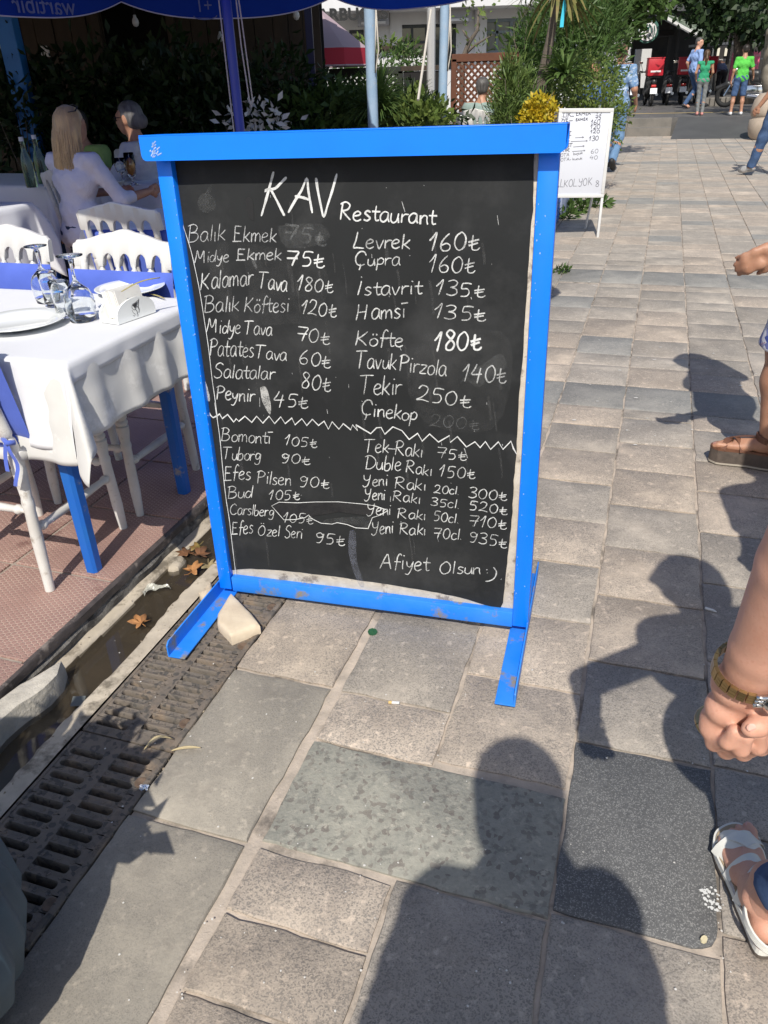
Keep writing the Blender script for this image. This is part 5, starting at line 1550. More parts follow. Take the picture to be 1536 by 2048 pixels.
# ---------------------------------------------------------------- the wooden restaurant, shaded by an unseen roof run forward
M_wood = mat('dark_wood', (.055, .036, .022), (.032, .022, .014), 5, .75, .5, 40, stretch=(1, 1, .15))
M_post = mat('blue_post', (.012, .14, .42), (.02, .18, .50), 4, .5)
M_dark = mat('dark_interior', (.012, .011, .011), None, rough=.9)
rest = thing('restaurant_building', 'dark wooden restaurant front under a low unseen roof added for shade at the upper left', 'building', (0, 0, 0))
YW = 10.6
xl, xr = -9.5, D(645, 120, YW).x
x = xl
k = 0
while x < xr-.05:
    w_ = random.uniform(.16, .24)
    if not (-3.1 < x < -2.3 or -5.6 < x < -4.9):
        MB().rbox((x+w_/2, YW+random.uniform(-.008, .008), 1.5), (w_-.008, .04, 3.0), .004).obj('plank', M_wood, rest)
    x += w_
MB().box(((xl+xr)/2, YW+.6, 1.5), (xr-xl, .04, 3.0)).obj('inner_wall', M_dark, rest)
for x0 in (-3.13, -2.27, -5.65, -4.87):
    MB().rbox((x0, YW-.03, 1.5), (.09, .09, 3.0), .006).obj('door_post', M_wood, rest)
MB().box(((xl+xr)/2, 8.3, 2.72), (xr-xl+.6, 6.2, .06)).obj('roof', M_dark, rest)  # out-of-view roof, drawn towards the camera to shade wall and bushes
for i in range(12):
    MB().rbox((xl+.4+i*(xr-xl)/12, 8.2, 2.63), (.07, 5.9, .11), .004).obj('rafter', M_wood, rest)
MB().rbox(((xl+xr)/2, 5.15, 2.60), (xr-xl+.6, .08, .16), .004).obj('roof_beam', M_post, rest)
MB().rbox((xr-.02, 8.8, 1.4), (.07, .07, 2.7), .004).obj('post', mat('navy_post', (.01, .012, .06), None, rough=.4), rest)
for (px_, py_, Y, w_) in ((26, 100, 7.9, .15), (8, 105, 8.4, .06)):
    p = D(px_, py_, Y)
    MB().rbox((p.x, p.y, 1.36), (w_, w_, 2.6), .006).obj('post', M_post if w_ > .1 else M_wf, rest)
MB().box((D(290, 132, 10.5).x, 10.5, D(290, 135, 10.5).z), (.28, .03, .2)).obj('small_window', mat('dim_window', (.03, .06, .05), None, rough=.2), rest)
def bulb(label, px_, py_, Y):
    p = D(px_, py_, Y)
    e = thing('hanging_bulb', label, 'light bulb', p, 0, 'unlit bulbs under the restaurant roof')
    MB().lathe([(.0001, -.06), (.02, -.052), (.03, -.03), (.026, -.005), (.013, .015), (.013, .03), (.0001, .032)], n=14).obj('bulb', mat('bulb_glass', (.5, .5, .48), None, rough=.1), e, smooth='all')
    MB().tube([(0, 0, .03), (.003, 0, max(.1, 2.68-p.z))], .004, 5).obj('wire', M_dark, e)
bulb('unlit bulb hanging above between the two women', 270, 38, 8.0)
bulb('unlit bulb hanging just left of the parasol pole', 440, 70, 9.0)
bulb('unlit bulb right of the parasol pole under the roof', 592, 25, 8.2)
e = thing('wall_notice', 'small pale notice hung on the dark wood above the blonde woman', 'notice', D(90, 103, 10.45))
MB().rbox((0, 0, 0), (.10, .01, .11), .002).obj('sheet', M_wf, e)

# ---------------------------------------------------------------- white coffee-house building
M_wall = mat('white_render', (.62, .62, .63), (.56, .56, .57), 1.5, .85, .25, 20)
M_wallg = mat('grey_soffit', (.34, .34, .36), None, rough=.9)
M_frame = mat('dark_window_frame', (.02, .025, .03), None, rough=.4)
M_pane = mat('window_glass', (.035, .045, .05), None, rough=.06, spec=.9)
M_pane2 = mat('window_glass_lit', (.12, .14, .14), None, rough=.15, spec=.6)
YB = 27.0
cb = thing('white_building', 'white coffee-house building with dark windows behind the plants', 'building', (0, 0, 0))
def X(px_, Y=YB): return D(px_, 100, Y).x
def Zp(px_, py_, Y=YB): return D(px_, py_, Y).z
bx0, bx1 = X(500), X(1212)
wins = [(796, 50, 912, 142), (966, 38, 1078, 108), (700, 60, 729, 80)]
W_ = []
for a, b, c_, d in wins: W_.append((X(a), X(c_), Zp(a, d), Zp(a, b)))
# wall as vertical strips around the windows
xs = sorted([bx0, bx1]+[v for q in W_ for v in q[:2]])
for i in range(len(xs)-1):
    x0, x1 = xs[i], xs[i+1]; xm = (x0+x1)/2
    hit = [q for q in W_ if q[0] < xm < q[1]]
    segs = [(0, 7.5)] if not hit else [(0, hit[0][2]), (hit[0][3], 7.5)]
    for za, zb_ in segs: MB().box((xm, YB+.15, (za+zb_)/2), (x1-x0, .3, zb_-za)).obj('wall', M_wall, cb)
for j, (x0, x1, z0_, z1_) in enumerate(W_):
    f = MB()
    for cc, dd in (((x0+.04, YB+.12, (z0_+z1_)/2), (.08, .08, z1_-z0_)), ((x1-.04, YB+.12, (z0_+z1_)/2), (.08, .08, z1_-z0_)), (((x0+x1)/2, YB+.12, z1_-.04), (x1-x0-.16, .078, .08)), (((x0+x1)/2, YB+.12, z0_+.04), (x1-x0-.16, .078, .08))): f.box(cc, dd)
    if j < 2:
        f.box(((x0+x1)/2, YB+.12, (z0_+z1_)/2), (.09, .07, z1_-z0_-.16)); f.box(((x0+x1)/2, YB+.12, z0_+(z1_-z0_)*.62), (x1-x0-.16, .06, .07))
        f.box((x0+(x1-x0)*.25, YB+.12, (z0_+z1_)/2), (.07, .06, z1_-z0_-.16))
    w1 = f.obj('window', M_frame if j != 1 else mat('grey_window_frame', (.16, .2, .23), None, rough=.5), cb)
    MB().box(((x0+x1)/2, YB+.17, (z0_+z1_)/2), (x1-x0, .01, z1_-z0_)).obj('pane', M_pane if j != 1 else M_pane2, w1)
zl = Zp(900, 30)
MB().box(((bx0+bx1)/2, YB-.7, zl+.5), (bx1-bx0, 1.4, .8)).obj('balcony_band', M_wall, cb)
MB().box(((bx0+bx1)/2, YB-.74, zl+.93), (bx1-bx0+.1, 1.5, .08)).obj('ledge', M_wall, cb)
for p_ in (748, 905, 1140):
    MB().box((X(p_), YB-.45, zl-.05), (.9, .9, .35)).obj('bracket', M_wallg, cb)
    MB().box((X(p_), YB-.95, zl-.18), (.7, .12, .06)).obj('bracket_trim', M_wall, cb)
for p_ in (793, 960, 1088, 1200):
    MB().box((X(p_), YB-.05, 2.2), (.35, .1, 4.4)).obj('pilaster', M_wall, cb)
sg = thing('cafe_sign', 'black raised capital letters on the white building behind the parasol edge', 'sign', D(690, 40, YB-1.46))
text_obj('STARBUCKS', .40, mat('sign_black', (.012, .012, .012), None, rough=.4), sg, (0, 0, 0), (math.pi/2, 0, 0), extrude=.03, bold=.012, sx=1.12)
# brown wall and pergola left of the letters
bw = thing('brown_pergola', 'brown timber frame above the white picket fence', 'pergola', (0, 0, 0))
YP = 17
for (a, b, c_, d) in ((716, 96, 800, 101),): MB().box((X(758, YP), YP, Zp(758, 98, YP)), (X(800, YP)-X(716, YP), .1, .1)).obj('beam', M_wood, bw)
for p_ in (720, 796): MB().box((X(p_, YP), YP, 1.0), (.09, .09, 2.0)).obj('post', M_wood, bw)
pf = thing('picket_fence', 'low white picket fence in front of the white building', 'fence', (0, 0, 0))
YF = 16.5
xa, xb = X(655, YF), X(862, YF); n_ = 26
zt_ = Zp(760, 116, YF)
for i in range(n_):
    x = xa+(xb-xa)*i/(n_-1)
    MB().extr([(x-.04, YF, .3), (x+.04, YF, .3), (x+.04, YF, zt_-.05), (x, YF, zt_+.02), (x-.04, YF, zt_-.05)], (0, .02, 0)).obj('picket', M_wf, pf)
for z in (.6, 1.4): MB().box(((xa+xb)/2, YF+.035, z), (xb-xa, .03, .07)).obj('rail', M_wf, pf)
# ice cream parasol
pa = D(640, 96, 12.2)
ip = thing('red_parasol', 'small red and white ice-cream parasol with a heart mark beside the blue poles', 'parasol', (pa.x, pa.y, 0), math.radians(-14))
M_red = mat('parasol_red', (.42, .025, .05), None, rough=.8)
M_pwh = mat('parasol_white_shaded', (.36, .27, .30), None, rough=.8)  # pinkish white, darkened in colour to stand in for shade
zt2 = pa.z+.22; zr2 = pa.z-.02
for k in range(8):
    a0, a1 = 2*math.pi*k/8, 2*math.pi*(k+1)/8
    R_ = .66
    A, B_ = Vector((R_*math.cos(a0), R_*math.sin(a0), zr2)), Vector((R_*math.cos(a1), R_*math.sin(a1), zr2))
    T_ = Vector((0, 0, zt2+.25))
    mb = MB(); mb.grid(lambda u, v: T_.lerp(A.lerp(B_, u), .05+.95*v), 4, 4, 0); mb.obj('canopy_panel', M_pwh, ip, smooth='all')
    mb = MB(); mb.grid(lambda u, v: A.lerp(B_, u)+Vector((0, 0, -.20*v)), 4, 1); mb.obj('valance', M_red, ip)
    mb = MB(); mb.tube([A+Vector((0, 0, -.2)), B_+Vector((0, 0, -.2))], .012, 5); mb.obj('piping', M_pwh, ip)
MB().lathe([(.02, 0), (.02, zt2+.2)], n=10).obj('pole', M_wf, ip)
p0 = 2*math.pi*5.5/8
text_obj('ALGiDA', .125, mat('sign_white', (.7, .68, .68), None, rough=.6), ip, (.625*math.cos(p0), .625*math.sin(p0), zr2-.155), (math.pi/2, 0, p0+math.pi/2), extrude=.003, bold=.003)
mb = MB()
for sc_ in (.10, .065):
    pts = []
    for i in range(25):
        t = 2*math.pi*i/24
        pts.append(Vector((sc_*16*math.sin(t)**3/16*1.5, 0, sc_*(13*math.cos(t)-5*math.cos(2*t)-2*math.cos(3*t)-math.cos(4*t))/16)))
    mb.tube(pts, .008, 5)
hm = mb.obj('heart_mark', M_red, ip)
hm.location = (.42*math.cos(p0), .42*math.sin(p0), zr2+.19); hm.rotation_euler = (-1.0, 0, p0+math.pi/2)

# ---------------------------------------------------------------- pale blue poles and guy ropes
M_pb = mat('pale_blue_paint', (.26, .38, .52), (.32, .43, .56), 10, .5, .15, 40, stains=((.4, .42, .45), 18, .6, .7))
def pole(label, px_, py_, Y, r, lean=0):
    p = D(px_, py_, Y)
    e = thing('awning_pole', label, 'pole', (p.x, p.y, 0), 0, 'pale blue awning poles')
    MB().tube([(lean*-1, 0, 0), (lean*1.2, 0, 3.4)], r, 14).obj('pole', M_pb, e, smooth='s')
    mb = MB()
    for z in (2.02, 2.06, 2.10, 2.15): mb.tube([(r*1.25*math.cos(a), r*1.25*math.sin(a), z+.02*math.sin(a)) for a in [i*.7 for i in range(10)]], .007, 5)
    mb.tube([(.04, -.04, 2.1), (.06, -.05, 1.6), (.03, -.05, 1.45), (.05, -.04, 1.9)], .006, 5)
    mb.obj('rope_wrap', M_rope, e, smooth='all')
    return e
pole('thicker pale blue pole left of the pair, just right of the parasol valance', 742, 120, 6.9, .043)
pole('thinner pale blue pole right of the pair', 887, 120, 7.6, .038, .03)
e = thing('guy_rope', 'pale taut guy rope between the two blue poles', 'rope', (0, 0, 0))
MB().tube([D(862, 20, 7.6), D(836, 200, 6.8)], .010, 6).obj('rope', M_rope, e)
e = thing('thin_pipe', 'thin grey standing pipe between the two blue poles', 'pole', (D(864, 60, 9.5).x, 9.5, 0))
MB().tube([(-.02, 0, 0), (0, 0, 3)], .045, 8).obj('pipe', mat('grey_pipe', (.42, .42, .42), None, rough=.6), e, smooth='s')
# overhead cables are left to the sky
# ---------------------------------------------------------------- lattice screens
def lattice(label, x0, x1, z0, z1, Y, M, pitch=.085, wd=.028):
    e = thing('lattice_screen', label, 'lattice', (x0, Y, 0), 0, 'lattice screens behind the plants')
    w_, h_ = x1-x0, z1-z0
    for cc, dd in (((w_/2, 0, z1-.04), (w_+.06, .06, .09)), ((0, 0, z1/2), (.07, .06, z1-.1)), ((w_, 0, z1/2), (.07, .06, z1-.1)), ((w_/2, 0, z0+.03), (w_-.08, .05, .07))):
        MB().rbox(cc, dd, .004).obj('frame_bar', M, e)
    cnt = 0
    for sgn in (1, -1):
        k = -h_
        while k < w_:
            a = [max(k, 0), z0+(max(k, 0)-k)]; b = [min(k+h_, w_), z0+(min(k+h_, w_)-k)]
            if b[0]-a[0] > .05:
                if sgn < 0: a[0], b[0] = w_-a[0], w_-b[0]
                d = Vector((b[0]-a[0], 0, b[1]-a[1])); n_ = Vector((-d.z, 0, d.x)).normalized()*wd/2
                A = Vector((a[0], sgn*.006-.006, a[1])); B_ = Vector((b[0], sgn*.006-.006, b[1]))
                MB().extr([A-n_, B_-n_, B_+n_, A+n_], (0, .009, 0)).obj('slat', M, e)
            k += pitch
    return e
M_lat = mat('lattice_brown', (.13, .045, .02), (.09, .032, .015), 6, .7)
M_latg = mat('lattice_dark', (.022, .026, .02), None, rough=.8)
Yl = 11.6
lattice('tall red-brown lattice screen left of the juniper', X(908, Yl), X(1033, Yl), .4, Zp(970, 107, Yl), Yl, M_lat)
Yl = 12.4
lattice('dark lattice screen behind the grass clump', X(660, Yl), X(800, Yl), .4, Zp(730, 136, Yl), Yl, M_latg)
e = thing('screen_panel', 'solid black screen panel between the two lattices', 'screen', (X(844, 12.2), 12.2, 0))
zz_ = Zp(844, 142, 12.2); ww_ = X(882, 12.2)-X(808, 12.2)
MB().rbox((0, 0, zz_/2), (ww_, .05, zz_), .004).obj('board', M_dark, e)
MB().rbox((0, 0, zz_+.035), (ww_+.08, .09, .06), .004).obj('cap_rail', M_wood, e)

# ---------------------------------------------------------------- cafe corner on the right
cf = thing('corner_cafe', 'dark open cafe with white corner columns and awning at the upper right', 'cafe', (0, 0, 0))
YC = 36.0
def bx(px0, py0, px1, py1, Y, dep, M, nm, par=cf, zb_=None):
    x0, x1 = X(px0, Y), X(px1, Y); z1_ = D((px0+px1)/2, py0, Y).z; z0_ = D((px0+px1)/2, py1, Y).z if zb_ is None else zb_
    return MB().rbox(((x0+x1)/2, Y+dep/2, (z0_+z1_)/2), (x1-x0, dep, z1_-z0_), .01).obj(nm, M, par)
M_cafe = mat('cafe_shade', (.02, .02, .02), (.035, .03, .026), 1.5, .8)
bx(1210, -150, 1240, 200, 30.5, 3, M_wall, 'column', zb_=FZ)
bx(1243, -150, 1262, 200, 31, .3, M_wall, 'pilaster', zb_=FZ)
bx(1213, -150, 1262, 200, 33.5, .3, M_wall, 'wall', zb_=FZ)
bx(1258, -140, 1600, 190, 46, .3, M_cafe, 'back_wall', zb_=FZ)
bx(1262, -150, 1300, 30, 32, 6, M_wall, 'upper_wall')
bx(1300, -150, 1420, 22, 34, 6, mat('cafe_fascia', (.07, .072, .075), None, rough=.7), 'fascia')
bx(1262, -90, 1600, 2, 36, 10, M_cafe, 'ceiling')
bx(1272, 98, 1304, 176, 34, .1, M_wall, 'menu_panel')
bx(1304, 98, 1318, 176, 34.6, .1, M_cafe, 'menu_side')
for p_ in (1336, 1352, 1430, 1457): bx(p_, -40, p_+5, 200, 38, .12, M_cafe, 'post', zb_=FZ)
for (a, b, c_, d) in ((1385, 98, 1395, 108), (1397, 99, 1404, 108), (1425, 96, 1440, 112), (1450, 96, 1462, 112)): bx(a, b, c_, d, 45.9, .05, mat('far_daylight', (.7, .66, .55), None, rough=.9), 'daylight_panel')  # solid pale panels; daylight beyond the cafe is painted as colour
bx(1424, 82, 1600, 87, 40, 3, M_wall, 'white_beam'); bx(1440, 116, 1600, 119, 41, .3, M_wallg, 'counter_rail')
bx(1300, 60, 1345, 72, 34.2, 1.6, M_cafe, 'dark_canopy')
M_awn = mat('awning_green', (.17, .22, .16), (.42, .44, .38), 2.5, .8, stains=((.05, .08, .045), 1.2, .45, .6))
aw = thing('green_awning', 'sloping green and white awning over the cafe front', 'awning', (0, 0, 0))
P = [D(1312, 26, 33.5), D(1385, 30, 36), D(1425, 66, 33.5), D(1400, 74, 31.5)]
MB().add([P[0], P[1], P[2], P[3]]+[p+Vector((0, 0, -.08)) for p in P], [(0, 1, 2, 3), (7, 6, 5, 4), (0, 4, 5, 1), (1, 5, 6, 2), (2, 6, 7, 3), (3, 7, 4, 0)]).obj('fabric', M_awn, aw)
MB().tube([P[0], P[3], P[2]], .07, 6).obj('edge_bar', M_wf, aw)
sgn = thing('round_sign', 'round green and white cafe sign hanging by the white column', 'sign', D(1295, 62, 31.5), math.radians(-14))
MB().lathe([(.0001, -.04), (.36, -.04), (.38, -.02), (.38, .02), (.36, .04), (.0001, .04)], a=(0, -.05, 0), b=(0, .95, 0), n=32).obj('disc', mat('sign_rim', (.05, .14, .11), None, rough=.5), sgn)
m_w = mat('sign_white', (.7, .72, .7), None, rough=.6)
mb = MB(); mb.lathe([(.0001, 0), (.30, 0), (.30, .01)], a=(0, -.10, 0), b=(0, -2.10, 0), n=32)
mb.obj('emblem_ground', m_w, sgn)
mb = MB()
for s_ in (-1, 1):
    mb.tube([(s_*.05, -.135, -.2), (s_*.13, -.135, -.05), (s_*.10, -.135, .12), (s_*.02, -.135, .2)], .018, 5)
    mb.tube([(s_*.2, -.135, -.2), (s_*.24, -.135, 0), (s_*.2, -.135, .15)], .018, 5)
mb.tube([(0, -.135, .02), (0, -.135, .12)], .05, 8)
mb.obj('emblem_figure', _mc['sign_rim'], sgn)
MB().box((-.5, 0, .5), (.8, .04, .05)).obj('bracket', M_dark, sgn)
pk = thing('pink_delivery_box', 'large pink square delivery box behind the boy in green', 'box', D(1487, 140, 29.5))
pk.location.z = 0
z_ = D(1487, 140, 29.5).z
MB().rbox((0, 0, z_), (.85, .6, 1.05), .04, rz=-.35).obj('box', mat('pink_box', (.75, .12, .22), (.8, .18, .28), 3, .6), pk, smooth='s')
MB().rbox((0, 0, z_+.40), (.87, .62, .06), .02, rz=-.35).obj('lid_band', mat('pink_pale', (.8, .35, .42), None, rough=.6), pk)
MB().box((0, 0, (z_-.5+FZ)/2), (.3, .3, z_-.5-FZ)).obj('rack', M_dark, pk)
lw = thing('low_kerb_wall', 'low stone kerb bed around the plane tree', 'kerb', (0, 0, 0))
q0, q1 = G(1398, 214, FZ), G(1462, 212, FZ)
for i in range(6):
    a = q0.lerp(q1, i/6); b = q0.lerp(q1, (i+1)/6)
    MB().rbox(((a+b)/2+Vector((0, .25, .12))), ((b-a).length-.02, .5, .26), .03, rz=math.atan2((b-a).y, (b-a).x)).obj('stone', M_step, lw)
bo = thing('stone_planter_ball', 'rounded beige stone bollard with a groove at the right edge', 'bollard', (*G(1524, 279).xy, 0))
MB().lathe([(.0001, 0), (.22, 0), (.30, .08), (.34, .25), (.33, .40), (.30, .43), (.30, .46), (.33, .49), (.34, .60), (.30, .78), (.22, .90), (.0001, .93)], n=32).obj('body', mat('beige_stone', (.42, .34, .27), (.34, .28, .22), 6, .85, .4, 60), bo, smooth='s')
# far closing scene behind everything: dark shopfronts across the square
fb = thing('shop_row', 'far shaded row of shopfronts closing the square', 'building', (0, 0, 0))
for i in range(9):
    x0 = -30+i*9
    MB().rbox((x0+4.5, 62+(i % 3), 4.5), (8.9, 6, 9), .05).obj('house', mat('far_wall_'+str(i % 3), [(.30, .27, .22), (.36, .34, .30), (.22, .21, .2)][i % 3], None, rough=.9), fb)
    for j in range(4): MB().box((x0+1.4+j*2.1, 59.3-((i % 3) == 0)*.4+(i % 3)*.9-.4, 2.6), (1.3, .1, 2.2)).obj('window', M_pane, fb)

# ---------------------------------------------------------------- plants
def B(px_, py_, Y, rx, ry, rz): return (D(px_, py_, Y), (rx, ry, rz))
def shr(label, pts, n, size, M, **kw):
    c0 = pts[0][0]
    return shrub(label, Vector((c0.x, c0.y, .05)), pts, n, size, M, **kw)
hedge = 'bushes hedging the terrace'
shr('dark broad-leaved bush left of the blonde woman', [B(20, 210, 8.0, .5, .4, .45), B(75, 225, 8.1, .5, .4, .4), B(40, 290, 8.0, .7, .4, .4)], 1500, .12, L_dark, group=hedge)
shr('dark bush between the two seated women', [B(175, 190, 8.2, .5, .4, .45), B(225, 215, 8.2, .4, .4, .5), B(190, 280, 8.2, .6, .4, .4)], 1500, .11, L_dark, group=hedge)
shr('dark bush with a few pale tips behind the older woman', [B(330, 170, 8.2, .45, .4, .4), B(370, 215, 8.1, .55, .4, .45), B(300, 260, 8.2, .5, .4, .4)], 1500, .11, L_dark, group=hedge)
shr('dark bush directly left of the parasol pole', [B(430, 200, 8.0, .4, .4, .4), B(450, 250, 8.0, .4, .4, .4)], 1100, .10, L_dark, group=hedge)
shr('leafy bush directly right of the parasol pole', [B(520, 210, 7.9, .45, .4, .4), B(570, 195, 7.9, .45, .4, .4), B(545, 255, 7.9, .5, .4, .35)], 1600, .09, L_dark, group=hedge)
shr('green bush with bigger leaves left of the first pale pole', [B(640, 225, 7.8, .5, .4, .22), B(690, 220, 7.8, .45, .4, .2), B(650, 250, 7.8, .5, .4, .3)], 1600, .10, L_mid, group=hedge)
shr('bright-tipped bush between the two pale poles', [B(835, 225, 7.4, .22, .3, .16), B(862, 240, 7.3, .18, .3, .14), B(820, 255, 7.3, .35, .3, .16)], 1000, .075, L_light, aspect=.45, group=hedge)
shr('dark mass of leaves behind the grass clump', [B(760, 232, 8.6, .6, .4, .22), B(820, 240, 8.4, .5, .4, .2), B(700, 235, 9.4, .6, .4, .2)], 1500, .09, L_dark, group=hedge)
strap_plant('fine drooping grass clump in front of the first pale pole', Vector((*D(755, 250, 7.3).xy, .5)), 480, .40, .010, L_grs, 'grass_clump', droop=1.2, upr=1.1, top=D(755, 238, 7.3))
strap_plant('second darker grass clump right of the first', Vector((*D(835, 250, 7.5).xy, .5)), 260, .34, .010, L_dark, 'grass_clump', droop=1.1, upr=1.1, top=D(825, 235, 7.5))
strap_plant('spiky yucca with long blades in front of the dark lattice', Vector((*D(762, 190, 10.8).xy, .4)), 34, .34, .03, L_mid, 'yucca', droop=.6, upr=1.1, top=D(762, 185, 10.8))
# white blossom by the pole
shr('white flowering plant right behind the parasol pole', [B(505, 235, 7.3, .25, .2, .15), B(540, 250, 7.3, .2, .2, .12)], 120, .07, mat('white_petal', (.62, .62, .62), None, rough=.6), aspect=.5)
# juniper, yellow bush, oleander, cordyline
jb = [B(1018, 150, 9.2, .10, .10, .25), B(1016, 190, 9.2, .18, .2, .3), B(1030, 205, 9.2, .22, .2, .3), B(1012, 240, 9.1, .16, .2, .2), B(1040, 240, 9.2, .28, .25, .25), B(1045, 165, 9.2, .08, .08, .2)]
shr('feathery green juniper left of the yellow bush', jb, 5200, .085, L_jun, aspect=.14, name='juniper', cat='conifer', up=.9, shell=.1)
shr('bright yellow-leaved bush behind the board corner', [B(1080, 216, 8.9, .15, .15, .12), B(1097, 235, 8.8, .14, .15, .12), B(1066, 238, 8.9, .13, .15, .12)], 1500, .05, L_yel, aspect=.5, name='yellow_bush')
ob = [B(1068, 95, 12.5, .35, .5, .35), B(1120, 60, 12.8, .6, .5, .6), B(1175, 90, 13, .55, .5, .6), B(1060, 140, 12.2, .40, .5, .45), B(1150, 140, 12.6, .6, .5, .5), B(1100, 180, 12.4, .7, .5, .4), B(1190, 35, 13.5, .6, .5, .5)]
shr('tall dense oleander bush behind the juniper', ob, 7000, .15, L_mid, aspect=.17, name='oleander', up=.5, shell=.3)
ob2 = [B(1180, 190, 11.5, .45, .4, .4), B(1200, 235, 11, .35, .4, .35), B(1130, 170, 11, .4, .4, .35)]
shr('small-leaved green hedge bush behind the whiteboard', ob2, 4200, .055, L_light, aspect=.45, name='hedge_bush', shell=.4)
strap_plant('green strap-leaved shrub left of the walking man', Vector((*D(1120, 200, 10.2).xy, .3)), 90, .40, .04, L_grs, 'strap_shrub', droop=1.0, upr=1.0, top=D(1130, 160, 10.2))
ct = thing('cordyline_tree', 'slender tree with a leaning bare trunk and hanging sword leaves', 'tree', (*D(1075, 190, 10.5).xy, .1))
o_ = Vector(ct.location)
MB().tube([Vector((0, 0, 0)), D(1085, 150, 10.5)-o_, D(1100, 80, 10.5)-o_, D(1112, 10, 10.5)-o_, D(1118, -60, 10.5)-o_], [.07, .06, .05, .045, .04], 10).obj('trunk', M_bark, ct, smooth='all')
mb = MB(); tp0 = D(1118, -30, 10.5)-o_
for k in range(90):
    az_ = random.uniform(0, 6.28); el = random.uniform(-.7, .9); d = Vector((math.cos(az_)*math.cos(el), math.sin(az_)*math.cos(el), math.sin(el))); p = tp0+Vector((0, 0, random.uniform(-.1, .2))); vs = []
    side = Vector((-math.sin(az_), math.cos(az_), 0))*.02
    for j in range(6):
        wv = math.sin(math.pi*(j+.8)/6.5); vs += [p+side*wv, p-side*wv]; p = p+d*.13; d = (d+Vector((0, 0, -.2))).normalized()
    mb.add(vs, [(2*j, 2*j+1, 2*j+3, 2*j+2) for j in range(5)])
mb.obj('crown', leaf_mat('sword_leaf', (.12, .15, .04), (.26, .20, .08)), ct, kind='stuff')
e = thing('cyan_ribbon', 'short bright cyan ribbon hanging in the cordyline leaves', 'ribbon', D(1128, 12, 10.2))
MB().grid(lambda u, v: (.02*(u-.5)*2+.01*math.sin(v*5), 0, .2-.4*v), 1, 8).obj('strip', mat('cyan', (.05, .55, .75), None, rough=.6), e)
# small bare tree right of the second pole
bt = thing('young_tree', 'thin young tree with sparse leaves before the white building', 'tree', (*D(925, 140, 14).xy, .2))
o_ = Vector(bt.location); mb = MB()
mb.tube([(0, 0, 0), D(925, 120, 14)-o_, D(938, 85, 14)-o_, D(955, 60, 14)-o_, D(957, 20, 14)-o_], [.05, .045, .035, .025, .012], 8)
mb.tube([D(928, 110, 14)-o_, D(950, 90, 14)-o_, D(985, 70, 14)-o_], [.03, .02, .01], 6); mb.tube([D(940, 82, 14)-o_, D(925, 60, 14)-o_], [.02, .01], 6)
mb.obj('trunk', M_bark, bt, smooth='all')
leaves(local([B(920, 85, 14, .35, .3, .3), B(950, 95, 14, .4, .3, .25), B(975, 60, 14, .3, .3, .3), B(950, 25, 14, .3, .3, .3)], o_), 100, .08, .5, L_light, 'crown', bt, shell=.1)
shr('flowering shrub beside the brown timber frame', [B(815, 108, 16, .25, .3, .22), B(822, 122, 16, .3, .3, .2)], 260, .10, L_mid)
shr('sunlit creeper on the brown timber frame', [B(720, 88, 17, .4, .3, .14), B(765, 93, 17, .5, .3, .12)], 240, .12, L_light, name='creeper', cat='creeper')
shr('greenery climbing beside the picket fence', [B(700, 134, 15.5, .5, .3, .2), B(760, 136, 15.5, .6, .3, .2), B(670, 136, 15.5, .4, .3, .2)], 500, .10, L_mid)
# overhanging plane-tree branches
def tree(label, base, trunk, br, blobs, n, size, M, **kw):
    e = thing('plane_tree', label, 'tree', base, 0, kw.get('group')); o = Vector(base)
    mb = MB(); mb.tube([Vector(p)-o for p, r in trunk], [r for p, r in trunk], 12)
    mb.obj('trunk', kw.get('bark', M_bark), e, smooth='all')
    for b_ in br: MB().tube([Vector(p)-o for p, r in b_], [r for p, r in b_], 8).obj('limb', kw.get('bark', M_bark), e, smooth='all')
    leaves(local(blobs, o), n, size, .6, M, 'crown', e, shell=kw.get('shell', .25), droop=.2)
    return e
tb = Vector((D(1190, 150, 16).x, 16, .05))
tree('leafy tree whose branches hang over the cafe column', tb, [(tb, .14), (D(1195, 60, 16), .11), (D(1210, -60, 16), .09)], [[(D(1200, 10, 16), .06), (D(1250, -10, 15.5), .04), (D(1300, 20, 15), .02)], [(D(1203, -20, 16), .06), (D(1270, -50, 15.5), .04), (D(1330, 10, 15), .015)]],
     [B(1180, 10, 15.5, .8, .6, .45), B(1240, 15, 15.3, .7, .5, .35), B(1285, -2, 15, .42, .5, .2), B(1322, 14, 15, .16, .3, .1), B(1225, 55, 15.4, .5, .4, .3), B(1258, 45, 15.2, .2, .3, .3), B(1300, -40, 15.2, .7, .6, .3), B(1200, -40, 15.5, 1, .8, .4)], 3600, .13, L_mid)
tb = Vector((*G(1487, 208, FZ).xy, FZ)); YT = tb.y
tree('dark plane tree with a straight trunk left of the pink box', tb, [(tb, .34), (D(1487, 120, YT), .30), (D(1487, 20, YT), .28), (D(1492, -80, YT), .24)], [[(D(1490, 10, YT), .14), (D(1440, -40, YT), .08)], [(D(1490, 0, YT), .14), (D(1536, -60, YT), .08)]],
     [B(1425, 10, YT-1, .8, 1, .6), B(1450, 15, YT-1, 1.1, 1, .8), B(1432, 58, YT-1, .5, 1, .4), B(1520, 20, YT-1, 1.2, 1, .8), B(1460, -40, YT, 3, 2, 1.0), B(1400, -40, YT, 1.0, 1, .5), B(1540, 60, YT-1, .6, 1, .5)], 4200, .22, L_dark)
tb = Vector((*G(1556, 226, FZ).xy, FZ)); YT = tb.y
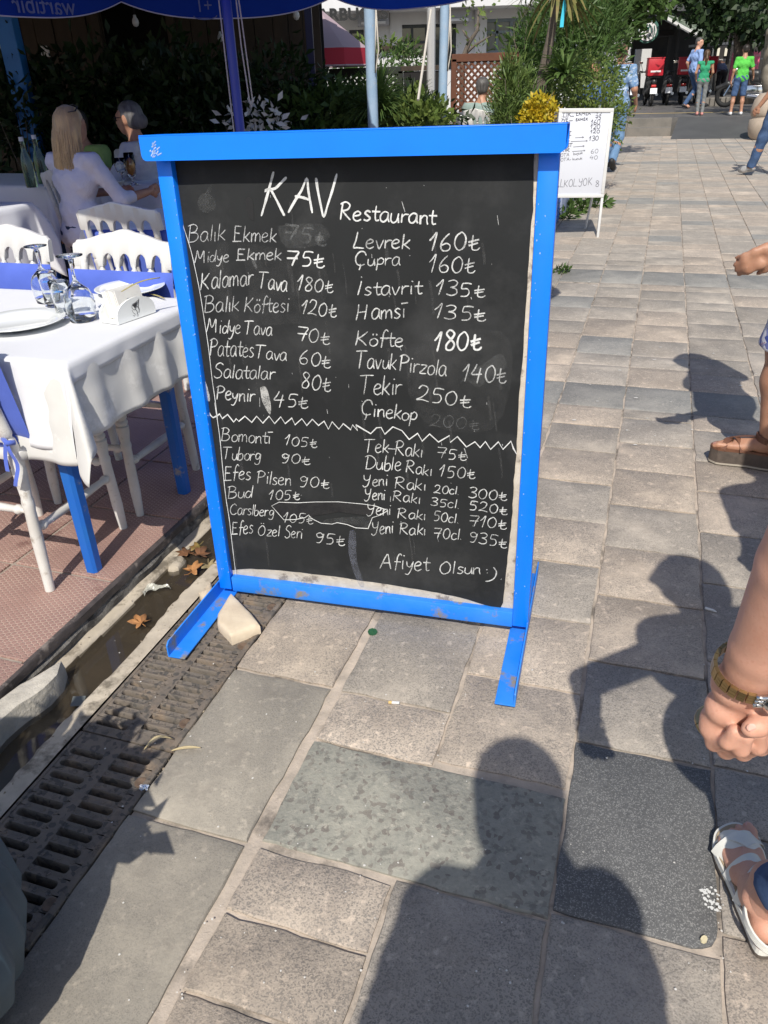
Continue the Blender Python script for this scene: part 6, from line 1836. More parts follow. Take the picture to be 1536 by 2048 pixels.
tree('mottled plane trunk at the right edge of the photo', tb, [(tb, .26), (D(1538, 150, YT), .2), (D(1545, 90, YT), .18), (D(1555, -40, YT), .16)], [], [B(1555, -10, YT, 1.4, 1, .8)], 900, .2, L_dark, bark=mat('mottled_bark', (.30, .27, .22), (.16, .13, .10), 5, .9, .5, 20))
# weeds in the joints
for (a, b, lb) in ((1125, 545, 'small weed in the joint right of the board'), (1130, 438, 'leafy weed at the planter foot under the whiteboard'), (1170, 405, 'green weed patch beside the pale blue planter'), (1152, 425, 'weed growing at the foot of the blue crate planter'), (1195, 415, 'low weed between the whiteboard legs')):
    p = G(a, b)
    s_ = .05 if a == 1125 else .11
    shrub(lb, p, [(p+Vector((0, 0, s_*.4)), (s_, s_, s_*.5))], 90, s_*.8, L_mid, name='weed', cat='weed', tw=False)
# ---------------------------------------------------------------- people
def skin(name, a, b): return mat(name, a, b, 26, .52, .5, 330, sub=.10, dist=.0007, speck=(a[0]*.88, a[1]*.78, a[2]*.74), speck_scale=420, speck_amt=.03)
SK = dict(tan=skin('skin_tan', (.44, .235, .15), (.37, .185, .115)), fair=skin('skin_fair', (.58, .33, .235), (.50, .265, .18)), deep=skin('skin_deep', (.30, .15, .09), (.24, .12, .07)))
def cloth_m(name, a, b=None, sc=12, **k): return mat(name, a, b, sc, k.pop('rough', .9), .7, 22, dist=.012, **k)
M_jeans = cloth_m('denim', (.035, .075, .17), (.06, .11, .22))
M_jeansd = cloth_m('denim_dark', (.014, .028, .075), (.024, .045, .11))
M_jeansl = cloth_m('denim_light', (.10, .19, .33), (.15, .26, .42))
M_shoe = mat('dark_shoe', (.02, .02, .022), None, rough=.6); M_shoew = mat('white_shoe', (.65, .65, .65), None, rough=.6)
HB = (.03, .02, .014)
def hair_m(name, a, b): return mat(name, a, b, 30, .5, .8, 160, stretch=(1, 1, .12), dist=.004)
M_hbrown = hair_m('hair_brown', (.055, .03, .016), (.09, .05, .026)); M_hdark = hair_m('hair_dark', (.015, .011, .009), (.03, .022, .017)); M_hgrey = hair_m('hair_grey', (.16, .155, .155), (.07, .065, .062)); M_hsalt = hair_m('hair_salt', (.12, .115, .11), (.05, .045, .042))
STAND = dict(head=(0, .035, 1.63), neck=(0, .0, 1.47), chest=(0, -.005, 1.28), waist=(0, 0, 1.08), pelvis=(0, 0, .95),
             ls=(-.185, 0, 1.41), le=(-.235, -.03, 1.13), lw=(-.25, .03, .88), rs=(.185, 0, 1.41), re=(.235, -.03, 1.13), rw=(.25, .03, .88),
             lh=(-.09, 0, .92), lk=(-.10, .02, .50), la=(-.10, -.03, .09), rh=(.09, 0, .92), rk=(.10, .02, .50), ra=(.10, -.03, .09), lf=None, rf=None, look=0.0, lhand=None, rhand=None)
def person(label, loc, az, H=1.75, pose=None, skin_='tan', shirt=None, sleeve=.5, legs=None, short=1.0, shoes=None, hair=None, hairk='short', fem=False, bulk=1.0, h=.016, shirt_len=0.0, name='person', face=False, sleeve_r=None, z=None, nohand=False, bot_len=None, feet_on=True):
    """az: azimuth faced; joints are given for a 1.75 m body standing at its feet"""
    J = dict(STAND)
    if pose: J.update(pose)
    k = H/1.75
    e = thing('person', label, 'person', loc, -az)
    e.scale = (k, k, k)
    V = {a: np.array(b, float) for a, b in J.items() if isinstance(b, tuple)}
    b = bulk
    cw = .085 if fem else .10
    up = V['neck']-V['pelvis']; 
    sx = V['rs']-V['ls']; sx = sx/np.linalg.norm(sx)
    def C(a, c, ra, rb): return ('c', tuple(a), tuple(c), ra, rb)
    hx = V['rh']-V['lh']; hx = hx/np.linalg.norm(hx)
    torso = [C(V['chest']-sx*cw*.72, V['chest']+sx*cw*.72, .108*b, .108*b), C(V['waist']-hx*.062, V['waist']+hx*.062, (.092 if fem else .102)*b, (.092 if fem else .102)*b),
             C(V['chest'], V['waist'], .115*b, .105*b), C(V['waist'], V['pelvis'], .105*b, .12*b), C(V['pelvis']-hx*.075, V['pelvis']+hx*.075, .112*b, .112*b),
             C(V['ls']+sx*.02, V['rs']-sx*.02, .062*b, .062*b), C(V['ls']*.5+V['rs']*.5, V['neck'], .085, .06)]
    if fem: torso += [('e', tuple(V['chest']+sx*s_*.075+np.array([0, .075, -.01])), (.06, .055, .06)) for s_ in (-1, 1)]
    arms = []
    for s_ in 'lr':
        arms += [C(V[s_+'s'], V[s_+'e'], .052*b, .041*b), C(V[s_+'e'], V[s_+'w'], .042*b, .028)]
    legp = []
    for s_ in 'lr':
        kn, an = V[s_+'k'], V[s_+'a']
        legp += [C(V[s_+'h'], kn, .088*b, .057*b), C(kn, kn+(an-kn)*.35, .055*b, .058*b), C(kn+(an-kn)*.35, an, .058*b, .036)]
    # head
    hd = V['head']; ln = math.radians(J['look'])
    cl, sl_ = math.cos(ln), math.sin(ln)
    def hp(x, y, z_): return tuple(hd+np.array([x*cl+y*sl_, -x*sl_+y*cl, z_]))
    Rh = np.array([[cl, sl_, 0], [-sl_, cl, 0], [0, 0, 1]])
    headp = [('e', hp(0, -.012, .035), (.076, .095, .088), Rh), ('e', hp(0, .012, -.03), (.062, .074, .085), Rh), C(hp(0, .055, -.085), hp(0, .03, -.075), .026, .035),
             C(hp(0, .088, .012), hp(0, .104, -.022), .009, .0135), ('e', hp(0, .084, -.052), (.025, .012, .010), Rh), ('e', hp(-.077, -.005, -.008), (.011, .022, .032), Rh), ('e', hp(.077, -.005, -.008), (.011, .022, .032), Rh),
             C(hp(-.035, .078, .028), hp(.035, .078, .028), .012, .012), C(V['neck']+np.array([0, -.005, -.03]), hp(0, -.015, -.05), .056, .052)]
    hands = []
    for s_ in 'lr':
        if nohand: break
        w_ = V[s_+'w']; d = (w_-V[s_+'e']); d = d/np.linalg.norm(d)
        hv = J[s_+'hand']
        if hv: d = np.array(hv, float); d = d/np.linalg.norm(d)
        sd = np.cross(d, np.array([1.0, 0, .15]) if abs(d[0]) < .8 else np.array([0, 1.0, 0])); sd = sd/np.linalg.norm(sd)
        cu = np.cross(sd, d); cu = cu*(1 if s_ == 'l' else -1)
        hands += [C(w_, w_+d*.035, .026, .024), C(w_+d*.04-sd*.02, w_+d*.075-sd*.024, .016, .014), C(w_+d*.04+sd*.02, w_+d*.075+sd*.024, .016, .014)]
        for i, (off, L_) in enumerate(((-.028, .055), (-.0095, .072), (.0095, .078), (.027, .070))):
            a = w_+d*.078+sd*off; m_ = a+d*L_*.5+cu*.012; t_ = m_+d*L_*.34+cu*.028
            hands += [C(a, m_, .0095, .0088), C(m_, t_, .0088, .0075)]
        a = w_+d*.03+sd*.028; hands += [C(a, a+d*.035+sd*.022+cu*.012, .011, .010), C(a+d*.035+sd*.022+cu*.012, a+d*.06+sd*.022+cu*.022, .0098, .0085)]
    feet = []
    for s_ in 'lr':
        an = V[s_+'a']; toe = J[s_+'f']
        kd = an-V[s_+'k']
        f = np.array(toe, float) if toe else an+np.array([0, .17, -.055])
        hl = an+np.array([0, -.03, -.045])
        if toe: hl = an-(f-an)*.22+np.array([0, 0, -.01])
        feet += [C(hl, f-(f-an)*.3, .034, .036), C(an, f-(f-an)*.35, .036, .030), C(f-(f-an)*.3, f, .037, .027)]
    body = sdf_obj('body', torso+arms+legp+headp+(feet if feet_on else []), h, SK[skin_], e, k=.035)
    if face or h < .0105: pass
    if not nohand:
        hn = len(hands)//2
        for q_ in (hands[:hn], hands[hn:]): sdf_obj('hand', q_, min(h, .0085), SK[skin_], e, k=.012)
    infl = .013
    def inflate(pr, d): return [(p[0], p[1], p[2], p[3]+d, p[4]+d) if p[0] == 'c' else ('e', p[1], tuple(x+d for x in p[2]))+tuple(p[3:]) for p in pr]
    hipz = V['pelvis'][2]-.02-shirt_len
    P0 = V['pelvis']; upn = (V['chest']-V['pelvis']); upn = upn/np.linalg.norm(upn)
    if shirt is not None:
        sp = inflate(torso[:-1], infl+.004)+[C(V['ls']*.5+V['rs']*.5, V['neck']-np.array([0, 0, .025]), .088, .062)]
        for s_ in 'lr':
            S0, E0, W0 = V[s_+'s'], V[s_+'e'], V[s_+'w']
            if sleeve <= 1:
                if sleeve > 0: sp.append(C(S0, S0+(E0-S0)*sleeve*.86, .066*b, .060*b))
            else:
                sp.append(C(S0, E0, .066*b, .054*b)); sp.append(C(E0, E0+(W0-E0)*(sleeve-1), .054*b, .046*b))
        sl0 = shirt_len
        def cut(P):
            c_ = -((P-P0)@upn)-(.045+sl0)
            if sleeve <= 1:
                for s_ in 'lr':
                    S0, E0 = V[s_+'s'], V[s_+'e']; a_ = (E0-S0)/np.linalg.norm(E0-S0)
                    lim = ((P-S0)@a_)-np.linalg.norm(E0-S0)*max(sleeve, .12)
                    rad = np.linalg.norm(P-(S0+((P-S0)@a_)[..., None]*a_), axis=-1)
                    c_ = np.maximum(c_, np.where((rad < .10) & (np.abs((P-V['waist'])@sx) > .145), lim, -1))
            else:
                for s_ in 'lr':
                    E0, W0 = V[s_+'e'], V[s_+'w']; a_ = (W0-E0)/np.linalg.norm(W0-E0)
                    lim = ((P-E0)@a_)-np.linalg.norm(W0-E0)*(sleeve-1)
                    rad = np.linalg.norm(P-(E0+((P-E0)@a_)[..., None]*a_), axis=-1)
                    c_ = np.maximum(c_, np.where((rad < .08) & ((P-E0)@a_ > 0), lim, -1))
            nk = ((P-V['neck'])[..., 2])-.0
            return np.maximum(c_, nk)
        def dsp(P): return .0055*np.sin(P[..., 2]*34+P[..., 0]*23)*np.sin(P[..., 0]*31+P[..., 1]*17+P[..., 2]*9)+.004*np.abs(np.sin(P[..., 2]*52-P[..., 0]*38+2*np.sin(P[..., 0]*11)))
        sdf_obj('shirt', sp, h*.9, shirt, e, k=.03, cut=cut, disp=dsp)
    if legs is not None:
        lp = inflate([torso[3], torso[4]], infl)
        for s_ in 'lr':
            H0, K0, A0 = V[s_+'h'], V[s_+'k'], V[s_+'a']
            if short >= 1.5: lp += [C(H0, K0, .097*b, .070*b), C(K0, A0+(K0-A0)*.04, .070*b, .058*b)]
            else: lp += [C(H0, H0+(K0-H0)*short*1.08, .100*b, .088*b)]
        def cut2(P):
            c_ = ((P-P0)@upn)-.075
            for s_ in 'lr':
                H0, K0, A0 = V[s_+'h'], V[s_+'k'], V[s_+'a']
                if short < 1.5:
                    a_ = (K0-H0)/np.linalg.norm(K0-H0); lim = ((P-H0)@a_)-np.linalg.norm(K0-H0)*short
                    c_ = np.maximum(c_, np.where(((P-(H0+K0)/2)@hx)*(1 if s_ == 'r' else -1) > -.08, lim, -1))
                else:
                    a_ = (A0-K0)/np.linalg.norm(A0-K0); lim = ((P-A0)@a_)-.01*(1 if short < 2 else -1)
                    rad = np.linalg.norm(P-(K0+((P-K0)@a_)[..., None]*a_), axis=-1)
                    c_ = np.maximum(c_, np.where(rad < .09, lim, -1))
            return c_
        def dsp2(P): return .005*np.sin(P[..., 2]*40+P[..., 0]*13)*np.sin(P[..., 1]*27+P[..., 2]*15+P[..., 0]*19)
        sdf_obj('trousers' if short >= 1.5 else 'shorts', lp, h*.9, legs, e, k=.03, cut=cut2, disp=dsp2)
    if shoes is not None:
        for i, s_ in enumerate('lr'):
            q = inflate(feet[i*3:i*3+3], .008)
            an = V[s_+'a']
            nrm = V[s_+'k']-an; nrm = nrm/np.linalg.norm(nrm)
            sdf_obj('shoe', q, h*.75, shoes, e, k=.02, cut=lambda P: ((P-an)@nrm)-.02)
    if hair is not None:
        if hairk == 'bald':
            hpz = [('e', hp(0, -.03, .0), (.084, .092, .07), Rh)]
            sdf_obj('hair', hpz, min(h, .01), hair, e, k=.02, cut=lambda P: np.maximum(((P-np.array(hp(0, 0, 0)))@(Rh[:, 1]))-.01, (P[..., 2]-hd[2])-.055))
        else:
            base_ = [('e', hp(0, -.02, .045), (.087, .103, .092), Rh)]
            if hairk == 'short': base_ += [('e', hp(0, -.055, -.01), (.075, .06, .06), Rh)]
            if hairk in ('bun', 'tail', 'long'): base_ += [('e', hp(0, -.04, .0), (.088, .085, .09), Rh)]
            if hairk == 'bun': base_ += [('e', hp(0, -.115, -.02), (.045, .045, .055), Rh)]
            if hairk == 'tail': base_ += [C(hp(0, -.10, .03), hp(0, -.14, -.10), .035, .042), C(hp(0, -.14, -.10), hp(0, -.12, -.36), .042, .012)]
            if hairk == 'long': base_ += [C(hp(-.06, -.03, .0), hp(-.08, -.05, -.2), .05, .06), C(hp(.06, -.03, .0), hp(.08, -.05, -.2), .05, .06), C(hp(0, -.06, -.05), hp(0, -.10, -.25), .07, .08)]
            fwd = Rh[:, 1]
            def hc(P):
                y = (P-hd)@fwd
                zz_ = P[..., 2]-hd[2]
                return np.minimum(np.minimum(y*.9+.01-zz_*.95+.012, 9), 9) if False else np.maximum(-9, np.minimum((y-.035)-np.maximum(0, zz_-.055)*1.9, 9))
            sdf_obj('hair', base_, min(h, .0095), hair, e, k=.02, cut=hc, disp=lambda P: .0025*np.sin(P[..., 0]*150+P[..., 2]*20)*np.sin(P[..., 1]*130))
    if face:
        for s_ in (-1, 1):
            c_ = hp(s_*.031, .079, .008)
            MB().tube([np.array(c_)+np.array([0, -.004, 0]), np.array(c_)+np.array([sl_, cl, 0])*.004], .007, 10).obj('eye', mat('eye', (.03, .02, .015), None, rough=.2), e)
        for s_ in (-1, 1): MB().tube([hp(s_*.016, .088, .029), hp(s_*.034, .087, .034), hp(s_*.05, .076, .027)], .0035, 5).obj('eyebrow', hair or M_hdark, e)
        MB().tube([hp(-.022, .086, -.052), hp(0, .0975, -.050), hp(.022, .086, -.052)], .0035, 6).obj('lips', mat('lips', (.36, .13, .11), None, rough=.5), e)
    e['_h'] = 0
    del e['_h']
    return e, hp, V, J
def make_foot(e, fh, fd, fs, FLn, ank, shin, M):
    """bare foot with separate toes; fh heel centre on the sole plane, fd forward, fs towards the big toe side"""
    def fp(a, b, z): return fh+fd*a+fs*b+np.array([0, 0, z-.03])
    def C(a, c, ra, rb): return ('c', tuple(a), tuple(c), ra, rb)
    foot_p = [C(fp(.0, 0, .045), fp(.05, 0, .05), .030, .032), C(fp(.05, 0, .055), fp(FLn*.62, -.003, .042), .033, .022), C(fp(FLn*.45, -.02, .036), fp(FLn*.72, -.028, .032), .018, .014), C(fp(FLn*.45, .018, .038), fp(FLn*.76, .024, .034), .02, .016), C(ank, fp(.06, 0, .055), .036, .034), C(shin, ank, .037, .036), C(ank+fs*.026, ank+fs*.027, .013, .013), C(ank-fs*.026, ank-fs*.027, .013, .013)]
    toes = []; nails = MB()
    for i, (b_, l_, r_) in enumerate(((.030, .985, .0125), (.010, .97, .0092), (-.006, .93, .0086), (-.021, .885, .0082), (-.035, .835, .0078))):
        toes += [C(fp(FLn*.74, b_*.85, .034), fp(FLn*l_*.94, b_, .036), r_*.95, r_*.9), C(fp(FLn*l_*.94, b_, .034), fp(FLn*l_, b_*.95, .030), r_, r_*.88)]
        c_ = fp(FLn*(l_-.012), b_*.95, .030+r_*.93)
        nails.add([c_+fd*r_*.9*math.cos(t)+fs*r_*.62*math.sin(t)+np.array([0, 0, -.0028*max(0, math.cos(t))]) for t in [2*math.pi*k/10 for k in range(10)]], [tuple(range(10))[::-1]])
    sdf_obj('foot', foot_p, .0045, M, e, k=.014)
    sdf_obj('toes', toes, .0032, M, e, k=.0035)
    nails.obj('toenails', mat('nail', (.62, .34, .30), None, rough=.3), e)
    return fp
def solid_sole(e, fp, FLn, sgn, z0, z1, ins, M, nm, lift=0, ztilt=0):
    out = [(-.035, 0), (-.03, .026), (.03, .034), (.10, .032), (.16, .042), (.205, .048), (FLn*.93, .044), (FLn*1.03, .026), (FLn*1.055, .006), (FLn*1.0, -.022), (FLn*.90, -.042), (.165, -.050), (.10, -.040), (.03, -.032), (-.03, -.024)]
    o2 = catmull(out+[out[0]], 5)[:-1]
    lo, hi = [], []
    for a, b in o2:
        v = np.array([a-.11, b]); l = np.linalg.norm(v); v = v*(l-ins)/l
        a2, b2 = v[0]+.11, v[1]
        lo.append(fp(a2, b2, z0)); hi.append(fp(a2, b2, z1+ztilt*max(0, 1-a2/FLn)))
    n = len(lo)
    MB().add(lo+hi, [tuple(range(n)), tuple(range(n, 2*n))[::-1]]+[(i, n+i, n+(i+1) % n, (i+1) % n) for i in range(n)]).obj(nm, M, e)
def foot_band(e, A, B_, hgt, wd, M, nm='sandal_strap', n=12, wd2=None):
    """leather strap arched over the foot between two sole-edge stations"""
    A = np.array(A); B_ = np.array(B_)
    mb = MB(); vs = []
    dv_ = B_-A; dvn = dv_/np.linalg.norm(dv_); w_ = np.cross(np.array([0, 0, 1]), dvn)
    for layer in (0, 1):
        for i in range(n+1):
            t = i/n; p = A+dv_*t+np.array([0, 0, hgt*math.sin(math.pi*t)**.62-layer*.0022])
            wh = (wd*(1-t)+(wd2 or wd)*t)/2
            vs += [p-w_*wh, p+w_*wh]
    o_ = 2*(n+1)
    fs_ = [(2*i, 2*i+1, 2*i+3, 2*i+2) for i in range(n)]+[(o_+2*i, o_+2*i+2, o_+2*i+3, o_+2*i+1) for i in range(n)]
    fs_ += [(2*i, 2*i+2, o_+2*i+2, o_+2*i) for i in range(n)]+[(2*i+1, o_+2*i+1, o_+2*i+3, 2*i+3) for i in range(n)]
    mb.add(vs, fs_); mb.obj(nm, M, e, smooth='s')
SIT = dict(head=(0, .06, 1.29), neck=(0, .02, 1.13), chest=(0, .0, .94), waist=(0, -.02, .72), pelvis=(0, -.02, .57), ls=(-.185, .01, 1.07), rs=(.185, .01, 1.07),
           le=(-.25, .10, .82), lw=(-.16, .33, .80), re=(.25, .10, .82), rw=(.16, .33, .80), lh=(-.09, .02, .55), rh=(.09, .02, .55), lk=(-.11, .44, .52), rk=(.11, .44, .52), la=(-.11, .40, .09), ra=(.11, .40, .09))

# blonde woman seen from behind
M_linen = cloth_m('linen_lilac', (.66, .66, .74), (.58, .58, .68), 10)
p = D(146, 330, 5.45)
bp_ = dict(SIT); bp_.update(re=(.30, .12, .80), rw=(.34, .36, .83), rhand=(.1, 1, .15), le=(-.24, .14, .82), lw=(-.02, .38, .82), look=12)
bw_, hp, V, J = person('seated woman with long blonde hair and white linen shirt seen from behind', (p.x, p.y, ZT), math.radians(28), 1.55, bp_, 'tan', M_linen, 1.45, M_jeansd, 2, M_shoe, None, fem=True, h=.013, shirt_len=.10)
M_blonde = mat('hair_blonde', (.60, .42, .20), (.42, .29, .15), 40, .42, .6, 160, stretch=(1, 1, .1), dist=.003, sheen=.3)
sdf_obj('hair', [('e', hp(0, -.015, .045), (.088, .106, .095)), ('e', hp(0, -.04, -.03), (.09, .085, .12)), ('c', hp(-.05, -.05, -.05), hp(-.075, -.085, -.30), .055, .05), ('c', hp(.05, -.05, -.05), hp(.075, -.085, -.26), .055, .05), ('c', hp(0, -.07, -.05), hp(0, -.115, -.34), .07, .05)], .011, M_blonde, bw_, k=.04,
        disp=lambda P: .004*np.sin(P[..., 0]*120+P[..., 2]*9)+.002*np.sin(P[..., 0]*310))
mb = MB()
for i in range(330):
    a = random.uniform(-2.0, 2.0)
    x, y = .088*math.sin(a), -.015-.10*math.cos(a)
    P = [hp(x*.55, y*.55-.01, .125), hp(x*.92, y*.92, .085), hp(x*1.06, y*1.05, .02)]
    L_ = random.uniform(.34, .52)*(1-.25*abs(a)/2); wv = random.uniform(0, 6.3); dx_ = random.uniform(-.03, .03)
    for j in range(1, 8):
        t = j/7
        P.append(hp(x*1.05*(1+.25*t)+dx_*t+.006*math.sin(wv+t*9), y*1.04-.035*math.sin(t*2.2)-.012, .02-L_*t))
    mb.tube(P, [.003, .0042, .0045]+[.0045*(1-.11*j) for j in range(7)], 4, cap=False)
mb.obj('hair_strands', M_blonde, bw_, smooth='all', kind='stuff')
mb = MB(); mb.tube([hp(-.088, .0, .10), hp(-.075, .03, .125), hp(0, .045, .14), hp(.075, .03, .125), hp(.088, .0, .10)], .005, 6); mb.tube([hp(.088, .0, .10), hp(.09, -.06, .095)], .003, 5)
mb.obj('sunglasses', M_shoe, bw_)
# older woman in profile, facing left
p = D(268, 300, 6.35)
op_ = dict(SIT); op_.update(re=(.22, .20, .80), rw=(.10, .40, .90), le=(-.2, .22, .80), lw=(-.05, .42, .86))
M_wl = cloth_m('white_shirt', (.60, .60, .62), (.52, .52, .55), 10)
ow, hp, V, J = person('seated older woman in white shirt and dark round glasses facing left', (p.x+.05, p.y, ZT), math.radians(-80), 1.56, op_, 'tan', M_wl, 1.5, M_jeansd, 2, M_shoe, M_hgrey, 'bun', fem=True, h=.011, face=True)
mb = MB()
for s_ in (-1, 1):
    mb.tube([hp(s_*.033+.022*math.cos(t), .098, .008+.02*math.sin(t)) for t in [i*.4487 for i in range(15)]], .0032, 6)
    mb.tube([hp(s_*.056, .097, .014), hp(s_*.083, .0, .012)], .0028, 5)
mb.tube([hp(-.011, .10, .012), hp(.011, .10, .012)], .003, 5)
mb.obj('glasses', M_shoe, ow)
M_lime = cloth_m('lime_shirt', (.28, .42, .13), (.22, .34, .10))
p = D(205, 320, 6.75)
person('seated person in light green top almost hidden behind the blonde woman', (p.x-.12, p.y, ZT), math.radians(195), 1.5, SIT, 'tan', M_lime, .9, M_jeansd, 2, M_shoe, M_hdark, 'short', h=.018)
# jacket over the left chair
jk = thing('jacket', 'grey jacket slung over the shaded chair at the left edge', 'jacket', (*W(-4.03, 3.85).xy, ZT))
sdf_obj('cloth', [('c', (-.14, -.07, .93), (.12, -.10, .92), .05, .05), ('c', (-.12, -.14, .85), (.10, -.16, .7), .06, .05), ('c', (-.10, .0, .82), (.10, -.03, .72), .05, .05)], .016, cloth_m('grey_jacket', (.13, .15, .18), (.09, .10, .13)), jk, k=.04)
# two people at the table under the juniper
M_sage = cloth_m('sage_shirt', (.26, .34, .31), (.22, .29, .27))
p = D(962, 235, 10.9)
person('seated grey-haired man in sage green shirt seen from behind left of the juniper', (p.x, p.y, .05), math.radians(20), 1.66, SIT, 'tan', M_sage, .95, M_jeansd, 2, M_shoe, M_hsalt, 'short', h=.018, bulk=1.08)
p = D(1003, 235, 11.7)
person('seated person in shade facing the man in sage green', (p.x, p.y, .05), math.radians(220), 1.6, SIT, 'tan', cloth_m('plum_shirt', (.05, .03, .035)), .95, M_jeansd, 2, M_shoe, M_hdark, 'short', h=.02)
p = D(724, 240, 9.7)
person('shaded diner with grey hair left of the first pale pole behind the bushes', (p.x, p.y, .05), math.radians(60), 1.6, SIT, 'deep', cloth_m('grey_shirt', (.10, .11, .12)), .95, M_jeansd, 2, M_shoe, M_hgrey, 'short', h=.02)
p = D(776, 250, 10.0)
person('shaded dark-haired diner between the pale poles behind the grass clump', (p.x, p.y, .05), math.radians(-60), 1.56, SIT, 'deep', cloth_m('brown_shirt', (.06, .04, .035)), .95, M_jeansd, 2, M_shoe, M_hdark, 'short', h=.02)

# walking man in blue patterned shirt
M_pat = mat('blue_pattern', (.20, .32, .50), (.10, .19, .36), 22, .9, .3, 60, speck=(.38, .46, .58), speck_scale=45, speck_amt=.25)
g = D(1232, 200, 13.6); g.z = 0
walk = dict(lk=(-.10, .14, .50), la=(-.09, .22, .10), lf=(-.09, .39, .06), rk=(.10, .02, .50), ra=(.10, -.30, .16), rf=(.10, -.16, .05), le=(-.25, -.10, 1.16), lw=(-.26, .02, .92), re=(.26, -.02, 1.13), rw=(.27, .16, .93), look=0)
person('balding man in a blue patterned shirt walking behind the whiteboard', (g.x, g.y, 0), math.radians(28), 1.80, dict(walk, chest=(0, .02, 1.28), neck=(0, .05, 1.46), head=(0, .10, 1.61), ls=(-.185, .03, 1.40), rs=(.185, .03, 1.40)), 'tan', M_pat, .95, M_jeansl, 2, M_shoe, M_hbrown, 'bald', h=.014, shirt_len=.06, bulk=1.08, face=True)
# man in light blue polo striding left, head turned to us
M_polo = cloth_m('light_blue_polo', (.26, .38, .66), (.22, .33, .60))
g = G(1378, 218, FZ)
person('grey-bearded man in light blue polo striding across the plaza', (*g.xy, FZ), math.radians(78), 1.84, dict(walk, lk=(-.10, .18, .50), la=(-.09, -.12, .10), lf=(-.09, .05, .05), rk=(.10, .18, .50), ra=(.10, .34, .10), rf=(.10, .50, .08), rw=(.25, .22, .98), look=60), 'fair', M_polo, .9, M_jeans, 2, M_shoe, M_hsalt, 'short', h=.016, face=True)
g = G(1396, 231, FZ)
person('girl in green top and grey leggings with a long brown ponytail', (*g.xy, FZ), math.radians(15), 1.45, dict(STAND, lk=(-.06, .05, .50), la=(-.04, -.02, .10), le=(-.24, .0, 1.16), lw=(-.20, .14, 1.0), re=(.24, .0, 1.16), rw=(.20, .14, 1.0)), 'tan', cloth_m('green_top', (.03, .30, .15), (.02, .25, .12)), .12, cloth_m('grey_leggings', (.20, .21, .21), (.16, .17, .17)), 1.8, mat('pink_shoe', (.5, .22, .2), None, rough=.6), M_hbrown, 'tail', fem=True, h=.014, bulk=.84)
g = G(1470, 231, FZ)
person('boy in bright green T-shirt and denim shorts seen from behind', (*g.xy, FZ), math.radians(12), 1.52, dict(STAND, la=(-.14, -.02, .10), ra=(.14, -.02, .10), lk=(-.12, .02, .5), rk=(.12, .02, .5), re=(.27, .02, 1.16), rw=(.33, .12, 1.0)), 'tan', cloth_m('bright_green', (.10, .50, .07), (.08, .42, .06)), .85, M_jeans, 1.0, M_shoew, M_hdark, 'short', h=.014, shirt_len=.08, bulk=.95)
g = G(1440, 214, FZ); g = D(1438, 190, 30.5)
person('person in dark blue printed top bending over in the cafe shade', (g.x, g.y, FZ), math.radians(-10), 1.72, dict(STAND, chest=(0, .25, 1.18), neck=(0, .42, 1.22), head=(0, .55, 1.20), ls=(-.18, .36, 1.22), rs=(.18, .36, 1.22), le=(-.2, .42, .96), re=(.2, .42, .96), lw=(-.18, .5, .75), rw=(.18, .5, .75), waist=(0, .08, 1.06)), 'deep', mat('navy_print', (.16, .19, .27), (.09, .11, .18), 20, .9), .7, M_shoe, 2, M_shoe, M_hdark, 'short', h=.02)
g = D(1186, 180, 12.2)
person('person in plain blue top mostly hidden by the hedge behind the whiteboard', (g.x, g.y, 0), math.radians(200), 1.55, None, 'tan', cloth_m('mid_blue', (.06, .13, .36)), .9, M_jeansd, 2, M_shoe, M_hdark, 'short', h=.02)
# man in red tee at the right edge
M_redt = cloth_m('red_tee', (.52, .10, .11), (.46, .08, .09))
g = G(1548, 352)
person('man in a coral red T-shirt and jeans cut off by the right edge', (g.x-.09, g.y, 0), math.radians(-30), 1.80, dict(walk, lk=(-.10, .12, .50), la=(-.09, .24, .10), lf=(-.09, .40, .06), rk=(.10, -.04, .50), ra=(.10, -.2, .14), rf=(.10, -.06, .05), lw=(-.31, .12, .90), le=(-.27, -.04, 1.14)), 'tan', M_redt, .8, M_jeans, 2, mat('sneaker', (.03, .03, .032), (.6, .6, .6), 9, .6), M_hdark, 'short', h=.014, bulk=1.05)

# woman in floral shorts and brown wedge sandals, right edge
M_flor = mat('floral', (.55, .56, .62), (.62, .63, .68), 9, .85, .2, 60, speck=(.05, .08, .32), speck_scale=38, speck_amt=.45, stains=((.32, .03, .05), 26, .62, .66))
g = G(1502, 905); 
fwp = dict(STAND, la=(-.12, -.26, .13), lk=(-.11, -.10, .52), ra=(.12, .06, .13), rk=(.12, .08, .52), le=(-.26, -.08, 1.14), lw=(-.30, .16, .97), lhand=(-.35, .75, -.5), re=(.26, -.08, 1.14), rw=(.28, .1, .92))
fw, hp, V, J = person('woman in floral knee shorts and brown wedge sandals at the right edge', (1.515, 2.62, .0), math.radians(-62), 1.66, fwp, 'tan', cloth_m('navy_top', (.12, .14, .25), (.3, .32, .38), 20), .9, M_flor, 1.03, None, M_hbrown, 'short', fem=True, h=.0105, bulk=1.05, feet_on=False)
M_lea = mat('brown_leather', (.17, .075, .04), (.12, .05, .03), 20, .55)
M_wedge = mat('wedge_sole', (.11, .085, .07), (.07, .055, .045), 30, .8, .4, 80)
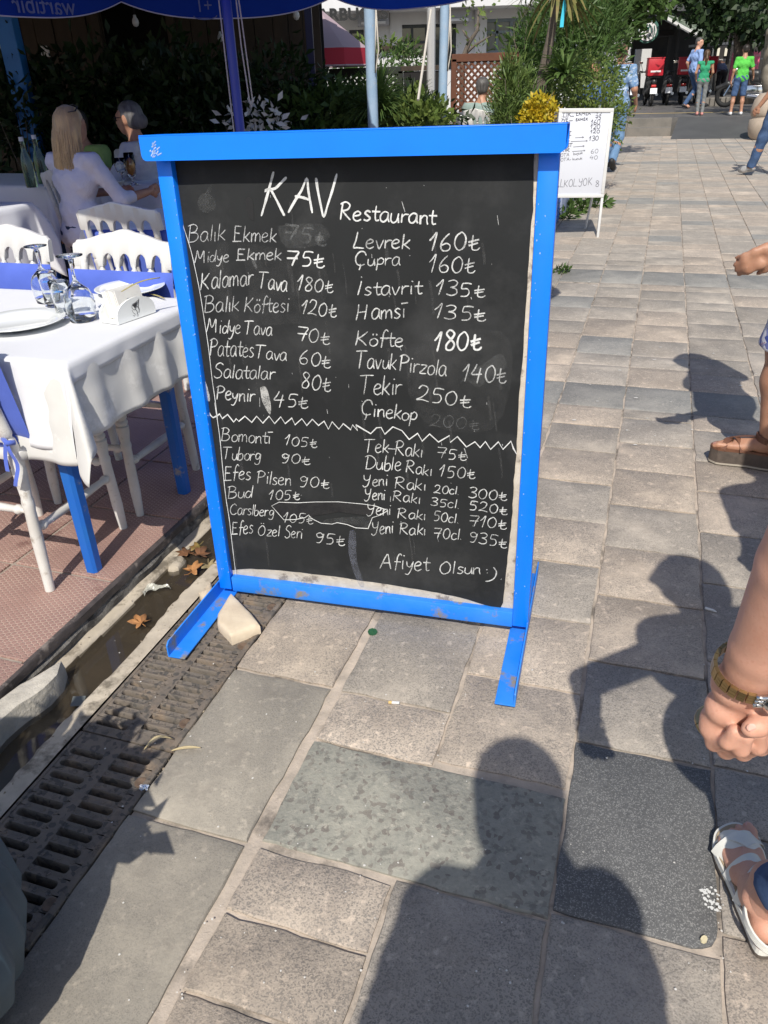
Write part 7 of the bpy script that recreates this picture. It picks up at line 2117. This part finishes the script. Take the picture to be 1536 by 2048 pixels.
for an, kn, sg in (((.12, .06, .125), (.12, .08, .52), -1), ((-.12, -.26, .125), (-.11, -.10, .52), 1)):
    an = np.array(an); kn = np.array(kn)
    hl = np.array([an[0], an[1]-.035, .03+.052]); L_ = .235
    fwd_ = np.array([0, 1.0, -.0]); side_ = np.array([1.0*sg, 0, 0])
    fpw = make_foot(fw, hl, fwd_, side_, L_, an, an+(kn-an)*.14, SK['tan'])
    wz = -.048
    solid_sole(fw, fpw, L_, sg, wz+.002, wz+.010, -.001, mat('pale_outsole', (.38, .34, .28), None, rough=.8), 'outsole')
    solid_sole(fw, fpw, L_, sg, wz+.010, .016, 0, M_wedge, 'wedge_sole')
    solid_sole(fw, fpw, L_, sg, .016, .0255, -.001, M_lea, 'upper_sole')
    foot_band(fw, fpw(.165, -.048, .022), fpw(L_*.84, .045, .022), .036, .030, M_lea, wd2=.024)
    foot_band(fw, fpw(L_*.78, -.044, .022), fpw(.120, .040, .022), .046, .022, M_lea)
    foot_band(fw, fpw(L_*.86, -.02, .045), fpw(.07, .01, .088), .010, .016, M_lea)
    P = [an+side_*.040*math.cos(a)+fwd_*(.044*math.sin(a)+.002)+np.array([0, 0, .008+.010*math.sin(a)]) for a in [2*math.pi*i/20 for i in range(21)]]
    mb = MB()
    for dz in (-.010, -.005, 0, .005, .010): mb.tube([q+np.array([0, 0, dz]) for q in P], .0042, 5)
    mb.obj('ankle_strap', M_lea, fw, smooth='all')
mb = MB(); w_ = V['lw']; mb.tube([w_+np.array([.034*math.cos(a), .012*math.sin(a)*1.5, .034*math.sin(a)]) for a in [2*math.pi*i/14 for i in range(15)]], .007, 6); mb.obj('wrist_strap', M_shoe, fw)
# ---------------------------------------------------------------- the people whose shadows cross the paving
phx, phy = .045, -.25
php = dict(STAND, chest=(0, -.06, 1.22), neck=(0, -.01, 1.42), ls=(-.175, -.05, 1.33), rs=(.155, -.05, 1.33), le=(-.24, -.03, 1.08), re=(.20, .0, 1.08), lw=(.0, .14, 1.33), rw=(.055, .145, 1.33), lhand=(.35, .3, .6), rhand=(-.3, .3, .6), head=(-.005, .03, 1.575))
pho, hpp, _, _ = person('photographer standing behind the viewpoint whose shadow falls at the bottom centre', (phx, phy, 0), math.radians(3), 1.715, php, 'tan', cloth_m('photographer_shirt', (.3, .3, .33)), .9, M_jeans, 2, M_shoe, None, h=.015, bulk=1.05, shirt_len=.1)
sdf_obj('hair', [('e', hpp(0, -.025, .03), (.107, .122, .115)), ('e', hpp(0, -.05, -.05), (.10, .085, .10))], .015, M_hbrown, pho, k=.03)
ph = thing('phone', 'dark phone held up by the photographer behind the viewpoint', 'phone', (0, 0, CAM_H))
ph.matrix_world = cam.matrix_world.copy()
MB().rbox((.025, -.055, .012), (.078, .155, .008), .003).obj('casing', M_shoe, ph, smooth='s')
MB().lathe([(.014, .0075), (.014, .006), (.0001, .006)], (.035, -.075, .0), 12).obj('lens_ring', mat('lens_ring', (.1, .1, .1), None, rough=.3, metal=.8), ph)
person('person just beyond the right edge whose shadow head meets the brown sandal', (1.29, 1.34, 0), math.radians(-12), 1.62, dict(walk), 'tan', cloth_m('dark_tee', (.10, .12, .16)), .8, M_jeans, 2, M_shoe, M_hdark, 'short', fem=True, h=.018, bulk=1.1)

# ---- woman with the watch
wx, wy = .74, .55
e = thing('person', 'woman in jeans, white sandals and a gold watch reaching in at the right edge', 'person', (0, 0, 0))
def C(a, c, ra, rb): return ('c', tuple(a), tuple(c), ra, rb)
hd = np.array([.705, .60, 1.50])
face_dir = np.array([-.93, .36, 0]); fr_ = np.array([.36, .93, 0])
Rh = np.stack([fr_, face_dir, np.array([0, 0, 1.0])], 1)
def hq(x, y, z): return tuple(hd+fr_*x+face_dir*y+np.array([0, 0, z]))
wrist = np.array(D(1490, 1368, .575)); elb = np.array(D(1690, 965, .50)); shl = np.array([.60, .50, 1.27])
torso = [C((.64, .54, 1.17), (.84, .56, 1.17), .11, .11), C((.74, .55, 1.17), (.74, .53, .98), .12, .105), C((.74, .53, .98), (.74, .52, .86), .11, .125), C((.66, .52, .86), (.82, .52, .86), .125, .125), C((.58, .52, 1.29), (.90, .56, 1.29), .062, .062), C((.74, .55, 1.30), (.72, .57, 1.38), .07, .055)]
la_ = np.array([.668, .86, .085]); lk_ = np.array([.70, .70, .46]); lh_ = np.array([.67, .52, .84]); rh_ = np.array([.82, .52, .84]); rk_ = np.array([.84, .50, .46]); ra_ = np.array([.86, .26, .10])
legs_ = [C(lh_, lk_, .09, .062), C(lk_, la_, .06, .040), C(rh_, rk_, .09, .062), C(rk_, ra_, .06, .040)]
headp = [('e', hq(0, -.012, .035), (.078, .097, .09), Rh), ('e', hq(0, .012, -.03), (.062, .074, .085), Rh), C(hq(0, .055, -.085), hq(0, .03, -.075), .026, .035), C(hq(0, .088, .012), hq(0, .106, -.022), .009, .0135), C((.72, .565, 1.36), hq(0, -.01, -.06), .055, .052)]
rarm = [C((.90, .56, 1.28), (.98, .50, 1.04), .05, .04), C((.98, .50, 1.04), (.97, .66, .86), .042, .028), C((.97, .66, .86), (.96, .70, .79), .035, .03)]
fair = skin('skin_peach', (.66, .36, .26), (.58, .30, .21))
sdf_obj('body', torso+headp+legs_+rarm+[C(shl, elb, .05, .046)], .014, fair, e, k=.035)
# forearm and hand in fine resolution: the elbow end runs into the upper arm
def pd(x, y, Y): return np.array(D(x, y, Y))
fore = [C(elb, elb+(wrist-elb)*.35, .038, .036), C(elb+(wrist-elb)*.35, elb+(wrist-elb)*.78, .036, .029), C(elb+(wrist-elb)*.78, wrist, .029, .0255)]
wside = pd(1455, 1372, .575)-wrist
wside = wside/np.linalg.norm(wside)
fore += [C(wrist-wside*.007, wrist+wside*.009, .0235, .0235)]
pc_ = pd(1478, 1432, .577)
palm = [C(wrist, pd(1452, 1432, .585), .024, .018), C(wrist, pd(1505, 1430, .59), .024, .020), C(pd(1436, 1440, .585), pd(1500, 1462, .60), .018, .017), C(pd(1450, 1415, .58), pd(1500, 1420, .585), .02, .02), C(pd(1424, 1456, .583), pd(1470, 1478, .598), .013, .013)]
fing = []
for (a, b, c_, dd, r) in (
    ((1424, 1450, .585), (1428, 1486, .578), (1456, 1484, .556), (1470, 1462, .552), .0088),
    ((1446, 1466, .592), (1452, 1500, .582), (1482, 1497, .556), (1494, 1470, .550), .0096),
    ((1474, 1474, .598), (1486, 1504, .588), (1515, 1492, .562), (1520, 1462, .556), .0098),
    ((1500, 1470, .602), (1520, 1494, .594), (1545, 1478, .568), (1546, 1450, .564), .0096)):
    A, B_, C_, D_ = pd(*a), pd(*b), pd(*c_), pd(*dd)
    fing += [C(A, B_, r*1.06, r*.97), C(B_, C_, r*.95, r*.88), C(C_, D_, r*.88, r*.78)]
th_ = [C(pd(1516, 1404, .572), pd(1536, 1430, .556), .0155, .0125), C(pd(1536, 1430, .556), pd(1516, 1452, .543), .0118, .0105), C(pd(1516, 1452, .543), pd(1500, 1458, .540), .0102, .0085)]
arm_o = sdf_obj('forearm_and_hand', fore+palm+fing+th_, .0029, fair, e, k=.0042, smooth_it=1)
tn_ = pd(1503, 1455, .5335); t2_ = pd(1516, 1450, .5335); dn_ = (tn_-t2_)/np.linalg.norm(tn_-t2_); cn_ = np.array(CP)-tn_; cn_ = cn_/np.linalg.norm(cn_); sn_ = np.cross(dn_, cn_)
MB().add([tn_+dn_*.0046*math.cos(t)+sn_*.0036*math.sin(t)+cn_*.001*math.cos(t)**2*-1 for t in [2*math.pi*k/12 for k in range(12)]], [tuple(range(12))]).obj('thumbnail', mat('nail_pink', (.60, .33, .26), None, rough=.4, spec=.3), e)
# nails on the curled fingers stay hidden; bracelet, watch
ax_ = (wrist-elb)/np.linalg.norm(wrist-elb)
u_ = wside-ax_*(wside@ax_); u_ = u_/np.linalg.norm(u_); v_ = np.cross(ax_, u_)
M_gold = mat('gold_metal', (.42, .30, .14), (.30, .21, .10), 60, .32, metal=.9)
M_steel = mat('steel', (.6, .6, .6), None, rough=.2, metal=1)
wat = MB()
_cd = np.array(CP)-wrist; _cd = _cd/np.linalg.norm(_cd); _tg = _cd*.95+np.array(RT)*.55
WA = math.atan2(v_@_tg, u_@_tg)
cw_ = wrist-ax_*.024
links = []
for i in range(26):
    a = 2*math.pi*i/26
    if abs((a-WA+math.pi) % (2*math.pi)-math.pi) < .5: continue
    c_ = cw_+u_*.0335*math.cos(a)*1.04+v_*.0315*math.sin(a)
    for off in (-.0047, 0, .0047):
        rz_ = (u_*math.cos(a)+v_*math.sin(a)); tz = (-u_*math.sin(a)+v_*math.cos(a))
        hx_, hy_, hz_ = tz*.0036, ax_*.0021, rz_*.0018
        vs = [c_+ax_*off+hx_*sx+hy_*sy+hz_*sz for sz in (-1, 1) for sx, sy in ((-1, -1), (1, -1), (1, 1), (-1, 1))]
        wat.add(vs, [(3, 2, 1, 0), (4, 5, 6, 7), (0, 1, 5, 4), (1, 2, 6, 5), (2, 3, 7, 6), (3, 0, 4, 7)])
wo = thing('wrist_watch', 'gold link watch with steel and black case on the near wrist', 'watch', (0, 0, 0))
wat.obj('link_band', M_gold, wo, kind='stuff')
a = WA
cc_ = cw_+u_*.0385*math.cos(a)+v_*.0345*math.sin(a); rz_ = (u_*math.cos(a)+v_*math.sin(a))
MB().lathe([(.0001, -.3), (.017, -.3), (.018, 0), (.017, .8), (.015, 1), (.0001, 1)], a=cc_, b=cc_+rz_*.007, n=24).obj('case', M_steel, wo, smooth='s')
MB().lathe([(.0001, 1.02), (.0145, 1.02), (.0145, 1.1), (.0001, 1.12)], a=cc_, b=cc_+rz_*.007, n=24).obj('dial', mat('watch_dial', (.01, .01, .012), None, rough=.08), wo, smooth='s')
for a0, dirn in ((WA-.62, 1), (WA+.62, -1)):
    P = [cw_+u_*.0385*math.cos(a0+dirn*t)*1.03+v_*.034*math.sin(a0+dirn*t) for t in (0, .12, .25, .36)]
    mb = MB()
    for off in (-.006, 0, .006): mb.tube([p+ax_*off for p in P], .0032, 5)
    mb.obj('steel_lug', M_steel, wo, smooth='all')
br = thing('bracelet', 'plain gold bangle hanging over the heel of the near hand', 'bracelet', (0, 0, 0))
ctr = pd(1416, 1462, .60)
# tip of a second loop seen past the little finger side
mb = MB(); cb_ = pd(1452, 1452, .60)
mb.tube([cb_+u_*.031*math.cos(a)+v_*.024*math.sin(a)-ax_*.008*math.cos(a) for a in [2*math.pi*i/30 for i in range(31)]], .0038, 8, cap=False)
mb.obj('bangle', mat('brass', (.50, .38, .20), None, rough=.35, metal=.8), br, smooth='all')
# clothes
def inflate(pr, d): return [(p[0], p[1], p[2], p[3]+d, p[4]+d) if p[0] == 'c' else ('e', p[1], tuple(x+d for x in p[2]))+tuple(p[3:]) for p in pr]
sdf_obj('shirt', inflate(torso[:-1], .018)+[C((.60, .52, 1.28), (.585, .50, 1.17), .062, .056), C((.90, .56, 1.28), (.96, .52, 1.14), .066, .062)], .015, cloth_m('cream_blouse', (.5, .48, .44)), e, k=.03, cut=lambda P: .80-P[..., 2])
M_jn = mat('denim_near', (.030, .065, .16), (.05, .095, .20), 60, .9, .5, 400, dist=.001)
def leg_cut(P): return np.maximum(P[..., 2]-.93, -((P-(la_ if True else 0))@np.array([0, 0, 1]))+.06)
sdf_obj('trousers', [C((.66, .52, .86), (.82, .52, .86), .138, .138), C(lh_, lk_, .102, .080), C(lk_, la_+np.array([.012, -.02, .03]), .078, .056), C(rh_, rk_, .102, .080), C(rk_, ra_, .080, .066)], .009, M_jn, e, k=.025, cut=leg_cut, disp=lambda P: .0035*np.sin(P[..., 2]*70+P[..., 0]*20))
sdf_obj('hair', [('e', hq(0, -.02, .045), (.09, .105, .094), Rh), ('e', hq(0, -.06, -.03), (.09, .07, .10), Rh)], .012, M_hbrown, e, k=.02, cut=lambda P: (P-hd)@face_dir-.045-np.maximum(0, 0))
# foot: sole outline in photo, heel towards us; real toes
fh = G(1560, 1890, .03); ft = G(1466, 1650, .03)
ft = np.array(ft); fh = np.array([.668, .835, .03])
fd = ft-fh; fd[2] = 0; FL = np.linalg.norm(fd); fd = fd/FL; fs = np.array([fd[1], -fd[0], 0])     # fs points right
FLn = FL
fp = make_foot(e, fh, fd, fs, FL, la_, la_+np.array([0, 0, .05]), fair)
# sandal
M_swh = mat('white_leather', (.70, .69, .64), (.62, .61, .56), 20, .5, .2, 150); M_sole = mat('cork_sole', (.42, .33, .22), (.34, .27, .18), 60, .85, .5, 200)
solid_sole(e, fp, FLn, 1, .003, .011, -.001, mat('outsole', (.10, .08, .065), None, rough=.8), 'outsole')
solid_sole(e, fp, FLn, 1, .011, .024, 0, M_swh, 'midsole')
solid_sole(e, fp, FLn, 1, .024, .0265, .006, M_sole, 'insole')
foot_band(e, fp(.150, -.046, .022), fp(FLn*.86, .045, .022), .038, .042, M_swh, wd2=.030)
foot_band(e, fp(FLn*.86, -.040, .022), fp(.148, .040, .022), .040, .030, M_swh)
foot_band(e, fp(.108, -.042, .022), fp(.135, .038, .022), .050, .020, M_swh)
foot_band(e, fp(.055, -.036, .024), fp(.12, .033, .024), .060, .018, M_swh)
P = [fp(.02+.06*math.cos(a)*.9-.02, .042*math.sin(a), .062+.012*math.cos(a)) for a in [math.pi*(.35+1.3*i/16) for i in range(17)]]
mb = MB(); 
for dz in (-.007, -.0035, 0, .0035, .007): mb.tube([p+np.array([0, 0, dz]) for p in P], .0028, 5)
mb.obj('heel_strap', M_swh, e, smooth='all')

# ---------------------------------------------------------------- ribbed pot with a bush, lower left
pp = (-.90, .715)
pot = thing('ribbed_pot', 'large blue-grey ribbed pot, coloured darker for shade, at the lower left corner', 'plant pot', (pp[0], pp[1], .004))
mb = MB(); N_ = 240; prof = [(.17, 0), (.20, .02), (.262, .10), (.285, .19), (.278, .28), (.25, .36), (.24, .40), (.262, .415), (.262, .44), (.235, .445), (.225, .42), (.0001, .41)]
for j, (r, z) in enumerate(prof):
    for k in range(N_):
        a = 2*math.pi*k/N_; rb = 1+(.022*math.cos(a*30) if 1 <= j <= 5 else 0); mb.v.append((r*rb*math.cos(a), r*rb*math.sin(a), z))
for j in range(len(prof)-1):
    for k in range(N_): mb.f.append((j*N_+k, j*N_+(k+1) % N_, (j+1)*N_+(k+1) % N_, (j+1)*N_+k)); mb.m.append(0)
mb.obj('pot_wall', mat('pot_blue_grey_shaded', (.045, .085, .125), (.03, .06, .09), 8, .6, .2, 60), pot, smooth='s')  # blue-grey made darker in colour, standing in for shade from the bush
sb = [(Vector((pp[0]-.02, pp[1]-.04, .60)), (.20, .18, .15)), (Vector((pp[0]+.05, pp[1]-.10, .54)), (.20, .19, .11)), (Vector((pp[0]+.03, pp[1]-.12, .70)), (.12, .10, .08)), (Vector((pp[0]-.14, pp[1]-.02, .55)), (.12, .14, .10))]
shrub('leafy bush growing in the ribbed pot beyond the left edge', Vector((pp[0], pp[1], .41)), sb, 2200, .075, L_mid, aspect=.5, shell=.15, name='potted_bush')

# ---------------------------------------------------------------- litter
def mleaf(label, px_, py_, z, size, rot, M, curl=.25, group='fallen plane leaves in the gutter'):
    e = thing('fallen_leaf', label, 'leaf', G(px_, py_, z), rot, group)
    pts = []
    lobes = [(0, 1.0), (.5, .42), (.95, .95), (1.5, .4), (2.05, .72), (2.6, .3), (3.14, .28)]
    full = lobes+[(2*math.pi-a, r) for a, r in reversed(lobes[1:-1])]
    dense = []
    n = len(full)
    for i in range(n):
        a0, r0 = full[i]; a1, r1 = full[(i+1) % n]
        if a1 < a0: a1 += 2*math.pi
        for t in (0, .33, .66): dense.append((a0+(a1-a0)*t, (r0+(r1-r0)*t)*(1+random.uniform(-.06, .06))))
    N1 = len(dense)
    vs = [(0, 0, .004)]
    for ring in (.5, 1):
        for a, r in dense:
            R1 = r*size*ring; x, y = R1*math.cos(a), R1*math.sin(a)
            vs.append((x, y, .004+curl*size*ring*ring*(.5+.6*math.sin(a*2.3+px_))+curl*.3*abs(y)))
    fs = [(0, 1+i, 1+(i+1) % N1) for i in range(N1)]+[(1+i, 1+N1+i, 1+N1+(i+1) % N1, 1+(i+1) % N1) for i in range(N1)]
    o = MB().add(vs, fs).obj('blade', M, e, smooth='all'); s = o.modifiers.new('thickness', 'SOLIDIFY'); s.thickness = .0006
    MB().tube([(0, 0, .004), (-size*.5, size*.05, .006), (-size*.85, size*.15, .012)], .0012, 5).obj('stem', M, e)
L_or = mat('leaf_orange', (.42, .20, .07), (.26, .12, .045), 30, .7); L_br = mat('leaf_brown', (.20, .09, .04), (.12, .06, .03), 30, .6); L_ol = mat('leaf_olive', (.16, .14, .04), (.22, .12, .04), 30, .6)
mleaf('single orange plane leaf lying on the puddle', 283, 1248, -.012, .040, 2.4, L_or, .3)
mleaf('curled orange brown leaf by the board foot', 385, 1145, -.012, .042, 1.2, L_or, .45)
mleaf('wet brown leaf touching the board stile', 400, 1110, -.012, .044, .2, L_br)
mleaf('red-brown wet leaf behind the curled one', 372, 1108, -.014, .038, 3.0, L_br, .15)
mleaf('olive wet leaf farthest up the gutter', 395, 1095, -.013, .034, 4.2, L_ol, .2)
mleaf('mottled tan leaf tucked against the board stile', 418, 1133, -.008, .036, 5.1, mat('leaf_tan', (.33, .26, .14), (.2, .16, .08), 60, .7), .3)
e = thing('plastic_scrap', 'crumpled translucent plastic scrap in the puddle', 'litter', G(312, 1182, -.012))
mb = MB(); mb.grid(lambda u, v: ((u-.5)*.085, (v-.5)*.03+.02*math.sin(u*4), .006+.012*abs(noise.noise(Vector((u*4, v*3, 2))))+.006*math.sin(u*9+v*4)), 14, 6)
mb.obj('film', mat('plastic_film', (.55, .55, .48), None, rough=.25, alpha=.6), e, rot=.6)
e = thing('plastic_scrap', 'small grey plate standing in the puddle by the ledge', 'litter', G(158, 1408, -.015))
MB().rbox((0, 0, .01), (.035, .03, .003), .001, rx=.3).obj('piece', mat('scrap_grey', (.10, .11, .11), None, rough=.3), e)
def butt(label, px_, py_, rot, L_=.028, r=.0038, z=.002):
    e = thing('cigarette_end', label, 'litter', G(px_, py_, z+r), rot, None)
    MB().tube([(-L_/2, 0, 0), (L_*.2, 0, 0)], r, 8).obj('paper', M_wf, e, smooth='s'); MB().tube([(L_*.2+.0003, 0, 0), (L_/2, 0, 0)], r, 8).obj('filter', mat('filter_tan', (.62, .42, .16), None, rough=.8), e, smooth='s')
butt('cigarette end on the paving below the board centre', 788, 1405, math.radians(172))
e = thing('paper_stub', 'white rolled paper stub in the shadow at right', 'litter', G(1421, 1219, .006), math.radians(-35))
MB().tube([(-.015, 0, 0), (.008, 0, 0), (.018, 0, -.002)], [.004, .004, .0012], 8).obj('paper', M_wf, e, smooth='s')
e = thing('foil_scrap', 'small silvery scrap at the grate edge beside the slab', 'litter', G(288, 1574, .008))
mb = MB(); mb.grid(lambda u, v: ((u-.5)*.02+.004*noise.noise(Vector((u*5, v*5, 1))), (v-.5)*.016, .008*noise.noise(Vector((u*4, v*4, 6)))), 6, 6); mb.obj('foil', mat('foil', (.7, .75, .85), None, rough=.2, metal=.7), e)
longleaf('long_leaf', 'pale dry curled leaf arching over the grate', G(288, 1500, .006), G(345, 1478, .012), .010, .022, mat('straw', (.55, .46, .28), (.45, .36, .2), 30, .8))
longleaf('long_leaf', 'dry leaf pointing from the grate onto the slab', G(343, 1502, .008), G(402, 1496, .006), .009, .006, _mc['straw'])
rock('leaf_fragment', [tuple(G(745+10*math.cos(a), 1265+7*math.sin(a)))[:2] for a in [i*.785 for i in range(8)]][::-1], .001, .004, mat('green_fleck', (.02, .09, .03), None, rough=.6), amp=.001, seg=.01, label='tiny dark green fleck under the board centre', cat='litter')
# splash of white paint on the dark granite
mb = MB(); c0 = G(1423, 1797, .0035)
for k in range(46):
    a = random.uniform(0, 6.28); r = random.random()**.6*.022; x, y = c0.x+r*math.cos(a)*.9, c0.y+r*math.sin(a)*1.3; s_ = random.uniform(.0012, .0045)
    mb.add([(x+s_*math.cos(t+a)*random.uniform(.6, 1.2), y+s_*math.sin(t+a), .0036+k*.00001) for t in (0, 1.05, 2.1, 3.14, 4.2, 5.2)], [(0, 1, 2, 3, 4, 5)])
mb.obj('paint_splash', mat('white_paint_splash', (.62, .62, .60), None, rough=.9), label='spattered white paint mark on the dark granite slab by the sandal', cat='paint mark')
rock('pebble', [tuple(G(1407+7*math.cos(a), 1882+7*math.sin(a)))[:2] for a in [i*.785 for i in range(8)]][::-1], .002, .009, mat('cream_pebble', (.62, .55, .36), None, rough=.8), amp=.001, seg=.01, label='small cream pebble near the granite slab corner', cat='pebble')
mb = MB()
for k in range(70):
    px_ = random.uniform(1120, 1530); py_ = random.uniform(285, 900)
    p = G(px_, py_, .004); s_ = random.uniform(.004, .013)
    mb.add([(p.x+s_*math.cos(t)*random.uniform(.5, 1.3), p.y+s_*math.sin(t)*random.uniform(.4, .8), .0045) for t in (0, 1.25, 2.5, 3.77, 5.02)], [(0, 1, 2, 3, 4)])
for k in range(160):
    px_ = random.uniform(200, 1500); py_ = random.uniform(1250, 2040)
    p = G(px_, py_, .003); s_ = random.uniform(.0008, .0028)
    mb.add([(p.x+s_*math.cos(t)*random.uniform(.5, 1.3), p.y+s_*math.sin(t), .0034) for t in (0, 1.25, 2.5, 3.77, 5.02)], [(0, 1, 2, 3, 4)])
mb.obj('paving_specks', mat('speck_white', (.62, .60, .56), None, rough=.9), kind='stuff')
# grit and stones in the gutter and along the grate
mb = MB()
for k in range(420):
    if k < 260: t = random.uniform(-1.445, -1.21); s_ = random.uniform(.5, 3.0); z = gz(t, s_)
    else: t = -.937+random.gauss(0, .004); s_ = random.uniform(.5, 2.4); z = -.002
    p = W(t, s_, z); r = random.uniform(.0012, .0045)
    mb.add([(p.x+random.uniform(-1, 1)*r, p.y+random.uniform(-1, 1)*r, p.z+random.uniform(-.2, 1)*r) for _ in range(5)], [(0, 1, 2), (0, 2, 3), (0, 3, 4), (1, 2, 4), (2, 3, 4), (0, 1, 4)])
mb.obj('grit', mat('grit', (.36, .30, .22), (.16, .13, .10), 60, .9), kind='stuff')
for k, (a, b, r_) in enumerate(((350, 1120, .030), (215, 1290, .0), (95, 1330, .0))):
    if r_: rock('concrete_lump', [(G(a, b).x+r_*math.cos(t)*(1+.2*math.sin(3*t)), G(a, b).y+r_*1.4*math.sin(t)) for t in [i*.524 for i in range(12)]], -.05, -.004, _mc['gutter_concrete'], amp=.004, label='pale broken concrete lump in the gutter before the wet leaves', cat='stone')

# ---------------------------------------------------------------- motorbikes in front of the cafe
M_tyre = mat('tyre', (.012, .012, .012), None, rough=.8); M_bkp = mat('black_plastic', (.015, .015, .016), (.03, .03, .03), 6, .4)
M_chrome = mat('chrome', (.7, .7, .7), None, rough=.15, metal=1); M_rbox = mat('red_box', (.50, .015, .03), (.42, .012, .025), 4, .5); M_plate = mat('number_plate', (.7, .72, .75), None, rough=.5)
def scooter(label, loc, az, box=True, body=M_bkp):
    e = thing('scooter', label, 'scooter', loc, -az, 'delivery scooters parked before the cafe')
    def wheel(y):
        w1 = MB(); prof = []
        for k in range(28):
            a = 2*math.pi*k/28
            for j in range(8):
                b_ = 2*math.pi*j/8; R1 = .215+.05*math.cos(b_); w1.v.append((.05*math.sin(b_), y+R1*math.cos(a), .27+R1*math.sin(a)))
        for k in range(28):
            for j in range(8): w1.f.append((k*8+j, k*8+(j+1) % 8, ((k+1) % 28)*8+(j+1) % 8, ((k+1) % 28)*8+j)); w1.m.append(0)
        o = w1.obj('wheel', M_tyre, e, smooth='all')
        MB().lathe([(.0001, 0), (.17, 0), (.175, .5), (.17, 1), (.0001, 1)], a=(-.025, y, .27), b=(.025, y, .27), n=16).obj('rim', M_steel, o)
    wheel(-.62); wheel(.62)
    sdf_obj('bodywork', [C((0, -.75, .72), (0, -.1, .66), .10, .13), C((0, -.1, .62), (0, .1, .38), .12, .10), C((0, .1, .34), (0, .45, .40), .13, .12), C((0, .45, .42), (0, .42, .95), .13, .09), C((0, -.55, .52), (0, -.1, .45), .10, .12)], .03, body, e, k=.06)
    sdf_obj('saddle', [C((0, -.62, .80), (0, -.05, .78), .10, .11)], .025, M_shoe, e, k=.03, cut=lambda P: .76-P[..., 2])
    MB().rbox((0, -.80, .60), (.16, .06, .08), .02).obj('tail_light', mat('tail_red', (.5, .02, .02), None, rough=.2), e)
    MB().rbox((0, -.90, .46), (.22, .012, .17), .004, rx=-.2).obj('number_plate', M_plate, e)
    MB().tube([(-.32, .32, 1.04), (-.12, .42, 1.0), (.12, .42, 1.0), (.32, .32, 1.04)], .018, 8).obj('handlebar', M_bkp, e)
    for s_ in (-1, 1):
        o = MB().tube([(s_*.22, .38, 1.02), (s_*.30, .36, 1.25)], .008, 6).obj('mirror', M_bkp, e)
        MB().rbox((s_*.31, .36, 1.29), (.13, .02, .08), .01).obj('mirror_glass', M_chrome, o)
    MB().tube([(0, .62, .27), (0, .44, .9)], .035, 8).obj('fork', M_steel, e)
    MB().tube([(.13, -.1, .3), (.14, -.7, .36)], .045, 10).obj('exhaust', M_steel, e)
    if box:
        MB().rbox((0, -.62, 1.14), (.50, .46, .50), .03).obj('delivery_box', M_rbox, e, smooth='s')
        MB().rbox((0, -.62, 1.40), (.52, .48, .03), .01).obj('box_lid', M_rbox, e, smooth='s')
        MB().rbox((0, -.856, 1.02), (.32, .006, .05), .002).obj('reflective_stripe', m_w, e)
        MB().rbox((0, -.62, .86), (.36, .34, .05), .01).obj('rack', M_bkp, e)
def gp(px_, Y): p = D(px_, 190, Y); return (p.x, p.y, FZ)
scooter('dark scooter without box beside the walking man in blue', gp(1270, 29), .35, False)
scooter('scooter with a red square box in front of the white column', gp(1297, 29.5), .15)
scooter('black scooter without box in the cafe shade', gp(1332, 30), .25, False)
scooter('scooter with a red box just left of the man in light blue polo', gp(1362, 30.5), .3)
scooter('scooter with a red box partly behind the man in light blue polo', gp(1385, 31), .2)
scooter('scooter with a dark red box behind the girl in green', gp(1412, 31.5), .4)
cm = thing('cruiser_motorcycle', 'black and chrome cruiser motorcycle parked right of the boy in green', 'motorcycle', gp(1510, 25.8), math.radians(62))
for y in (-.75, .80):
    w1 = MB()
    for k in range(28):
        a = 2*math.pi*k/28
        for j in range(8):
            b_ = 2*math.pi*j/8; R1 = .25+.065*math.cos(b_); w1.v.append((.065*math.sin(b_), y+R1*math.cos(a), .32+R1*math.sin(a)))
    for k in range(28):
        for j in range(8): w1.f.append((k*8+j, k*8+(j+1) % 8, ((k+1) % 28)*8+(j+1) % 8, ((k+1) % 28)*8+j)); w1.m.append(0)
    w1.obj('wheel', M_tyre, cm, smooth='all')
    sdf_obj('fender', [C((0, y-.28, .50), (0, y, .63), .07, .08), C((0, y, .63), (0, y+.28, .52), .08, .07)], .03, M_bkp, cm, k=.05)
sdf_obj('tank', [C((0, .05, .86), (0, .42, .92), .13, .10), C((0, -.35, .68), (0, .1, .72), .12, .12)], .025, M_bkp, cm, k=.05)
sdf_obj('saddle', [C((0, -.62, .80), (0, -.1, .76), .13, .14)], .025, M_shoe, cm, k=.03)
MB().rbox((0, .05, .42), (.30, .50, .34), .06).obj('engine', M_chrome, cm, smooth='s')
for s_ in (-1, 1):
    MB().tube([(s_*.18, .2, .30), (s_*.2, -.2, .26), (s_*.2, -1.0, .34)], [.05, .055, .06], 12).obj('exhaust', M_chrome, cm, smooth='s')
    MB().rbox((s_*.24, -.72, .62), (.16, .5, .32), .05).obj('saddlebag', M_shoe, cm, smooth='s')
    MB().tube([(s_*.09, .85, .32), (s_*.09, .52, 1.0)], .03, 8).obj('fork', M_chrome, cm)
MB().tube([(-.42, .15, 1.10), (-.2, .42, 1.12), (.2, .42, 1.12), (.42, .15, 1.10)], .018, 8).obj('handlebar', M_chrome, cm)
MB().lathe([(.0001, -.1), (.09, -.05), (.10, .05), (.0001, .06)], a=(0, .60, .98), b=(0, 1.6, .98), n=16).obj('headlight', M_chrome, cm, smooth='s')
MB().extr([(-.25, .52, 1.05), (.25, .52, 1.05), (.20, .42, 1.45), (-.20, .42, 1.45)], (0, .01, .002)).obj('windscreen', mat('screen_plastic', (.5, .5, .5), None, rough=.1, alpha=.35), cm)
